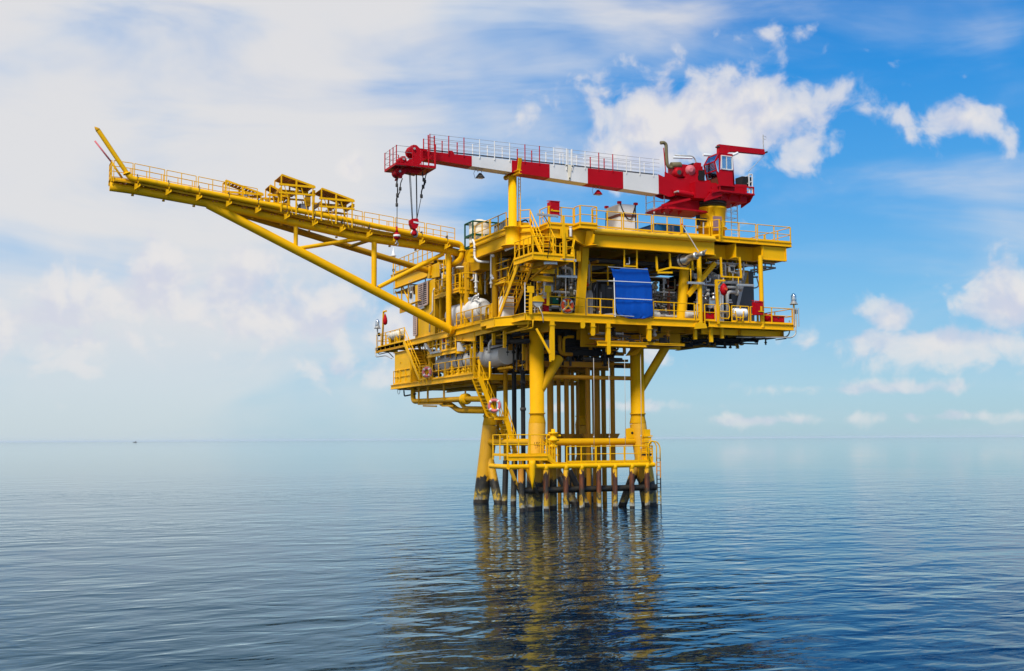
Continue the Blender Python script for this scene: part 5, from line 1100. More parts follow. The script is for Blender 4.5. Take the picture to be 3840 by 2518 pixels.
# gas filter tower & scrubber right of gallery
for i, (kx, k0, k1, r, X, m) in enumerate(((765, 660, 980, .42, -3.2, 'light_grey'), (1640, 850, 990, .01, -3, 'grey'))):
    if i: break
    a, b = wx('K', kx, k1, X), wx('K', kx, k0, X); FT = thing('filter_tower', 'tall grey vertical filter drum behind the lower stairway', 'vessel', b); lathe('drum', FT, m, V((X, a.y, 14.4)), V((X, a.y, 17)), [(.4, 0), (.44, .1), (.44, .8), (.46, .82), (.44, .86), (.44, 2.4)], 20)
    for z in (15.1, 15.9): torus('drum_band', FT, 'grey', (X, a.y, z), (0, 0, 1), .45, .03, 20, 6)
FTF = thing('access_frame', 'yellow ladder frame beside the grey filter drum', 'ladder', wx('K', 610, 900, -4.2))
for kx in (605, 700): bar('stile', FTF, 'yellow', wx('K', kx, 1080, -4.2), wx('K', kx, 640, -4.2), .09 if kx == 605 else .06)
for ky in (700, 780, 860, 940, 1020): bar('rung', FTF, 'yellow_dark', wx('K', 605, ky, -4.2), wx('K', 700, ky - 20, -4.2), .05)
for k0, k1 in (((610, 830), (810, 760)), ((610, 930), (810, 870)), ((605, 1120), (750, 1050)), ((600, 1080), (760, 1020))): bar('side_rail', FTF, 'yellow', wx('K', *k0, -4.6), wx('K', *k1, -4.6), .06)
box('frame_floor', FTF, 'yellow', (-4.7, wx('K', 760, 1080, -4.6).y, wx('K', 690, 1090, -4.6).z - .12), (-3.4, wx('K', 605, 1120, -4.6).y, wx('K', 690, 1090, -4.6).z))
WP = thing('white_standpipe', 'thin white standpipe with valves left of the access frame', 'pipe', wx('K', 550, 1180, -4.9)); tube('pipe', WP, 'white', wx('K', 550, 1170, -4.9), wx('K', 550, 675, -4.9), .055, 8); [lathe('valve', WP, 'lamp_white', wx('K', x, y + 12, -4.9), wx('K', x, y - 12, -4.9), [(.05, 0), (.11, .05), (.11, .14), (.05, .2)], 10) for x, y in ((578, 710), (560, 1010), (575, 1040), (552, 1110))]
DK = thing('duct_pair', 'pair of dark vertical ducts standing behind the lower stairway', 'duct', wx('K', 590, 1500, -4)); [tube('duct', DK, 'dark', wx('K', kx, 1540, -4.2), wx('K', kx, 1140, -4.2), .12, 10) for kx in (575, 612)]
SC = thing('striped_cabinet', 'white cabinet seen through the treads of the lower stairway', 'cabinet', wx('K', 760, 1540, -3.6)); a, b = wy('K', 725, 1290, 3.6), wy('K', 845, 1560, 3.6); box('body', SC, 'white', (a.x, 3.6, ZM), (b.x + .2, 4.3, a.z)); box('door', SC, 'light_grey', (a.x + .08, 3.57, ZM + .15), (b.x + .1, 3.598, a.z - .15)); box('door_band', SC, 'grey', (a.x, 3.55, ZM + .6), (b.x + .2, 3.568, ZM + .68))
VL = thing('vertical_ladder', 'white-stiled vertical ladder right of the lower stairway', 'ladder', wy('K', 1090, 1540, .8)); [tube('stile', VL, 'white' if kx < 1080 else 'yellow', wy('K', kx, 1540, .8), wy('K', kx, 1090, .8), .035, 8) for kx in (1048, 1130)]; [tube('rung', VL, 'yellow', wy('K', 1048, ky, .8), wy('K', 1130, ky, .8), .028, 6) for ky in range(1120, 1540, 55)]
# upper-left lifeboat-muster platform
ML = thing('muster_platform', 'narrow yellow platform at far left of main deck with lantern and raft', 'platform', (-5, 25, ZM))
for a, b in (((XL, 22.5), (XL, 29.9)), ((XL, 29.9), (-3.2, 29.9))): ibeam('edge_beam', ML, 'yellow', (*a, ZM), (*b, ZM), .34, .16)
prism('deck_plate', ML, 'yellow_dark', [(XL + .05, 20.3, ZM - .03), (XL + .05, 29.9, ZM - .03), (-3.2, 29.9, ZM - .03), (-3.2, 20.3, ZM - .03)], (0, 0, -.05))
for y in (23.5, 25.5, 27.5): ibeam('floor_beam', ML, 'yellow_dark', (XL + .1, y, ZM - .08), (-3.2, y, ZM - .08), .25, .12)
rail('railing round the muster platform at far left', [(XL, 22.6, ZM), (XL, 29.8, ZM), (-3.4, 29.8, ZM)], panel=2.4, gap=.04)
rail('short railing behind the stair head on the muster platform', [(-4.0, 22.6, ZM), (-4.0, 20.4, ZM)], panel=2.4)
pipe('conduit', ML, 'galv', [(XL - .1, 29.9, ZM - .1), (XL - .1, 29.7, ZM - .8), (XL - .1, 27, ZM - .85), (XL - .1, 25.5, ZM - 1.2)], .05, 8, .4); pipe('conduit', ML, 'dark', [(XL, 29.6, ZM - .2), (XL, 29.2, ZM - .6), (XL, 26.6, ZM - .6), (XL, 25.4, ZM - 1.1)], .04, 8, .4)
for i, (lab, p) in enumerate((('glass navigation lantern on the far left muster platform', wx('E', 195, 1050, -5.2)), ('glass navigation lantern on the right corner of main deck', wy('G', 1495, 1030, -.1)))):
    t = thing('navigation_lantern', lab, 'lantern', (p.x, p.y, ZM), 'navigation lanterns')
    tube('mast', t, 'yellow' if i else 'galv', (p.x, p.y, ZM - .2), (p.x, p.y, p.z), .06, 10); tube('platter', t, 'galv', (p.x, p.y, p.z), (p.x, p.y, p.z + .06), .28, 16)
    lathe('lantern_base', t, 'galv', (p.x, p.y, p.z + .06), (p.x, p.y, p.z + .3), [(.2, 0), (.22, .08), (.17, .14)], 14); lathe('lantern_glass', t, 'dome', (p.x, p.y, p.z + .18), (p.x, p.y, p.z + .9), [(.19, 0), (.21, .2), (.19, .42), (.12, .56), (.03, .62)], 16); tube('lamp', t, 'lamp_white', (p.x, p.y, p.z + .2), (p.x, p.y, p.z + .6), .1, 10)
    bar('battery_box', t, 'dark', (p.x + .12, p.y, p.z - .65), (p.x + .12, p.y, p.z - .35), .2)
ms = thing('beacon_mast', 'slim white beacon mast at the left end of the upper roof', 'mast', wx('E', 372, 480, -5.2)); p = wx('E', 372, 480, -5.2); q = wx('E', 372, 260, -5.2)
tube('mast', ms, 'yellow', p, q, .06, 10); lathe('beacon', ms, 'white', q, q + V((0, 0, 1)), [(.16, 0), (.16, .1), (.24, .12), (.24, .2), (.14, .25), (.1, .55), (.06, .6), (.02, .85)], 12); torus('mast_ring', ms, 'dark', p + V((0, -.05, .6)), (0, 1, 0), .1, .025, 12, 6); tube('mast_cable', ms, 'galv', p + V((0, -.1, -1.4)), p + V((0, -.1, .3)), .035, 6)
DV = thing('raft_davit', 'thin yellow davit with red cover hanging on the muster platform', 'davit', wx('E', 250, 1240, -5.2), 'raft davits'); pipe('davit_arm', DV, 'yellow', [wx('E', 250, 1240, -5.2), wx('E', 262, 862, -5.2), wx('E', 292, 855, -5.2)], .085, 8, .05)
p = wx('E', 281, 880, -5.2); lathe('red_cover', DV, 'red', p - V((0, 0, .98)), p, [(.05, 0), (.18, .1), (.2, .35), (.16, .6), (.06, .85), (.03, .95)], 12)
RF = thing('raft_canister', 'cream life raft canister in a cradle on the muster platform', 'canister', wx('E', 405, 1160, -5.0), 'life raft canisters'); a, b = wx('E', 345, 1140, -4.9), wx('E', 465, 1130, -4.9)
lathe('canister', RF, 'cream', V((-4.9, b.y, ZM + .75)), V((-4.9, a.y, ZM + .75)), [(.2, 0), (.33, .06), (.35, .12), (.36, .9), (.35, 1.8), (.33, a.y - b.y - .05), (.2, a.y - b.y)], 18)
for i in range(4): y = b.y + (a.y - b.y) * (.15 + .23 * i); torus('canister_band', RF, 'white', (-4.9, y, ZM + .75), (0, 1, 0), .36, .02, 18, 6)
for y in (b.y + .4, a.y - .4): prism('cradle', RF, 'yellow', [(-5.3, y, ZM + .6), (-4.5, y, ZM + .6), (-4.65, y, ZM), (-5.15, y, ZM)], (0, .08, 0))
stairs('yellow stairway from cellar deck up to the muster platform', (-5.25, 18.55, ZC), (-5.25, 22.4, ZM), (1.05, 0, 0), 14, rh=1.05)

# ================================================================== cellar deck (left) z = 8.9
CD = thing('cellar_deck', 'yellow cellar deck hanging low at the left of the platform', 'deck', (-4, 17, ZC))
prism('deck_plate', CD, 'yellow_dark', [(XL + .05, 8.4, ZC - .03), (3.0, 8.4, ZC - .03), (3.0, 25.8, ZC - .03), (XL + .05, 25.8, ZC - .03)], (0, 0, -.05))
ibeam('edge_beam', CD, 'yellow', (XL, 8.35, ZC), (XL, 18.3, ZC), .40, .2); ibeam('edge_beam', CD, 'yellow', (XL, 18.32, ZC - .02), (XL, 25.9, ZC - .02), .36, .2); ibeam('edge_beam', CD, 'yellow', (XL + .1, 25.85, ZC), (-2, 25.85, ZC), .36, .2); ibeam('edge_beam', CD, 'yellow', (XL + .05, 8.32, ZC), (2.9, 8.32, ZC), .42, .2)
for y in (10.2, 12.6, 15, 17.4, 19.8, 22.2, 24.4): ibeam('floor_beam', CD, 'yellow_dark', (XL + .1, y, ZC - .08), (2.9, y, ZC - .08), .4, .2)
for x in (-3.2, -.4, 2.4): ibeam('floor_beam', CD, 'yellow_dark', (x, 8.4, ZC - .1), (x, 25.5, ZC - .1), .5, .24)
for y, h in ((9.2, 10.7), (8.6, 12), (17.3, 12)): bar('deck_hanger', CD, 'yellow', (XL + .15, y, ZC), (XL + .15, y, h), .14)
for hx, h0, h1 in ((1330, 500, 690), (1470, 470, 610), (1600, 440, 640)): bar('deck_hanger', CD, 'yellow', wx('H', hx, h1, XL + .25), wx('H', hx, h0, XL + .25), .2, .15)
for hx in (595, 700, 890): a = wx('H', hx, 1100, XL + .3); bar('pipe_hanger', CD, 'yellow_dark', (XL + .3, a.y, ZC - .3), (XL + .3, a.y, 7.25), .12)
rail('railing along the cellar deck edge below the grey vessel', [(XL, 16.4, ZC), (XL, 8.5, ZC)], panel=2.7, gap=.05); rail('boxed railing at the right end of cellar deck over the stairs', [(XL, 8.4, ZC), (-3.8, 8.4, ZC)], panel=1.4)
rail('railing before the yellow shed on cellar deck', [(XL, 21.2, ZC), (XL, 23.7, ZC), (XL + .1, 25.6, ZC)], panel=2.4, gap=.05)
rail('short railing at foot of the muster stairway on cellar deck', [(-5.5, 18.3, ZC), (-5.5, 16.6, ZC)], panel=2.4, h=1.05)
pipe('gate_loop', CD, 'yellow', [wx('H', 1300, 790, XL - .1), wx('H', 1300, 1010, XL - .1), wx('H', 1425, 1015, XL - .1), wx('H', 1425, 800, XL - .1)], .06, 8, .2)
SHD = thing('locker_shed', 'yellow locker shed with a door on cellar deck', 'shed', (-4.5, 23, ZC)); box('wall', SHD, 'yellow', (-5.05, 21.3, ZC), (-5.0, 25.3, 11.45)); box('wall', SHD, 'yellow_dark', (-5.0, 21.3, ZC), (-3, 21.35, 11.4)); box('wall', SHD, 'yellow', (-5.0, 25.25, ZC), (-3, 25.3, 11.45)); prism('roof', SHD, 'yellow_dark', [(-5.15, 21.2, 11.46), (-5.15, 25.4, 11.46), (-2.9, 25.4, 11.5), (-2.9, 21.2, 11.5)], (0, 0, .06))
dr = box('door', SHD, 'yellow', (-5.1, 21.5, ZC + .05), (-5.055, 23.7, 10.95)); box('door_handle', dr, 'dark_steel', (-5.14, 21.8, 9.9), (-5.102, 22.0, 10.05)); [box('hinge', dr, 'yellow_dark', (-5.14, 23.6, z), (-5.102, 23.75, z + .15)) for z in (9.3, 10.5)]
# mid-level service platform z = 10.9
SP = thing('service_platform', 'small yellow service platform crowded with valves between cellar and main deck', 'platform', (-5, 13, 10.9)); z3 = 10.85
ibeam('edge_beam', SP, 'yellow', (XL, 11.6, z3), (XL, 17.4, z3), .3, .16); ibeam('edge_beam', SP, 'yellow', (XL, 11.55, z3), (-3.4, 11.55, z3), .36, .16); ibeam('edge_beam', SP, 'yellow', (XL + .6, 8.6, z3 - .1), (XL + .6, 11.5, z3 - .1), .35, .16); box('floor_plate', SP, 'yellow_dark', (XL + .05, 11.6, z3 - .07), (-3.4, 17.4, z3 - .03)); box('floor_plate', SP, 'yellow_dark', (XL + .6, 8.6, z3 - .2), (-3, 11.5, z3 - .14))
rail('railing of the small service platform between the decks at left', [(XL, 17.3, z3), (XL, 11.7, z3)], panel=1.9, gap=.04, h=1.05)
for i, (hx, h0, h1, m, r) in enumerate(((798, 430, 690, 'white', .075), (875, 440, 690, 'white', .08), (770, 480, 640, 'yellow', .05), (850, 480, 660, 'yellow', .09), (925, 440, 620, 'yellow', .06), (985, 430, 600, 'yellow_dark', .08), (740, 500, 650, 'yellow_dark', .06))):
    a, b = wx('H', hx, h1, -4.9), wx('H', hx, h0, -4.9); tube('pipe', SP, m, a, V((a.x, a.y, b.z)), r, 8)
for hx, hy, m in ((800, 420, 'dark'), (835, 435, 'dark'), (905, 490, 'yellow'), (900, 540, 'orange'), (960, 520, 'yellow'), (960, 570, 'yellow_dark'), (815, 520, 'yellow')): p = wx('H', hx, hy, -4.8); lathe('valve', SP, m, p - V((0, 0, .2)), p + V((0, 0, .3)), [(.07, 0), (.15, .05), (.15, .15), (.08, .2), (.16, .3), (.16, .38), (.05, .42)], 10)
for a, b in (((700, 580), (770, 560)), ((880, 560), (1000, 530)), ((860, 600), (990, 560)), ((700, 640), (850, 610))): tube('cross_pipe', SP, 'yellow', wx('H', *a, -4.7), wx('H', *b, -4.7), .07, 8)
strip_light('slanted strip light under the service platform, upper one', wx('H', 670, 600, -5.3), wx('H', 740, 700, -5.3)); strip_light('strip light along the lower edge of the service platform', wx('H', 740, 705, -5.3), wx('H', 850, 685, -5.3))
# grey vessel
V2 = thing('grey_vessel', 'long grey horizontal vessel slung under main deck at left', 'tank', (-4.1, 10, 9.9)); e = wx('H', 1620, 715, -4.0); zv = e.z; yv = e.y
lathe('shell', V2, 'vessel_grey', (-4.0, yv, zv), (-4.0, yv + 13.5, zv), [(.60, 0), (.66, .1), (.70, .5), (.74, .7), (.74, 11.0), (.64, 11.6), (.4, 12.4), (.1, 12.5)], 32); fl2 = lathe('end_flange', V2, 'light_grey', (-4.0, yv - .12, zv), (-4.0, yv + .1, zv), [(.68, 0), (.70, .02), (.70, .12), (.6, .13)], 32)
for i in range(20): a = 2 * math.pi * i / 20; tube('flange_bolt', fl2, 'galv', (-4.0 + .59 * math.cos(a), yv - .15, zv + .59 * math.sin(a)), (-4.0 + .59 * math.cos(a), yv + .02, zv + .59 * math.sin(a)), .025, 6)
for y in (7.5, 10, 11.5, 12.6, 14): torus('shell_band', V2, 'dark' if y in (11.5, 12.6) else 'grey', (-4.0, y, zv), (0, 1, 0), .75, .04, 28, 6)
pipe('nozzle', V2, 'light_grey', [(-4.9, yv + .8, zv + .1), (-4.9, yv + .8, zv + .75), (-4.75, yv + .5, zv + 1.0)], .1, 10, .3)
for y in (8.5, 14.5): box('saddle', V2, 'yellow_dark', (-4.9, y, ZC), (-3.9, y + .25, zv - .6))
for i, hx in enumerate((930, 1000, 1060, 1120, 1180)): p = wx('H', hx, 950, -4.9); t = thing('deck_valve', ['first', 'second', 'third', 'fourth', 'fifth'][i] + ' small yellow valve from the left under the grey vessel', 'valve', (p.x, p.y, ZC), 'valves under the grey vessel'); lathe('body', t, 'yellow', (p.x, p.y, ZC), (p.x, p.y, ZC + .5), [(.1, 0), (.2, .05), (.22, .2), (.12, .26), (.2, .34), (.2, .42), (.06, .5)], 10); tube('wheel', t, 'yellow_dark', (p.x - .03, p.y, ZC + .52), (p.x + .03, p.y, ZC + .52), .14, 10)
# dark process pipes under main deck on the left
BP_ = thing('black_pipework', 'black process pipes crossing under the main deck left corner', 'pipework', (-3.5, 5, 11)); 
for pts, r in (([wx('H', 1120, 612, -4.8), wx('H', 1360, 570, -4.8)], .05), ([wx('H', 1380, 560, -4.4), wx('H', 1690, 565, -4.4), wx('H', 1870, 560, -4.2)], .17), ([wx('H', 1390, 665, -4.8), wx('H', 1640, 610, -4.8)], .05), ([wx('H', 1300, 600, -4.6), wx('H', 1302, 770, -4.6)], .1), ([wx('H', 1660, 480, -4.5), wx('H', 1655, 600, -4.5)], .12), ([wx('H', 1670, 500, -4.3), wx('H', 1900, 470, -3.5)], .09)): pipe('pipe', BP_, 'dark', pts, r, 10)
for hx, hy in ((1300, 640), (1302, 770), (1385, 560)): p = wx('H', hx, hy, -4.6); tube('flange', BP_, 'dark_steel', p - V((0, 0, .06)), p + V((0, 0, .06)), .2, 12)
lathe('valve', BP_, 'yellow', wx('H', 1300, 800, -4.7) - V((0, 0, .2)), wx('H', 1300, 800, -4.7) + V((0, 0, .4)), [(.1, 0), (.17, .1), (.17, .3), (.08, .35), (.08, .55)], 12)
for pts in ([wx('R', 1380, 1310, -4.9), wx('R', 2080, 1110, -4.9), wx('R', 2100, 880, -4.9)], [wx('R', 1590, 1250, -5.0), wx('R', 2190, 1130, -4.8), wx('R', 2195, 950, -4.8)]): pipe('conduit', BP_, 'yellow', pts, .035, 8, .1)
# headers under the cellar deck
HD = thing('pipe_header', 'big yellow pipe header looping under the cellar deck', 'pipework', (-4, 17, 7.3)); X7 = -4.6
pipe('header', HD, 'yellow_dark', [wx('H', 528, 1110, X7), wx('H', 528, 1268, X7), wx('H', 700, 1262, X7), wx('H', 1130, 1240, X7), wx('H', 1372, 1240, X7)], .2, 14, .5)
pipe('header', HD, 'yellow_dark', [wx('H', 860, 1290, X7 + .4), wx('H', 960, 1300, X7 + .4), wx('H', 1060, 1375, X7 + .4), wx('H', 1375, 1378, X7 + .4)], .2, 14, .6); pipe('header', HD, 'yellow_dark', [wx('H', 1075, 1265, X7 + .2), wx('H', 1130, 1345, X7 + .3), wx('H', 1375, 1350, X7 + .5)], .14, 12, .5)
fl = wx('H', 1140, 1240, X7); lathe('flange_valve', HD, 'yellow', fl + V((0, .28, 0)), fl - V((0, .4, 0)), [(.22, 0), (.4, .02), (.4, .14), (.3, .2), (.34, .32), (.34, .42), (.4, .44), (.4, .54), (.2, .56)], 18); bar('valve_stem', HD, 'yellow_dark', fl, fl + V((0, 0, .6)), .1)
for a, b in (((650, 1320), (800, 1325)), ((590, 1300), (870, 1295)), ((870, 1320), (990, 1320))): bar('pipe_support', HD, 'yellow_dark', wx('H', *a, X7 - .1), wx('H', *b, X7 - .1), .12)
pipe('drain', HD, 'dark', [wx('H', 420, 1140, X7), wx('H', 425, 1205, X7), wx('H', 560, 1180, X7)], .06, 8); torus('hose_loop', HD, 'galv', wx('H', 360, 1140, X7), (1, 0, 0), .3, .02, 16, 6)
# stairs down to the boat landing
ya_ = 6.3
f0, f1, f2 = wy('H', 1310, 1060, ya_), wy('J', 405, 185, ya_), wy('J', 600, 492, ya_)
stairs('yellow stairway from cellar deck down to a half landing by the left leg', (f1.x + .1, ya_, 5.95), (f0.x, ya_, 8.55), (0, 1.0, 0), 11, rh=1.0)
HL = thing('half_landing', 'small yellow half landing on the stairs above the boat landing', 'landing', (f1.x, ya_, 5.9)); box('plate', HL, 'yellow', (f1.x - .05, ya_, 5.85), (f1.x + .85, ya_ + 1.0, 5.92)); ibeam('edge_beam', HL, 'yellow', (f1.x - .05, ya_ - .03, 5.94), (f1.x + .85, ya_ - .03, 5.94), .24, .1)
stairs('yellow stairway from the half landing down towards the boat landing', (f2.x + .15, ya_, 3.5), (f1.x + .8, ya_, 5.9), (0, 1.0, 0), 9, rh=1.0)
prism('support', HL, 'yellow_dark', [(f1.x + .2, ya_ + .1, 5.85), (f1.x + .6, ya_ + .1, 5.85), (-3.2, 8.5, 5.2), (-3.4, 8.5, 5.2)], (0, 0, -.12))
box('gangway', HL, 'yellow_dark', (-3.4, 1.8, 3.36), (-2.0, 7.4, 3.41))
def lifebuoy(label, c, ax, R=.33, m='orange', brk=None):
    t = thing('lifebuoy', label, 'lifebuoy', c, 'lifebuoys'); c = V(c); torus('ring', t, m, c, ax, R, .1, 28, 10)
    fr = M4.Translation(c) @ frame(V(ax))
    for i in range(4):
        a = math.pi / 4 + i * math.pi / 2; v = fr @ V((R * math.cos(a), R * math.sin(a), 0)); d = (fr.to_3x3() @ V((-math.sin(a), math.cos(a), 0))); tube('band', t, 'white', v - d * .06, v + d * .06, .106, 10)
    torus('grab_line', t, 'galv', c + V(ax).normalized() * .02, ax, R + .14, .014, 24, 6)
    if brk:
        for k in (-1, 0, 1): bar('bracket', t, 'yellow', c + V((0, -.1, 0)), c + V((k * .3, -.1, .38 if k == 0 else -.28)), .06)
    return t
lifebuoy('orange lifebuoy on the right face railing of main deck', wy('L', 192, 740, -.12), (0, 1, 0), .34, brk=True)
lifebuoy('faded pink lifebuoy hung on the stairs above the boat landing', wy('H', 1480, 1315, ya_ - .2), (.55, .8, 0), .36, 'pink')
lifebuoy('small lifebuoy at the foot of the muster stairway', wx('H', 690, 925, -5.55), (.8, .6, 0), .3, 'pink')
# ================================================================== right face, main deck level
rail('railing of main deck with the lifebuoy, left part of right face', [(-4.3, 0, ZM), (-.95, 0, ZM)], panel=3.3)
rail('railing of main deck between column and tarpaulin', [(-.85, 0, ZM), (1.15, 0, ZM)], panel=2.1, gap=.04)
rail('railing of main deck right of the tarpaulin', [(4.1, 0, ZM), (7.35, 0, ZM)], panel=3.3); rail('short railing of main deck beside the middle post', [(7.45, 0, ZM), (7.75, -.05, ZM)], panel=2)
rail('railing of main deck in front of the red chest', [(8.1, 0, ZM), (9.0, 0, ZM)], panel=2); rail('railing of main deck in front of the white canister', [(10.3, 0, ZM), (11.75, 0, ZM)], panel=2); rail('railing round the right end of main deck', [(11.85, 0, ZM), (15.45, 0, ZM), (15.45, 8, ZM)], panel=3.6)
GT = thing('safety_gate', 'yellow rounded tube gate in the main deck railing', 'gate', (9.8, 0, ZM)); pipe('gate_frame', GT, 'yellow', [wy('G', x, y, -.02) for x, y in ((760, 1022), (715, 1025), (705, 1060), (706, 1150), (720, 1175), (800, 1180), (812, 1150), (810, 1050), (795, 1022), (755, 1022))], .035, 8, .06); tube('gate_bar', GT, 'yellow', wy('G', 706, 1100, -.02), wy('G', 812, 1108, -.02), .03, 8)
# tarpaulin
TP = thing('tarpaulin', 'bright blue tarpaulin hung over the railing of main deck', 'tarpaulin', (2.6, -.1, ZM))
rows = [(190, 830, 1375), (200, 845, 1380), (280, 862, 1400), (380, 895, 1430), (500, 900, 1445), (650, 905, 1448), (780, 912, 1458), (860, 930, 1460), (900, 1010, 1455), (935, 1120, 1340)]
def tarp():
    v = []; f = []; nx, ny = 46, 60
    ys = [r[0] for r in rows]
    for j in range(ny + 1):
        y = 190 + (935 - 190) * j / ny
        for k in range(len(rows) - 1):
            if ys[k] <= y <= ys[k + 1]: q = (y - ys[k]) / (ys[k + 1] - ys[k]); l = rows[k][1] + (rows[k + 1][1] - rows[k][1]) * q; r = rows[k][2] + (rows[k + 1][2] - rows[k][2]) * q; break
        for i in range(nx + 1):
            u = i / nx; p = wy('L', l + (r - l) * u, y, -.16)
            t = (y - 190) / 745
            if j == 0: p.z += .04 * math.sin(u * 7) - (.16 * math.exp(-((u - .18) / .08) ** 2))
            fold = .011 * math.sin(u * 21 + 1.2 * math.sin(t * 4)) * (.4 + t) + .005 * math.sin(u * 43 + t * 4) + .025 * math.sin(u * 5 + t) + .010 * math.sin(u * 8 - t * 9) * max(0, t - .6) * 2.2
            fold += .03 * math.exp(-((u + .55 * t - .62) / .03) ** 2) * max(0, t - .55) * 2 + .03 * math.exp(-((u - .35 * t - .35) / .035) ** 2) * max(0, t - .6) * 2
            belly = -.05 * math.sin((t - .62) / .38 * math.pi) if t > .62 else 0
            p.y += fold + belly; v.append(p)
    for j in range(ny):
        for i in range(nx): a = j * (nx + 1) + i; f.append((a, a + 1, a + nx + 2, a + nx + 1))
    me = mk('tarpaulin_sheet', v, f, 'tarp', True); o = obj('sheet', TP, me); s = o.modifiers.new('thick', 'SOLIDIFY'); s.thickness = .012
tarp()
for a, b in (((800, 372), (1445, 402)), ((905, 632), (1452, 658)), ((795, 165), (1385, 205))): tube('white_bar', TP, 'white' if a[1] > 200 else 'galv', wy('L', *a, -.32), wy('L', *b, -.32), .028, 8)
tube('upright', TP, 'white', wy('L', 883, 330, -.3), wy('L', 900, 910, -.3), .035, 8); tube('foot_bar', TP, 'galv', wy('L', 870, 882, -.3), wy('L', 1180, 905, -.3), .03, 8)
# hanging frame over the tarpaulin
HF = thing('hanging_frame', 'small yellow frame hanging from upper deck above the tarpaulin', 'frame', wy('L', 1130, 150, .2))
for lx in (1035, 1222): bar('hanger', HF, 'yellow', wy('L', lx, 200 if lx > 1100 else 165, .2), wy('L', lx, -90, .2), .08)
bar('cross_bar', HF, 'yellow', wy('L', 1035, 150, .2), wy('L', 1222, 162, .2), .08); pipe('conduit', HF, 'galv', [wy('L', 1110, 20, .3), wy('L', 1112, 125, .3), wy('L', 1060, 125, .3)], .04, 8, .05)
# interior rails in front of the grey drum
HG = thing('exhaust_drum', 'large grey horizontal drum behind the near column under upper deck', 'drum', (0, 4, 14.8)); lathe('drum', HG, 'grey', (-1.8, 4.5, 15.0), (1.3, 4.5, 15.0), [(.5, 0), (.85, .1), (.9, .3), (.9, 2.8), (.7, 3.1)], 28); lathe('drum_end', HG, 'yellow_dark', (-1.95, 4.5, 15), (-1.7, 4.5, 15), [(.5, 0), (.55, .05), (.55, .2)], 24); [torus('drum_band', HG, 'silver', (x, 4.5, 15), (1, 0, 0), .91, .04, 28, 6) for x in (-1.2, -.2, .8)]
pipe('drum_pipe', HG, 'grey', [(-2.0, 3.6, 15.2), (-2.2, 3.4, 14.2), (-2.2, 3.4, ZM)], .14, 12, .3); tube('cross_pipe', HG, 'grey', (-2.2, 3.4, 14.1), (-.9, 3.4, 14.2), .08, 10)
wf = wy('L', 230, 190, 2.4); lathe('wheel', HG, 'khaki', wf, wf + V((0, .3, 0)), [(.3, 0), (.42, .02), (.42, .14), (.3, .2)], 24)
rail('inner railing before the grey drum under upper deck', [wy('L', 540, 380, 2.6), wy('L', 1040, 380, 2.6)], h=1.1, panel=1.5, gap=.03); IB = thing('inner_walkway', 'narrow steel walkway before the grey drum, dark below it', 'walkway', wy('L', 640, 380, 2.6)); bar('walkway_beam', IB, 'galv', wy('L', 620, 372, 2.55), wy('L', 890, 378, 2.55), .07); bar('walkway_beam', IB, 'yellow_dark', wy('L', 520, 410, 2.55), wy('L', 630, 372, 2.55), .07); [bar('walkway_leg', IB, 'dark_steel', wy('L', x, 380, 2.6), wy('L', x + 20, 880, 2.6), .09) for x in (565, 615, 1100)]; bar('walkway_brace', IB, 'grey', wy('L', 545, 600, 2.6), wy('L', 625, 400, 2.6), .07)
# generator: grey cabinet and standing pipes left of tarp
GE = thing('control_cabinet', 'dark control cabinets behind the railing left of the tarpaulin', 'cabinet', (0, 3, ZM)); a, b = wy('L', 690, 420, 3.2), wy('L', 890, 880, 3.2); box('cabinet', GE, 'slate', (a.x, 3.2, ZM), (b.x, 4.2, a.z)); box('cabinet', GE, 'dark_steel', (a.x - .75, 3.4, ZM), (a.x - .03, 4.2, a.z + .1)); box('nameplate', GE, 'grey', (b.x - .5, 3.17, a.z - .3), (b.x - .2, 3.198, a.z - .2)); [box('door_line', GE, 'dark', (a.x + q, 3.18, ZM + .1), (a.x + q + .02, 3.198, a.z - .1)) for q in (.35, .75)]
SPX = thing('standing_pipes', 'silver standing pipes with small fittings behind the near column', 'pipework', (-.6, 1.8, ZM))
for x, y0_, m, r in ((455, 540, 'grey', .12), (495, 560, 'light_grey', .07), (520, 520, 'grey', .16), (545, 560, 'light_grey', .1), (585, 560, 'slate', .05), (625, 420, 'slate', .05), (670, 500, 'slate', .04), (690, 540, 'steel', .03)): a = wy('L', x, y0_, 1.9); tube('pipe', SPX, m, (a.x, 1.9, ZM), (a.x, 1.9, a.z), r, 10)
pipe('goose_neck', SPX, 'light_grey', [wy('L', 285, 525, 1.6), wy('L', 310, 520, 1.6), wy('L', 330, 560, 1.6), wy('L', 335, 660, 1.6)], .07, 8, .15); tube('neck_flange', SPX, 'galv', wy('L', 290, 540, 1.6), wy('L', 292, 580, 1.6), .05, 8); [lathe('fitting', SPX, m, wy('L', x, y + 18, 1.7), wy('L', x, y - 18, 1.7), [(.05, 0), (.13, .05), (.13, .2), (.05, .28)], 10) for x, y, m in ((480, 440, 'orange'), (515, 470, 'khaki'), (675, 855, 'silver'), (660, 800, 'brown'))]
bar('low_plate', SPX, 'light_grey', wy('L', 735, 880, .8), wy('L', 900, 865, .8), .3, .12)
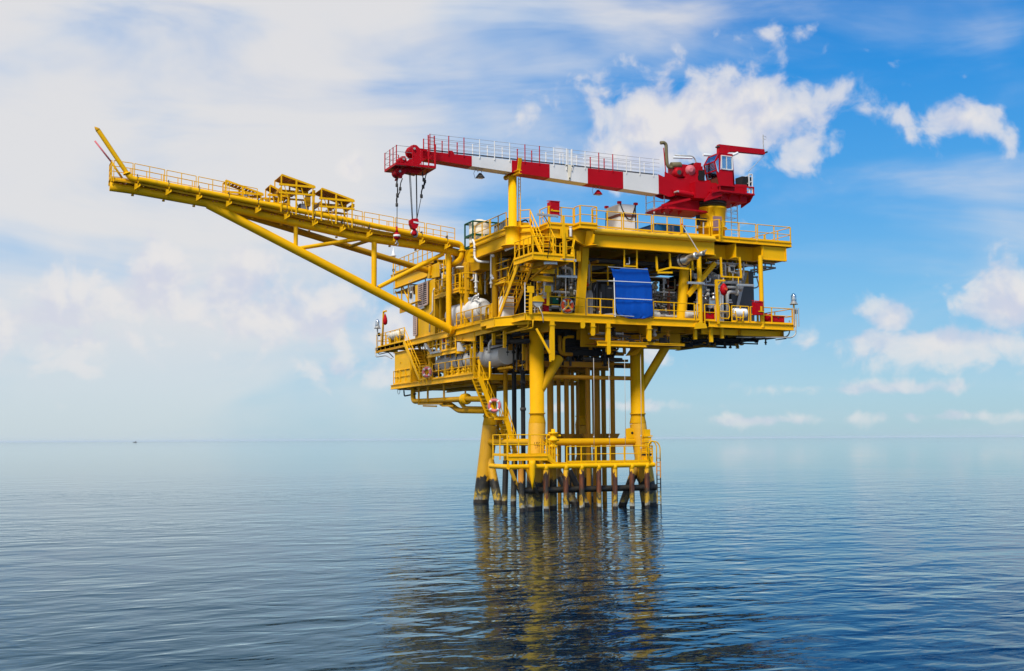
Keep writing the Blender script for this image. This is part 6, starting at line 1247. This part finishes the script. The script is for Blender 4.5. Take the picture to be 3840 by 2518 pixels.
# engine right of tarp
EN = thing('diesel_engine', 'grey diesel engine with a row of cylinder heads right of the tarpaulin', 'engine', (5.3, 2.2, ZM))
for i in range(7):
    p = wy('L', 1520 + i * 50, 600, 2.0); lathe('cylinder_head', EN, 'khaki' if i % 3 == 1 else 'grey', V((p.x, 2.0, p.z - .25)), V((p.x, 2.0, p.z + .4)), [(.12, 0), (.12, .38), (.09, .42), (.09, .55)], 12); box('rocker_cover', EN, 'light_grey', (p.x - .1, 1.85, p.z + .22), (p.x + .1, 2.15, p.z + .3))
a, b = wy('L', 1490, 660, 2.2), wy('L', 1830, 860, 2.2); box('block', EN, 'grey', (a.x, 1.9, b.z), (b.x + .3, 2.9, a.z)); [tube('manifold_pipe', EN, 'khaki' if k % 2 else 'light_grey', (a.x, 1.8, b.z + .1 + k * .2), (b.x + .2, 1.8, b.z + .1 + k * .2), .06, 10) for k in range(4)]
[box('inspection_cover', EN, 'dark_steel', (a.x + .12 + k * .32, 1.86, b.z + .2), (a.x + .34 + k * .32, 1.898, b.z + .6)) for k in range(5)]
p = wy('L', 1500, 890, 1.2); lathe('air_receiver', EN, 'light_grey', V((p.x - .25, 1.2, p.z)), V((p.x + .9, 1.2, p.z)), [(.1, 0), (.2, .06), (.22, .12), (.22, .42), (.26, .42), (.26, .5), (.16, .52), (.1, .6), (.08, 1.0)], 18); tube('shaft', EN, 'light_grey', V((p.x + .6, 1.2, p.z)), V((p.x + 1.9, 1.2, p.z)), .07, 10)
p = wy('L', 1475, 480, 1.5); lathe('air_filter', EN, 'grey', V((p.x, 1.5, p.z - .4)), V((p.x, 1.5, p.z + .4)), [(.1, 0), (.16, .08), (.16, .6), (.1, .72)], 14)
[tube('hose', EN, m, wy('L', x0, y0_, 1.6), wy('L', x1, y1_, 1.6), r, 8) for x0, y0_, x1, y1_, m, r in ((1470, 640, 1500, 760, 'silver', .08), (1500, 660, 1510, 720, 'red', .05), (1560, 740, 1640, 760, 'galv', .05), (1650, 780, 1660, 850, 'light_grey', .06), (1700, 800, 1790, 820, 'khaki', .06))]
box('skid', EN, 'dark_steel', (a.x - .3, 1.4, ZM), (b.x + .4, 3.2, b.z)); [box('foot', EN, 'white', (wy('L', x, 940, 1.2).x - .06, 1.2, ZM), (wy('L', x, 940, 1.2).x + .06, 1.35, ZM + .3)) for x in (1500, 1680)]
GR = thing('grey_receiver', 'small grey receiver tank behind the short railing by the middle post', 'tank', (7, .9, ZM)); p = wy('G', 410, 1140, .7); lathe('shell', GR, 'light_grey', V((p.x - .5, .8, p.z)), V((p.x + .6, .8, p.z)), [(.15, 0), (.27, .06), (.29, .12), (.29, .95), (.25, 1.05), (.12, 1.1)], 20); box('label_plate', GR, 'white', (p.x - .1, .49, p.z - .02), (p.x + .15, .5, p.z + .08)); [tube('foot', GR, 'light_grey', (p.x + d, .8, ZM), (p.x + d, .8, p.z - .2), .05, 8) for d in (-.25, .35)]
# far stairs and lattice seen through the gap
FS = thing('far_stairs', 'far yellow stairs seen through the gap above the engine', 'stairs', (9, 15, 14)); a, b = wy('L', 1690, 340, 13.5), wy('L', 1840, 520, 13.5); [bar('stringer', FS, 'yellow', a + V((0, k, 0)), b + V((0, k, 0)), .2, .1) for k in (0, .9)]; [bar('tread', FS, 'yellow_dark', a + (b - a) * (i / 8), a + (b - a) * (i / 8) + V((.0, .9, 0)), .2, .04) for i in range(9)]; [bar('strip', FS, 'yellow', wy('L', 1740, 330 + i * 30, 13.5), wy('L', 1850, 340 + i * 30, 13.5), .06) for i in range(8)]
# grey enclosure
EC = thing('grey_enclosure', 'large slate grey machinery enclosure at the right end of main deck', 'enclosure', (9.5, 4, ZM)); yE = 3.0
ea, eb, ec = wy('G', 545, 640, yE), wy('G', 800, 620, yE), wy('G', 1040, 580, yE)
box('front_wall', EC, 'dark', (ea.x, yE, ZM), (eb.x - .01, yE + .1, 16.3)); box('front_wall', EC, 'slate', (eb.x, yE - .25, ZM), (ec.x, yE - .15, 16.3)); box('side_wall', EC, 'slate', (ec.x - .06, yE - .14, ZM), (ec.x, 9, 16.3)); box('roof', EC, 'dark', (ea.x, yE + .11, 16.2), (ec.x - .07, 9, 16.28)); box('back_wall', EC, 'dark', (ea.x, 8.9, ZM), (ec.x - .07, 9.0, 16.19))
prism('duct_strut', EC, 'galv', [wy('G', x, y, yE - .4) for x, y in ((905, 1080), (945, 910), (1005, 690), (975, 690), (920, 880), (875, 1080))], (0, .1, 0))
lathe('fan_cowl', EC, 'grey', wy('G', 622, 750, yE - .15), wy('G', 622, 750, yE), [(.42, 0), (.46, .03), (.46, .14)], 24); bar('fan_seam', EC, 'dark', wy('G', 622, 700, yE - .17), wy('G', 622, 800, yE - .17), .03)
box('warm_panel', EC, 'yellow_dark', (wy('G', 770, 640, yE - .4).x, yE - .4, 15.3), (wy('G', 1010, 640, yE - .4).x, yE - .3, 16.3))
EP = thing('grey_pipe_set', 'pale grey elbow pipes standing before the slate enclosure', 'pipework', (10, 1.5, ZM)); yP = 1.3
pipe('elbow_pipe', EP, 'light_grey', [wy('G', 787, 1190, yP), wy('G', 787, 920, yP), wy('G', 810, 895, yP), wy('G', 885, 902, yP)], .12, 14, .3); tube('flange', EP, 'light_grey', wy('G', 880, 900, yP), wy('G', 898, 902, yP), .22, 14)
tube('cross_pipe', EP, 'light_grey', wy('G', 690, 795, yP + .3), wy('G', 930, 795, yP + .3), .12, 12); tube('cross_pipe', EP, 'light_grey', wy('G', 775, 845, yP + .2), wy('G', 890, 850, yP + .2), .1, 12); lathe('flange_valve', EP, 'grey', wy('G', 885, 855, yP), wy('G', 930, 858, yP), [(.1, 0), (.22, .02), (.22, .1), (.15, .15), (.22, .3), (.22, .4), (.1, .42)], 14); [tube('stand_pipe', EP, 'galv', wy('G', x, 1000, yP), wy('G', x, 840, yP), .06, 8) for x in (703, 722)]; [tube('stub', EP, 'silver', wy('G', x0, y, yP), wy('G', x0 + 40, y, yP), .07, 8) for x0, y in ((790, 985), (800, 1010), (700, 1000))]
[tube('hand_wheel', EP, m, wy('G', x, y, yP - .1), wy('G', x, y, yP), .16, 12) for x, y, m in ((735, 950, 'brown'), (610, 1045, 'silver'), (555, 1040, 'dark_steel'))]
DV2 = thing('raft_davit', 'yellow square davit with faded red bag in front of the grey enclosure', 'davit', (9.2, -.05, ZM), 'raft davits'); bar('post', DV2, 'yellow', wy('G', 692, 1235, -.1), wy('G', 668, 770, -.1), .15); bar('arm', DV2, 'yellow', wy('G', 662, 775, -.1), wy('G', 760, 775, -.1), .13); bar('knee', DV2, 'yellow', wy('G', 680, 830, -.1), wy('G', 715, 785, -.1), .08)
p = wy('G', 748, 800, -.1); lathe('red_bag', DV2, 'red', p - V((0, 0, .85)), p, [(.08, 0), (.2, .12), (.26, .35), (.22, .6), (.05, .82)], 12); tube('bag_patch', DV2, 'orange', p + V((0, -.3, -.45)), p + V((0, -.2, -.45)), .11, 12)
CN = thing('raft_canister', 'white ribbed life raft canister in yellow cradle on main deck', 'canister', (11, .2, ZM), 'life raft canisters'); a, b = wy('G', 848, 1115, .2), wy('G', 985, 1120, .2); pr = [(.18, 0), (.31, .05)]; n_ = 12; LL = b.x - a.x
for i in range(n_): pr += [(.33 if i % 2 else .31, .06 + (LL - .12) * i / (n_ - 1))]
lathe('canister', CN, 'lamp_white', V((a.x, .2, a.z)), V((b.x, .2, a.z)), pr + [(.3, LL - .04), (.18, LL)], 20)
for gx in (890, 950): p = wy('G', gx, 1180, -.15); bar('cradle_leg', CN, 'yellow', (p.x, -.15, ZM + .05), (p.x + (.12 if gx > 900 else -.12), -.15, ZM + .75), .06)
bar('cradle_base', CN, 'yellow', wy('G', 880, 1165, -.15), wy('G', 960, 1170, -.15), .07); [tube('strap', CN, 'brown', wy('G', x, 1185, -.1), wy('G', x, 1200, -.1), .06, 8) for x in (905, 935)]
for i, (lab, g0, g1) in enumerate((('red chest behind the main deck railing by the middle post', (540, 1105), (655, 1185)), ('red chest on the right end of main deck', (1262, 1147), (1395, 1215)))):
    a, b = wy('G', *g0, .25), wy('G', *g1, .25); t = thing('red_chest', lab, 'chest', (a.x, .3, ZM), 'red chests'); box('chest_body', t, 'red', (a.x, .25, ZM + .02), (b.x, 1.0, a.z - .07)); box('chest_lid', t, 'red', (a.x - .03, .21, a.z - .065), (b.x + .03, 1.03, a.z)); box('latch', t, 'dark_steel', ((a.x + b.x) / 2 - .05, .2, a.z - .16), ((a.x + b.x) / 2 + .05, .245, a.z - .06))
HR = thing('hose_reel', 'red hose reel beside the red chest at the right end', 'hose reel', wy('G', 1222, 1200, .3)); p = wy('G', 1222, 1170, .3); lathe('reel', HR, 'red', p - V((.25, 0, 0)), p + V((.25, 0, 0)), [(.1, 0), (.3, .02), (.3, .08), (.2, .1), (.2, .36), (.3, .38), (.3, .44), (.1, .46)], 18); box('stand', HR, 'red', (p.x - .2, .15, ZM), (p.x + .2, .45, p.z))
FC = thing('fire_cabinet', 'tall red fire cabinet on the post at the right end of main deck', 'cabinet', wy('G', 1130, 1145, -.2), 'red fire cabinets'); a, b = wy('G', 1084, 1000, -.35), wy('G', 1172, 1140, -.35); box('cabinet_body', FC, 'red', (a.x, -.35, b.z), (b.x, .02, a.z)); prism('cabinet_roof', FC, 'red', [(a.x - .03, -.38, a.z), (b.x + .03, -.38, a.z), (b.x + .03, .05, a.z + .1), (a.x - .03, .05, a.z + .1)], (0, 0, .04)); x_ = wy('G', 1148, 1080, -.35).x; box('strap', FC, 'yellow', (x_ - .07, -.39, b.z + .25), (x_ + .07, -.355, a.z - .3)); box('strap', FC, 'yellow', (a.x + .25, -.39, b.z + .2), (b.x + .02, -.355, b.z + .26))
# lights and hung frames on the right side
HG2 = thing('goal_frame', 'yellow goalpost frame hanging below the right end of upper deck', 'frame', wy('G', 830, 735, .1)); [bar('hanger', HG2, 'yellow', wy('G', x0, 525, .1), wy('G', x1, 738, .1), .11) for x0, x1 in ((717, 728), (918, 935))]; bar('cross_bar', HG2, 'yellow', wy('G', 722, 732, .1), wy('G', 940, 742, .1), .1)
FL = thing('floodlight', 'grey floodlight on a thin pole before the slate enclosure', 'floodlight', wy('G', 845, 700, .4)); p = wy('G', 830, 655, .4); box('housing', FL, 'galv', p - V((.2, .08, .18)), p + V((.22, .1, .2))); box('lens', FL, 'dark', p - V((.13, .1, .12)), p + V((.15, -.085, .14))); tube('pole', FL, 'galv', p + V((.12, 0, -.2)), wy('G', 848, 780, .4), .03, 8); box('visor', FL, 'galv', p + V((-.22, -.2, .2)), p + V((.24, .1, .23)))
strip_light('strip light by the middle post left of the grey enclosure', wy('G', 368, 800, -.2), wy('G', 540, 808, -.2), [wy('G', 400, 790, -.2), wy('G', 398, 650, .0)]); strip_light('strip light before the slate enclosure by the davit', wy('G', 892, 822, -.2), wy('G', 1065, 830, -.2), [wy('G', 905, 815, -.2), wy('G', 905, 740, 0)])
strip_light('strip light hung in a yellow frame right of the corner stairs', wy('F', 360, 1180, -.2), wy('F', 640, 1190, -.2)); SF = thing('light_frame', 'yellow frame holding a strip light right of the corner stairs', 'frame', wy('F', 500, 1170, -.2)); [bar('hanger', SF, 'yellow', wy('F', x, 1160, -.2), wy('F', x, y, -.1), .09) for x, y in ((365, 1010), (612, 780))]; bar('hanger', SF, 'yellow', wy('F', 655, 800, .3), wy('F', 660, 960, .3), .12); bar('hanger', SF, 'yellow', wy('F', 690, 800, .3), wy('F', 690, 960, .3), .08)
WPP = thing('white_drop_pipe', 'short white pipe on the girder web at the near corner', 'pipe', wy('M', 1600, 860, -.1)); tube('pipe', WPP, 'white', wy('M', 1595, 570, -.1), wy('M', 1600, 860, -.1), .09, 12); tube('collar', WPP, 'white', wy('M', 1595, 570, -.1), wy('M', 1595, 590, -.1), .11, 12)
# muffler
MU = thing('exhaust_muffler', 'fat steel exhaust muffler poking out below upper deck', 'muffler', (6.8, .3, 16.2)); m0, m1, m2 = wy('G', 160, 615, 2.6), wy('G', 335, 552, .3), wy('G', 470, 505, -.9); m3 = wy('G', 535, 482, -1.4)
d1 = (m1 - m0); lathe('drum', MU, 'dark_steel', m0, m1, [(.3, 0), (.42, .1), (.42, d1.length)], 24); d2 = (m2 - m1); lathe('tail_cone', MU, 'silver', m1 - d2.normalized() * .35, m2, [(.38, 0), (.44, .05), (.44, .18), (.36, .2), (.34, .5), (.22, .56), (.22, d2.length + .1), (.25, d2.length + .12), (.25, d2.length + .25), (.15, d2.length + .3)], 24)
d3 = (m3 - m2).normalized(); u_ = d3.orthogonal().normalized(); w_ = d3.cross(u_)
pipe('outlet', MU, 'steel', [m2, m3], .15, 14); tube('outlet_mouth', MU, 'dark', m3 - d3 * .01, m3 + d3 * .012, .13, 14); prism('outlet_lip', MU, 'steel', [m3 + V((0, 0, .16)), m3 + d3 * .3 + V((0, 0, .17)), m3 + V((.05, 0, -.12)), m3 + V((-.05, 0, -.12))], (.0, .03, 0))
torus('band', MU, 'silver', m1 - d2.normalized() * .25, d2, .45, .035, 24, 6)
MC = thing('muffler_cradle', 'yellow hanging cradle under the exhaust muffler', 'frame', wy('G', 180, 640, .3))
for a, b in (((30, 520), (42, 675)), ((172, 485), (182, 635)), ((412, 560), (415, 650))): bar('hanger', MC, 'yellow', wy('G', *a, .2), wy('G', *b, .2), .11)
for a, b in (((42, 672), (190, 635)), ((190, 635), (430, 655)), ((45, 690), (200, 690))): bar('cradle_bar', MC, 'yellow', wy('G', *a, .2), wy('G', *b, .2), .12)
# pipe rack running round the far right end
RK = thing('far_pipe_rack', 'dark cable rack with round ends jutting from the far right side', 'pipe rack', (14, 9, 16)); yK = 8.0
for (a, b) in (((1030, 575), (1290, 600)), ((1030, 610), (1300, 640)), ((1040, 690), (1300, 640)), ((1035, 665), (1200, 640)), ((1035, 740), (1110, 735))): tube('rack_pipe', RK, 'dark_steel', wy('G', *a, yK), wy('G', *b, yK), .07, 8)
for gx, g0, g1 in ((1075, 570, 720), (1110, 590, 700), (1190, 570, 660), (1255, 575, 650)): bar('rack_post', RK, 'dark_steel', wy('G', gx, g0, yK), wy('G', gx, g1, yK), .08)
pipe('rack_cable', RK, 'dark_steel', [wy('G', 1100, 740, yK), wy('G', 1125, 830, yK), wy('G', 1090, 855, yK), wy('G', 1040, 850, yK)], .05, 8, .3); tube('rack_cable', RK, 'dark_steel', wy('G', 1040, 780, yK), wy('G', 1045, 1150, yK), .07, 8)
for ya2, zz in ((535, 0), (575, 0)): tube('white_pipe', RK, 'white', wy('G', 580, ya2, 1.6), wy('G', 1060, ya2 + (20 if ya2 < 560 else 45), 1.6), .07, 8)
for gx in (565, 680, 785, 885, 990): bar('rack_hanger', RK, 'yellow', wy('G', gx, 520, 1.5), wy('G', gx, 600, 1.5), .07)
# dark pipework below the right end
UB = thing('under_pipework', 'black pipes and trays slung below the right end of main deck', 'pipework', (11, 3, 11.2)); Yu = 2.0
for a, b, r in (((700, 1405), (1105, 1408), .13), ((420, 1418), (700, 1400), .12), ((1040, 1345), (1210, 1340), .1)): tube('pipe', UB, 'dark', wy('G', *a, Yu), wy('G', *b, Yu), r, 12)
lathe('pipe_cap', UB, 'dark', wy('G', 1085, 1408, Yu), wy('G', 1115, 1408, Yu), [(.13, 0), (.2, .02), (.2, .16), (.1, .2)], 14)
for i in range(9): a = wy('G', 380 + i * 62, 1465 - i * 12, 5.5); box('tray', UB, 'dark_steel', a - V((.35, .2, .04)), a + V((.35, .5, .12))); 
for i in range(5): a = wy('G', 860 + i * 60, 1372 - i * 10, 4); bar('tray_hanger', UB, 'dark', a, a + V((0, 0, .8)), .06)
for y, z in ((.9, 11.35), (.2, 11.28)): pipe('conduit', UB, 'galv', [(11.6, y + .4, z), (13.5, y, z + .02), (15.3, y - .25, z + .05), (15.6, y - .3, z + .3), (15.62, y - .3, 12.6)], .05, 8, .3)
for x in (12.2, 13.0, 13.9, 14.8): box('conduit_clip', UB, 'dark', (x - .05, .0, 11.22), (x + .05, 1.1, 11.27))
for gx in (1475, 1500, 1525): tube('corner_conduit', UB, 'galv', (wy('G', gx + 20, 1100, -.2).x, -.2, 12.1), (wy('G', gx + 20, 1100, -.2).x, -.2, 13.4), .035, 8)
# near-corner odds and ends behind the railing
for i, (lab, n, lo, hi, m) in enumerate((('red fire extinguisher cabinet behind the corner railing', 'extinguisher_box', (1350, 1330), (1400, 1540), 'red'), ('green first-aid box on the corner railing', 'first_aid_box', (1452, 1295), (1540, 1400), 'green'))):
    a, b = wy('K', *lo, .3), wy('K', *hi, .3); t = thing(n, lab, 'box', (a.x, .3, ZM)); box('box_body', t, m, (a.x, .3, b.z), (b.x, .75, a.z)); box('box_lid', t, m, (a.x - .02, .27, a.z - .08), (b.x + .02, .77, a.z + .02)); box('white_label', t, 'white', (b.x - .16, .28, a.z - .2), (b.x - .04, .298, a.z - .13))
tube('support', t, 'white', wy('K', 1440, 1440, .3), wy('K', 1540, 1445, .3), .05, 8)
HD2 = thing('cable_reel', 'yellow half-round hood over a grey reel on the corner railing', 'reel', wy('K', 1240, 1400, -.15)); c = wy('K', 1235, 1375, -.15); pts = [V((c.x + .42 * math.cos(a), -.25, c.z + .38 * math.sin(a))) for a in [math.pi * i / 12 for i in range(13)]]; prism('hood', HD2, 'yellow', pts, (0, .35, 0)); lathe('reel', HD2, 'grey', V((c.x, -.2, c.z - .02)), V((c.x, .1, c.z - .02)), [(.33, 0), (.33, .25)], 20); pipe('cable', HD2, 'galv', [V((c.x + .05, -.2, c.z - .3)), V((c.x + .3, -.2, c.z - .8)), V((c.x + .35, -.2, c.z - 1.3))], .03, 8)
for i, (kx, k0, k1) in enumerate(((1133, 1200, 1560), (1385, 1195, 1430))): p0_, p1_ = wy('K', kx, k1, -.2), wy('K', kx, k0 + 20, -.2); t = thing('sign_post', ['yellow post with square plate left of the cable reel', 'yellow post with plate right of the cable reel'][i], 'post', p0_, 'yellow plate posts'); bar('post', t, 'yellow', p0_, p1_, .16, .1); box('plate', t, 'yellow', p1_ - V((.25, .06, .1)), p1_ + V((.2, .0, .32))); box('plate_back', t, 'grey' if i else 'yellow_dark', p1_ + V((.21, -.03, -.05)), p1_ + V((.36 if i else .24, .0, .3)))
MM = thing('corner_manifold', 'small silver valve manifold behind the corner railing', 'pipework', wy('K', 1220, 1520, .6))
for i in range(9): a = wy('K', 1190 + i * 16, 1540, .6); tube('valve_stem', MM, ('silver', 'galv', 'yellow_dark')[i % 3], (a.x, .6 + .1 * (i % 3), ZM), (a.x, .6 + .1 * (i % 3), ZM + .35 + .12 * (i % 4)), .035, 8)
[tube('manifold_pipe', MM, 'silver', wy('K', 1170, y, .7), wy('K', 1330, y + 6, .7), .04, 8) for y in (1450, 1490)]
# ceiling services under the upper deck
CS = thing('ceiling_services', 'pipes and cable trays running under the upper deck plating', 'pipework', (3, 5, 16.5))
for i, (y, z, m, r) in enumerate(((2.6, 16.3, 'dark_steel', .16), (3.6, 16.5, 'conductor', .12), (5.2, 16.2, 'grey', .2), (6.8, 16.4, 'dark_steel', .15), (9, 16.3, 'conductor', .18))): tube('pipe', CS, m, (-3.5, y, z), (8.6 if i < 3 else 12, y, z), r, 10)
for x in (-2, 1, 4, 7): tube('cross_pipe', CS, 'conductor', (x, 1.8, 16.1), (x, 11, 16.1), .1, 10)
for x in (-2.6, 2.4, 5): box('cable_tray', CS, 'dark_steel', (x, 1.5, 15.9), (x + .4, 11.5, 15.96))
# manifold deck below the main deck, between the legs
WD = thing('wellhead_deck', 'dark wellhead deck with valves hanging between the jacket legs', 'deck', (0, 7, 9.4)); box('grating', WD, 'dark_steel', (-2.2, 3.2, 9.5), (2.2, 12, 9.56))
for y in (3.2, 6.2, 9.2, 12): ibeam('beam', WD, 'conductor', (-3.2, y, 9.5), (4.2, y, 9.5), .35, .2)
for x in (-2.2, 0, 2.2): ibeam('beam', WD, 'conductor', (x, 3.2, 9.48), (x, 12, 9.48), .3, .18)
for i in range(14):
    x, y = -1.9 + (i % 5) * .9, 3.8 + (i // 5) * 2.6; lathe('christmas_tree', WD, ('dark_steel', 'conductor', 'grey')[i % 3], (x, y, 9.5), (x, y, 11.4), [(.2, 0), (.3, .1), (.3, .3), (.18, .35), (.22, .8), (.3, .85), (.3, 1.1), (.14, 1.2), (.14, 1.6), (.26, 1.62), (.26, 1.75)], 12)
for i, (y, z) in enumerate(((2.8, 10.6), (3.1, 10.1), (4.4, 10.9), (5.6, 10.4), (7, 10.8), (9, 10.2))): tube('flow_line', WD, ('dark', 'conductor', 'dark_steel')[i % 3], (-3.2, y, z), (3.6, y, z), .1 + .03 * (i % 3), 10)
for x, z in ((-2.6, 11.0), (-1.2, 11.2), (.9, 10.8), (2.6, 11.1)): tube('flow_line', WD, 'dark', (x, 2.2, z), (x, 13, z), .12, 10)
for a, b, yy in (((890, 790), (1300, 770), 8), ((890, 730), (1290, 720), 9), ((480, 770), (850, 765), 3.2), ((0, 940), (260, 940), 9)): bar('beam', WD, 'conductor', wy('I', *a, yy), wy('I', *b, yy), .12, .18)
prism('dark_plate', WD, 'dark', [wy('I', x, y, 2.9) for x, y in ((500, 330), (900, 470), (960, 560), (1030, 640), (1000, 670), (480, 660))], (0, .05, 0))  # flat dark sheet across the gap below main deck
# dense small pipework filling the bays
def clutter(label, lo, hi, n, mats, seed, rs=(.03, .11), valves=8, along='y'):
    rg = random.Random(seed); lo, hi = V(lo), V(hi); t = thing('pipe_bank', label, 'pipework', lo, 'banks of small pipework')
    ud = lambda k: rg.uniform(lo[k], hi[k])
    for i in range(n):
        m = rg.choice(mats); r = rg.uniform(*rs); kind = rg.random(); p = V((ud(0), ud(1), ud(2)))
        if kind < .42:
            z0 = lo.z if rg.random() < .6 else ud(2); z1 = min(hi.z, z0 + rg.uniform(.5, 1.0) * (hi.z - lo.z)); tube('pipe', t, m, (p.x, p.y, z0), (p.x, p.y, z1), r, 8)
            for q in range(rg.randint(0, 2)): zz = rg.uniform(z0, z1 - .1); tube('pipe_flange', t, m, (p.x, p.y, zz), (p.x, p.y, zz + .07), r * 1.7, 10)
        elif kind < .72:
            k = 1 if along == 'y' else 0; q = p.copy(); q[k] = max(lo[k], min(hi[k], p[k] + rg.choice((-1, 1)) * rg.uniform(.5, 1) * (hi[k] - lo[k]) * .7)); tube('pipe', t, m, p, q + V((0, 0, .001)), r, 8) if (q - p).length > .2 else None
        else:
            k = 1 if along == 'y' else 0; q = p.copy(); q[k] = max(lo[k], min(hi[k], p[k] + rg.choice((-1, 1)) * rg.uniform(.4, 1.2))); s = q.copy(); s.z = max(lo.z, min(hi.z, s.z + rg.choice((-1, 1)) * rg.uniform(.5, 1.4)))
            if (q - p).length > .2 and (s - q).length > .2: pipe('elbow_pipe', t, m, [p, q, s], r, 8)
    for i in range(valves):
        p = V((ud(0), ud(1), rg.uniform(lo.z, lo.z + (hi.z - lo.z) * .75))); s = rg.uniform(.7, 1.3); lathe('valve', t, rg.choice(mats), p, p + V((0, 0, 1)), [(.06 * s, 0), (.13 * s, .04), (.13 * s, .14 * s), (.07 * s, .2 * s), (.07 * s, .3 * s), (.15 * s, .32 * s), (.15 * s, .38 * s), (.04 * s, .42 * s)], 10)
    for i in range(max(2, n // 8)):
        p = V((ud(0), ud(1), ud(2))); w = rg.uniform(.1, .28); box('instrument_box', t, rg.choice(mats + ['grey', 'dark_steel']), p - V((w, .08, w)), p + V((w, .08, w * 1.3)))
YW = ['yellow', 'yellow', 'yellow_dark', 'yellow_dark', 'white', 'conductor']
clutter('dense yellow pipes above the white vessel below upper deck', (-4.9, 9.4, 14.7), (-3.0, 15.4, 16.9), 46, YW, 3, valves=14)
clutter('yellow and dark pipes behind the lower stairway on main deck', (-4.4, 5.0, ZM), (-2.6, 8.6, 16.6), 34, YW + ['dark', 'conductor', 'brown'], 5, valves=8)
clutter('small pipes standing under the white vessel', (-3.9, 7.5, ZM), (-3.2, 14.0, 13.3), 26, YW + ['white', 'dark'], 6, valves=10)
clutter('yellow valve pipes below the grey vessel on cellar deck', (-4.9, 8.8, ZC), (-3.2, 17.8, 10.0), 44, ['yellow', 'yellow_dark', 'conductor', 'dark', 'yellow'], 8, (.03, .09), 16)
clutter('yellow pipes hanging from main deck over the grey vessel', (-5.0, 8.6, 10.3), (-4.6, 17.0, 11.6), 26, ['yellow', 'yellow_dark', 'dark', 'white'], 9, (.03, .07), 6)
clutter('pipes crowded on the service platform at left', (-4.9, 11.8, 10.9), (-3.8, 17.0, 12.1), 34, YW, 10, (.03, .09), 10)
clutter('silver pipes before the grey enclosure in the right bay', (8.2, 1.0, ZM), (10.6, 2.5, 15.6), 40, ['light_grey', 'light_grey', 'silver', 'steel', 'grey', 'white'], 12, (.03, .1), 12, 'x')
clutter('grey and silver pipes in the middle bay behind near column', (-3.0, 1.8, ZM), (.9, 3.2, 16.2), 60, ['grey', 'light_grey', 'steel', 'silver', 'dark_steel', 'yellow_dark', 'khaki'], 13, (.025, .1), 18, 'x')
clutter('oily engine pipework right of the tarpaulin', (4.1, 1.3, ZM), (7.4, 2.4, 15.2), 50, ['khaki', 'grey', 'light_grey', 'dark_steel', 'steel', 'brown'], 14, (.025, .08), 16, 'x')
clutter('brown and black pipes below main deck between the near legs', (-2.9, 2.4, 9.2), (3.3, 4.2, 11.4), 60, ['conductor', 'dark', 'dark_steel', 'yellow_dark', 'dark'], 15, (.04, .13), 14, 'x')
clutter('dark pipes below main deck left of the near leg', (-4.2, 3.2, 8.9), (-2.6, 8.4, 11.5), 34, ['dark', 'conductor', 'yellow_dark', 'dark_steel'], 16, (.04, .1), 10)
clutter('pipes on the pump pan below the main deck edge', (0, .5, 10.65), (6.3, 1.6, 11.4), 26, ['dark_steel', 'galv', 'conductor', 'dark'], 17, (.03, .07), 10, 'x')
clutter('pale pipes and trays under upper deck at the right bay', (8.3, .9, 15.4), (12.6, 2.4, 16.6), 24, ['white', 'galv', 'yellow', 'grey'], 18, (.03, .07), 2, 'x')
clutter('pipes slung below the right end of main deck', (8.2, 1.2, 10.9), (14.4, 6.0, 11.5), 30, ['dark', 'dark_steel', 'conductor'], 19, (.04, .1), 6, 'x')
# far ship
bd = wz('A', 0, 0, 30); u0 = V(VIEW['A'][:2] + (0,))
dsh = (FW + RT * ((506 - PCX) / FOC) + UP * ((PCY - 1650) / FOC)); dsh = V((dsh.x, dsh.y, 0)).normalized(); pc = CAM + dsh * 4200; pc.z = 0
SH = thing('distant_ship', 'tiny grey ship far away on the left horizon', 'ship', pc); sx = V((math.cos(PHI), -math.sin(PHI), 0))
v_ = [pc + sx * a + V((0, 0, z)) for a, z in ((-6, 0), (6, 0), (7.5, 2.4), (-7, 2.0))]; prism('hull', SH, 'slate', v_, dsh * 4); prism('wheelhouse', SH, 'slate', [pc + sx * a + V((0, 0, z)) for a, z in ((0, 2.2), (4.5, 2.2), (4, 4.4), (.8, 4.4))], dsh * 3); prism('mast', SH, 'slate', [pc + sx * a + V((0, 0, z)) for a, z in ((-5.4, 2), (-4.4, 2), (-4.6, 3.6), (-5.2, 3.6))], dsh * 1)

# ================================================================== sea haze
def haze():
    m = bpy.data.materials.new('haze_air'); m.use_nodes = True; t = NT(m.node_tree)
    v = t.n('ShaderNodeVolumePrincipled'); v.inputs['Color'].default_value = (.84, .94, 1.0, 1); v.inputs['Density'].default_value = HAZE; v.inputs['Anisotropy'].default_value = 0.0
    o = t.n('ShaderNodeOutputMaterial'); t.t.links.new(v.outputs[0], o.inputs['Volume']); MATS['haze'] = m
    o = box('haze', None, 'haze', (-70000, -70000, -1.2), (70000, 70000, 29.5)); o['kind'] = 'stuff'
HAZE = 0.000022
haze()
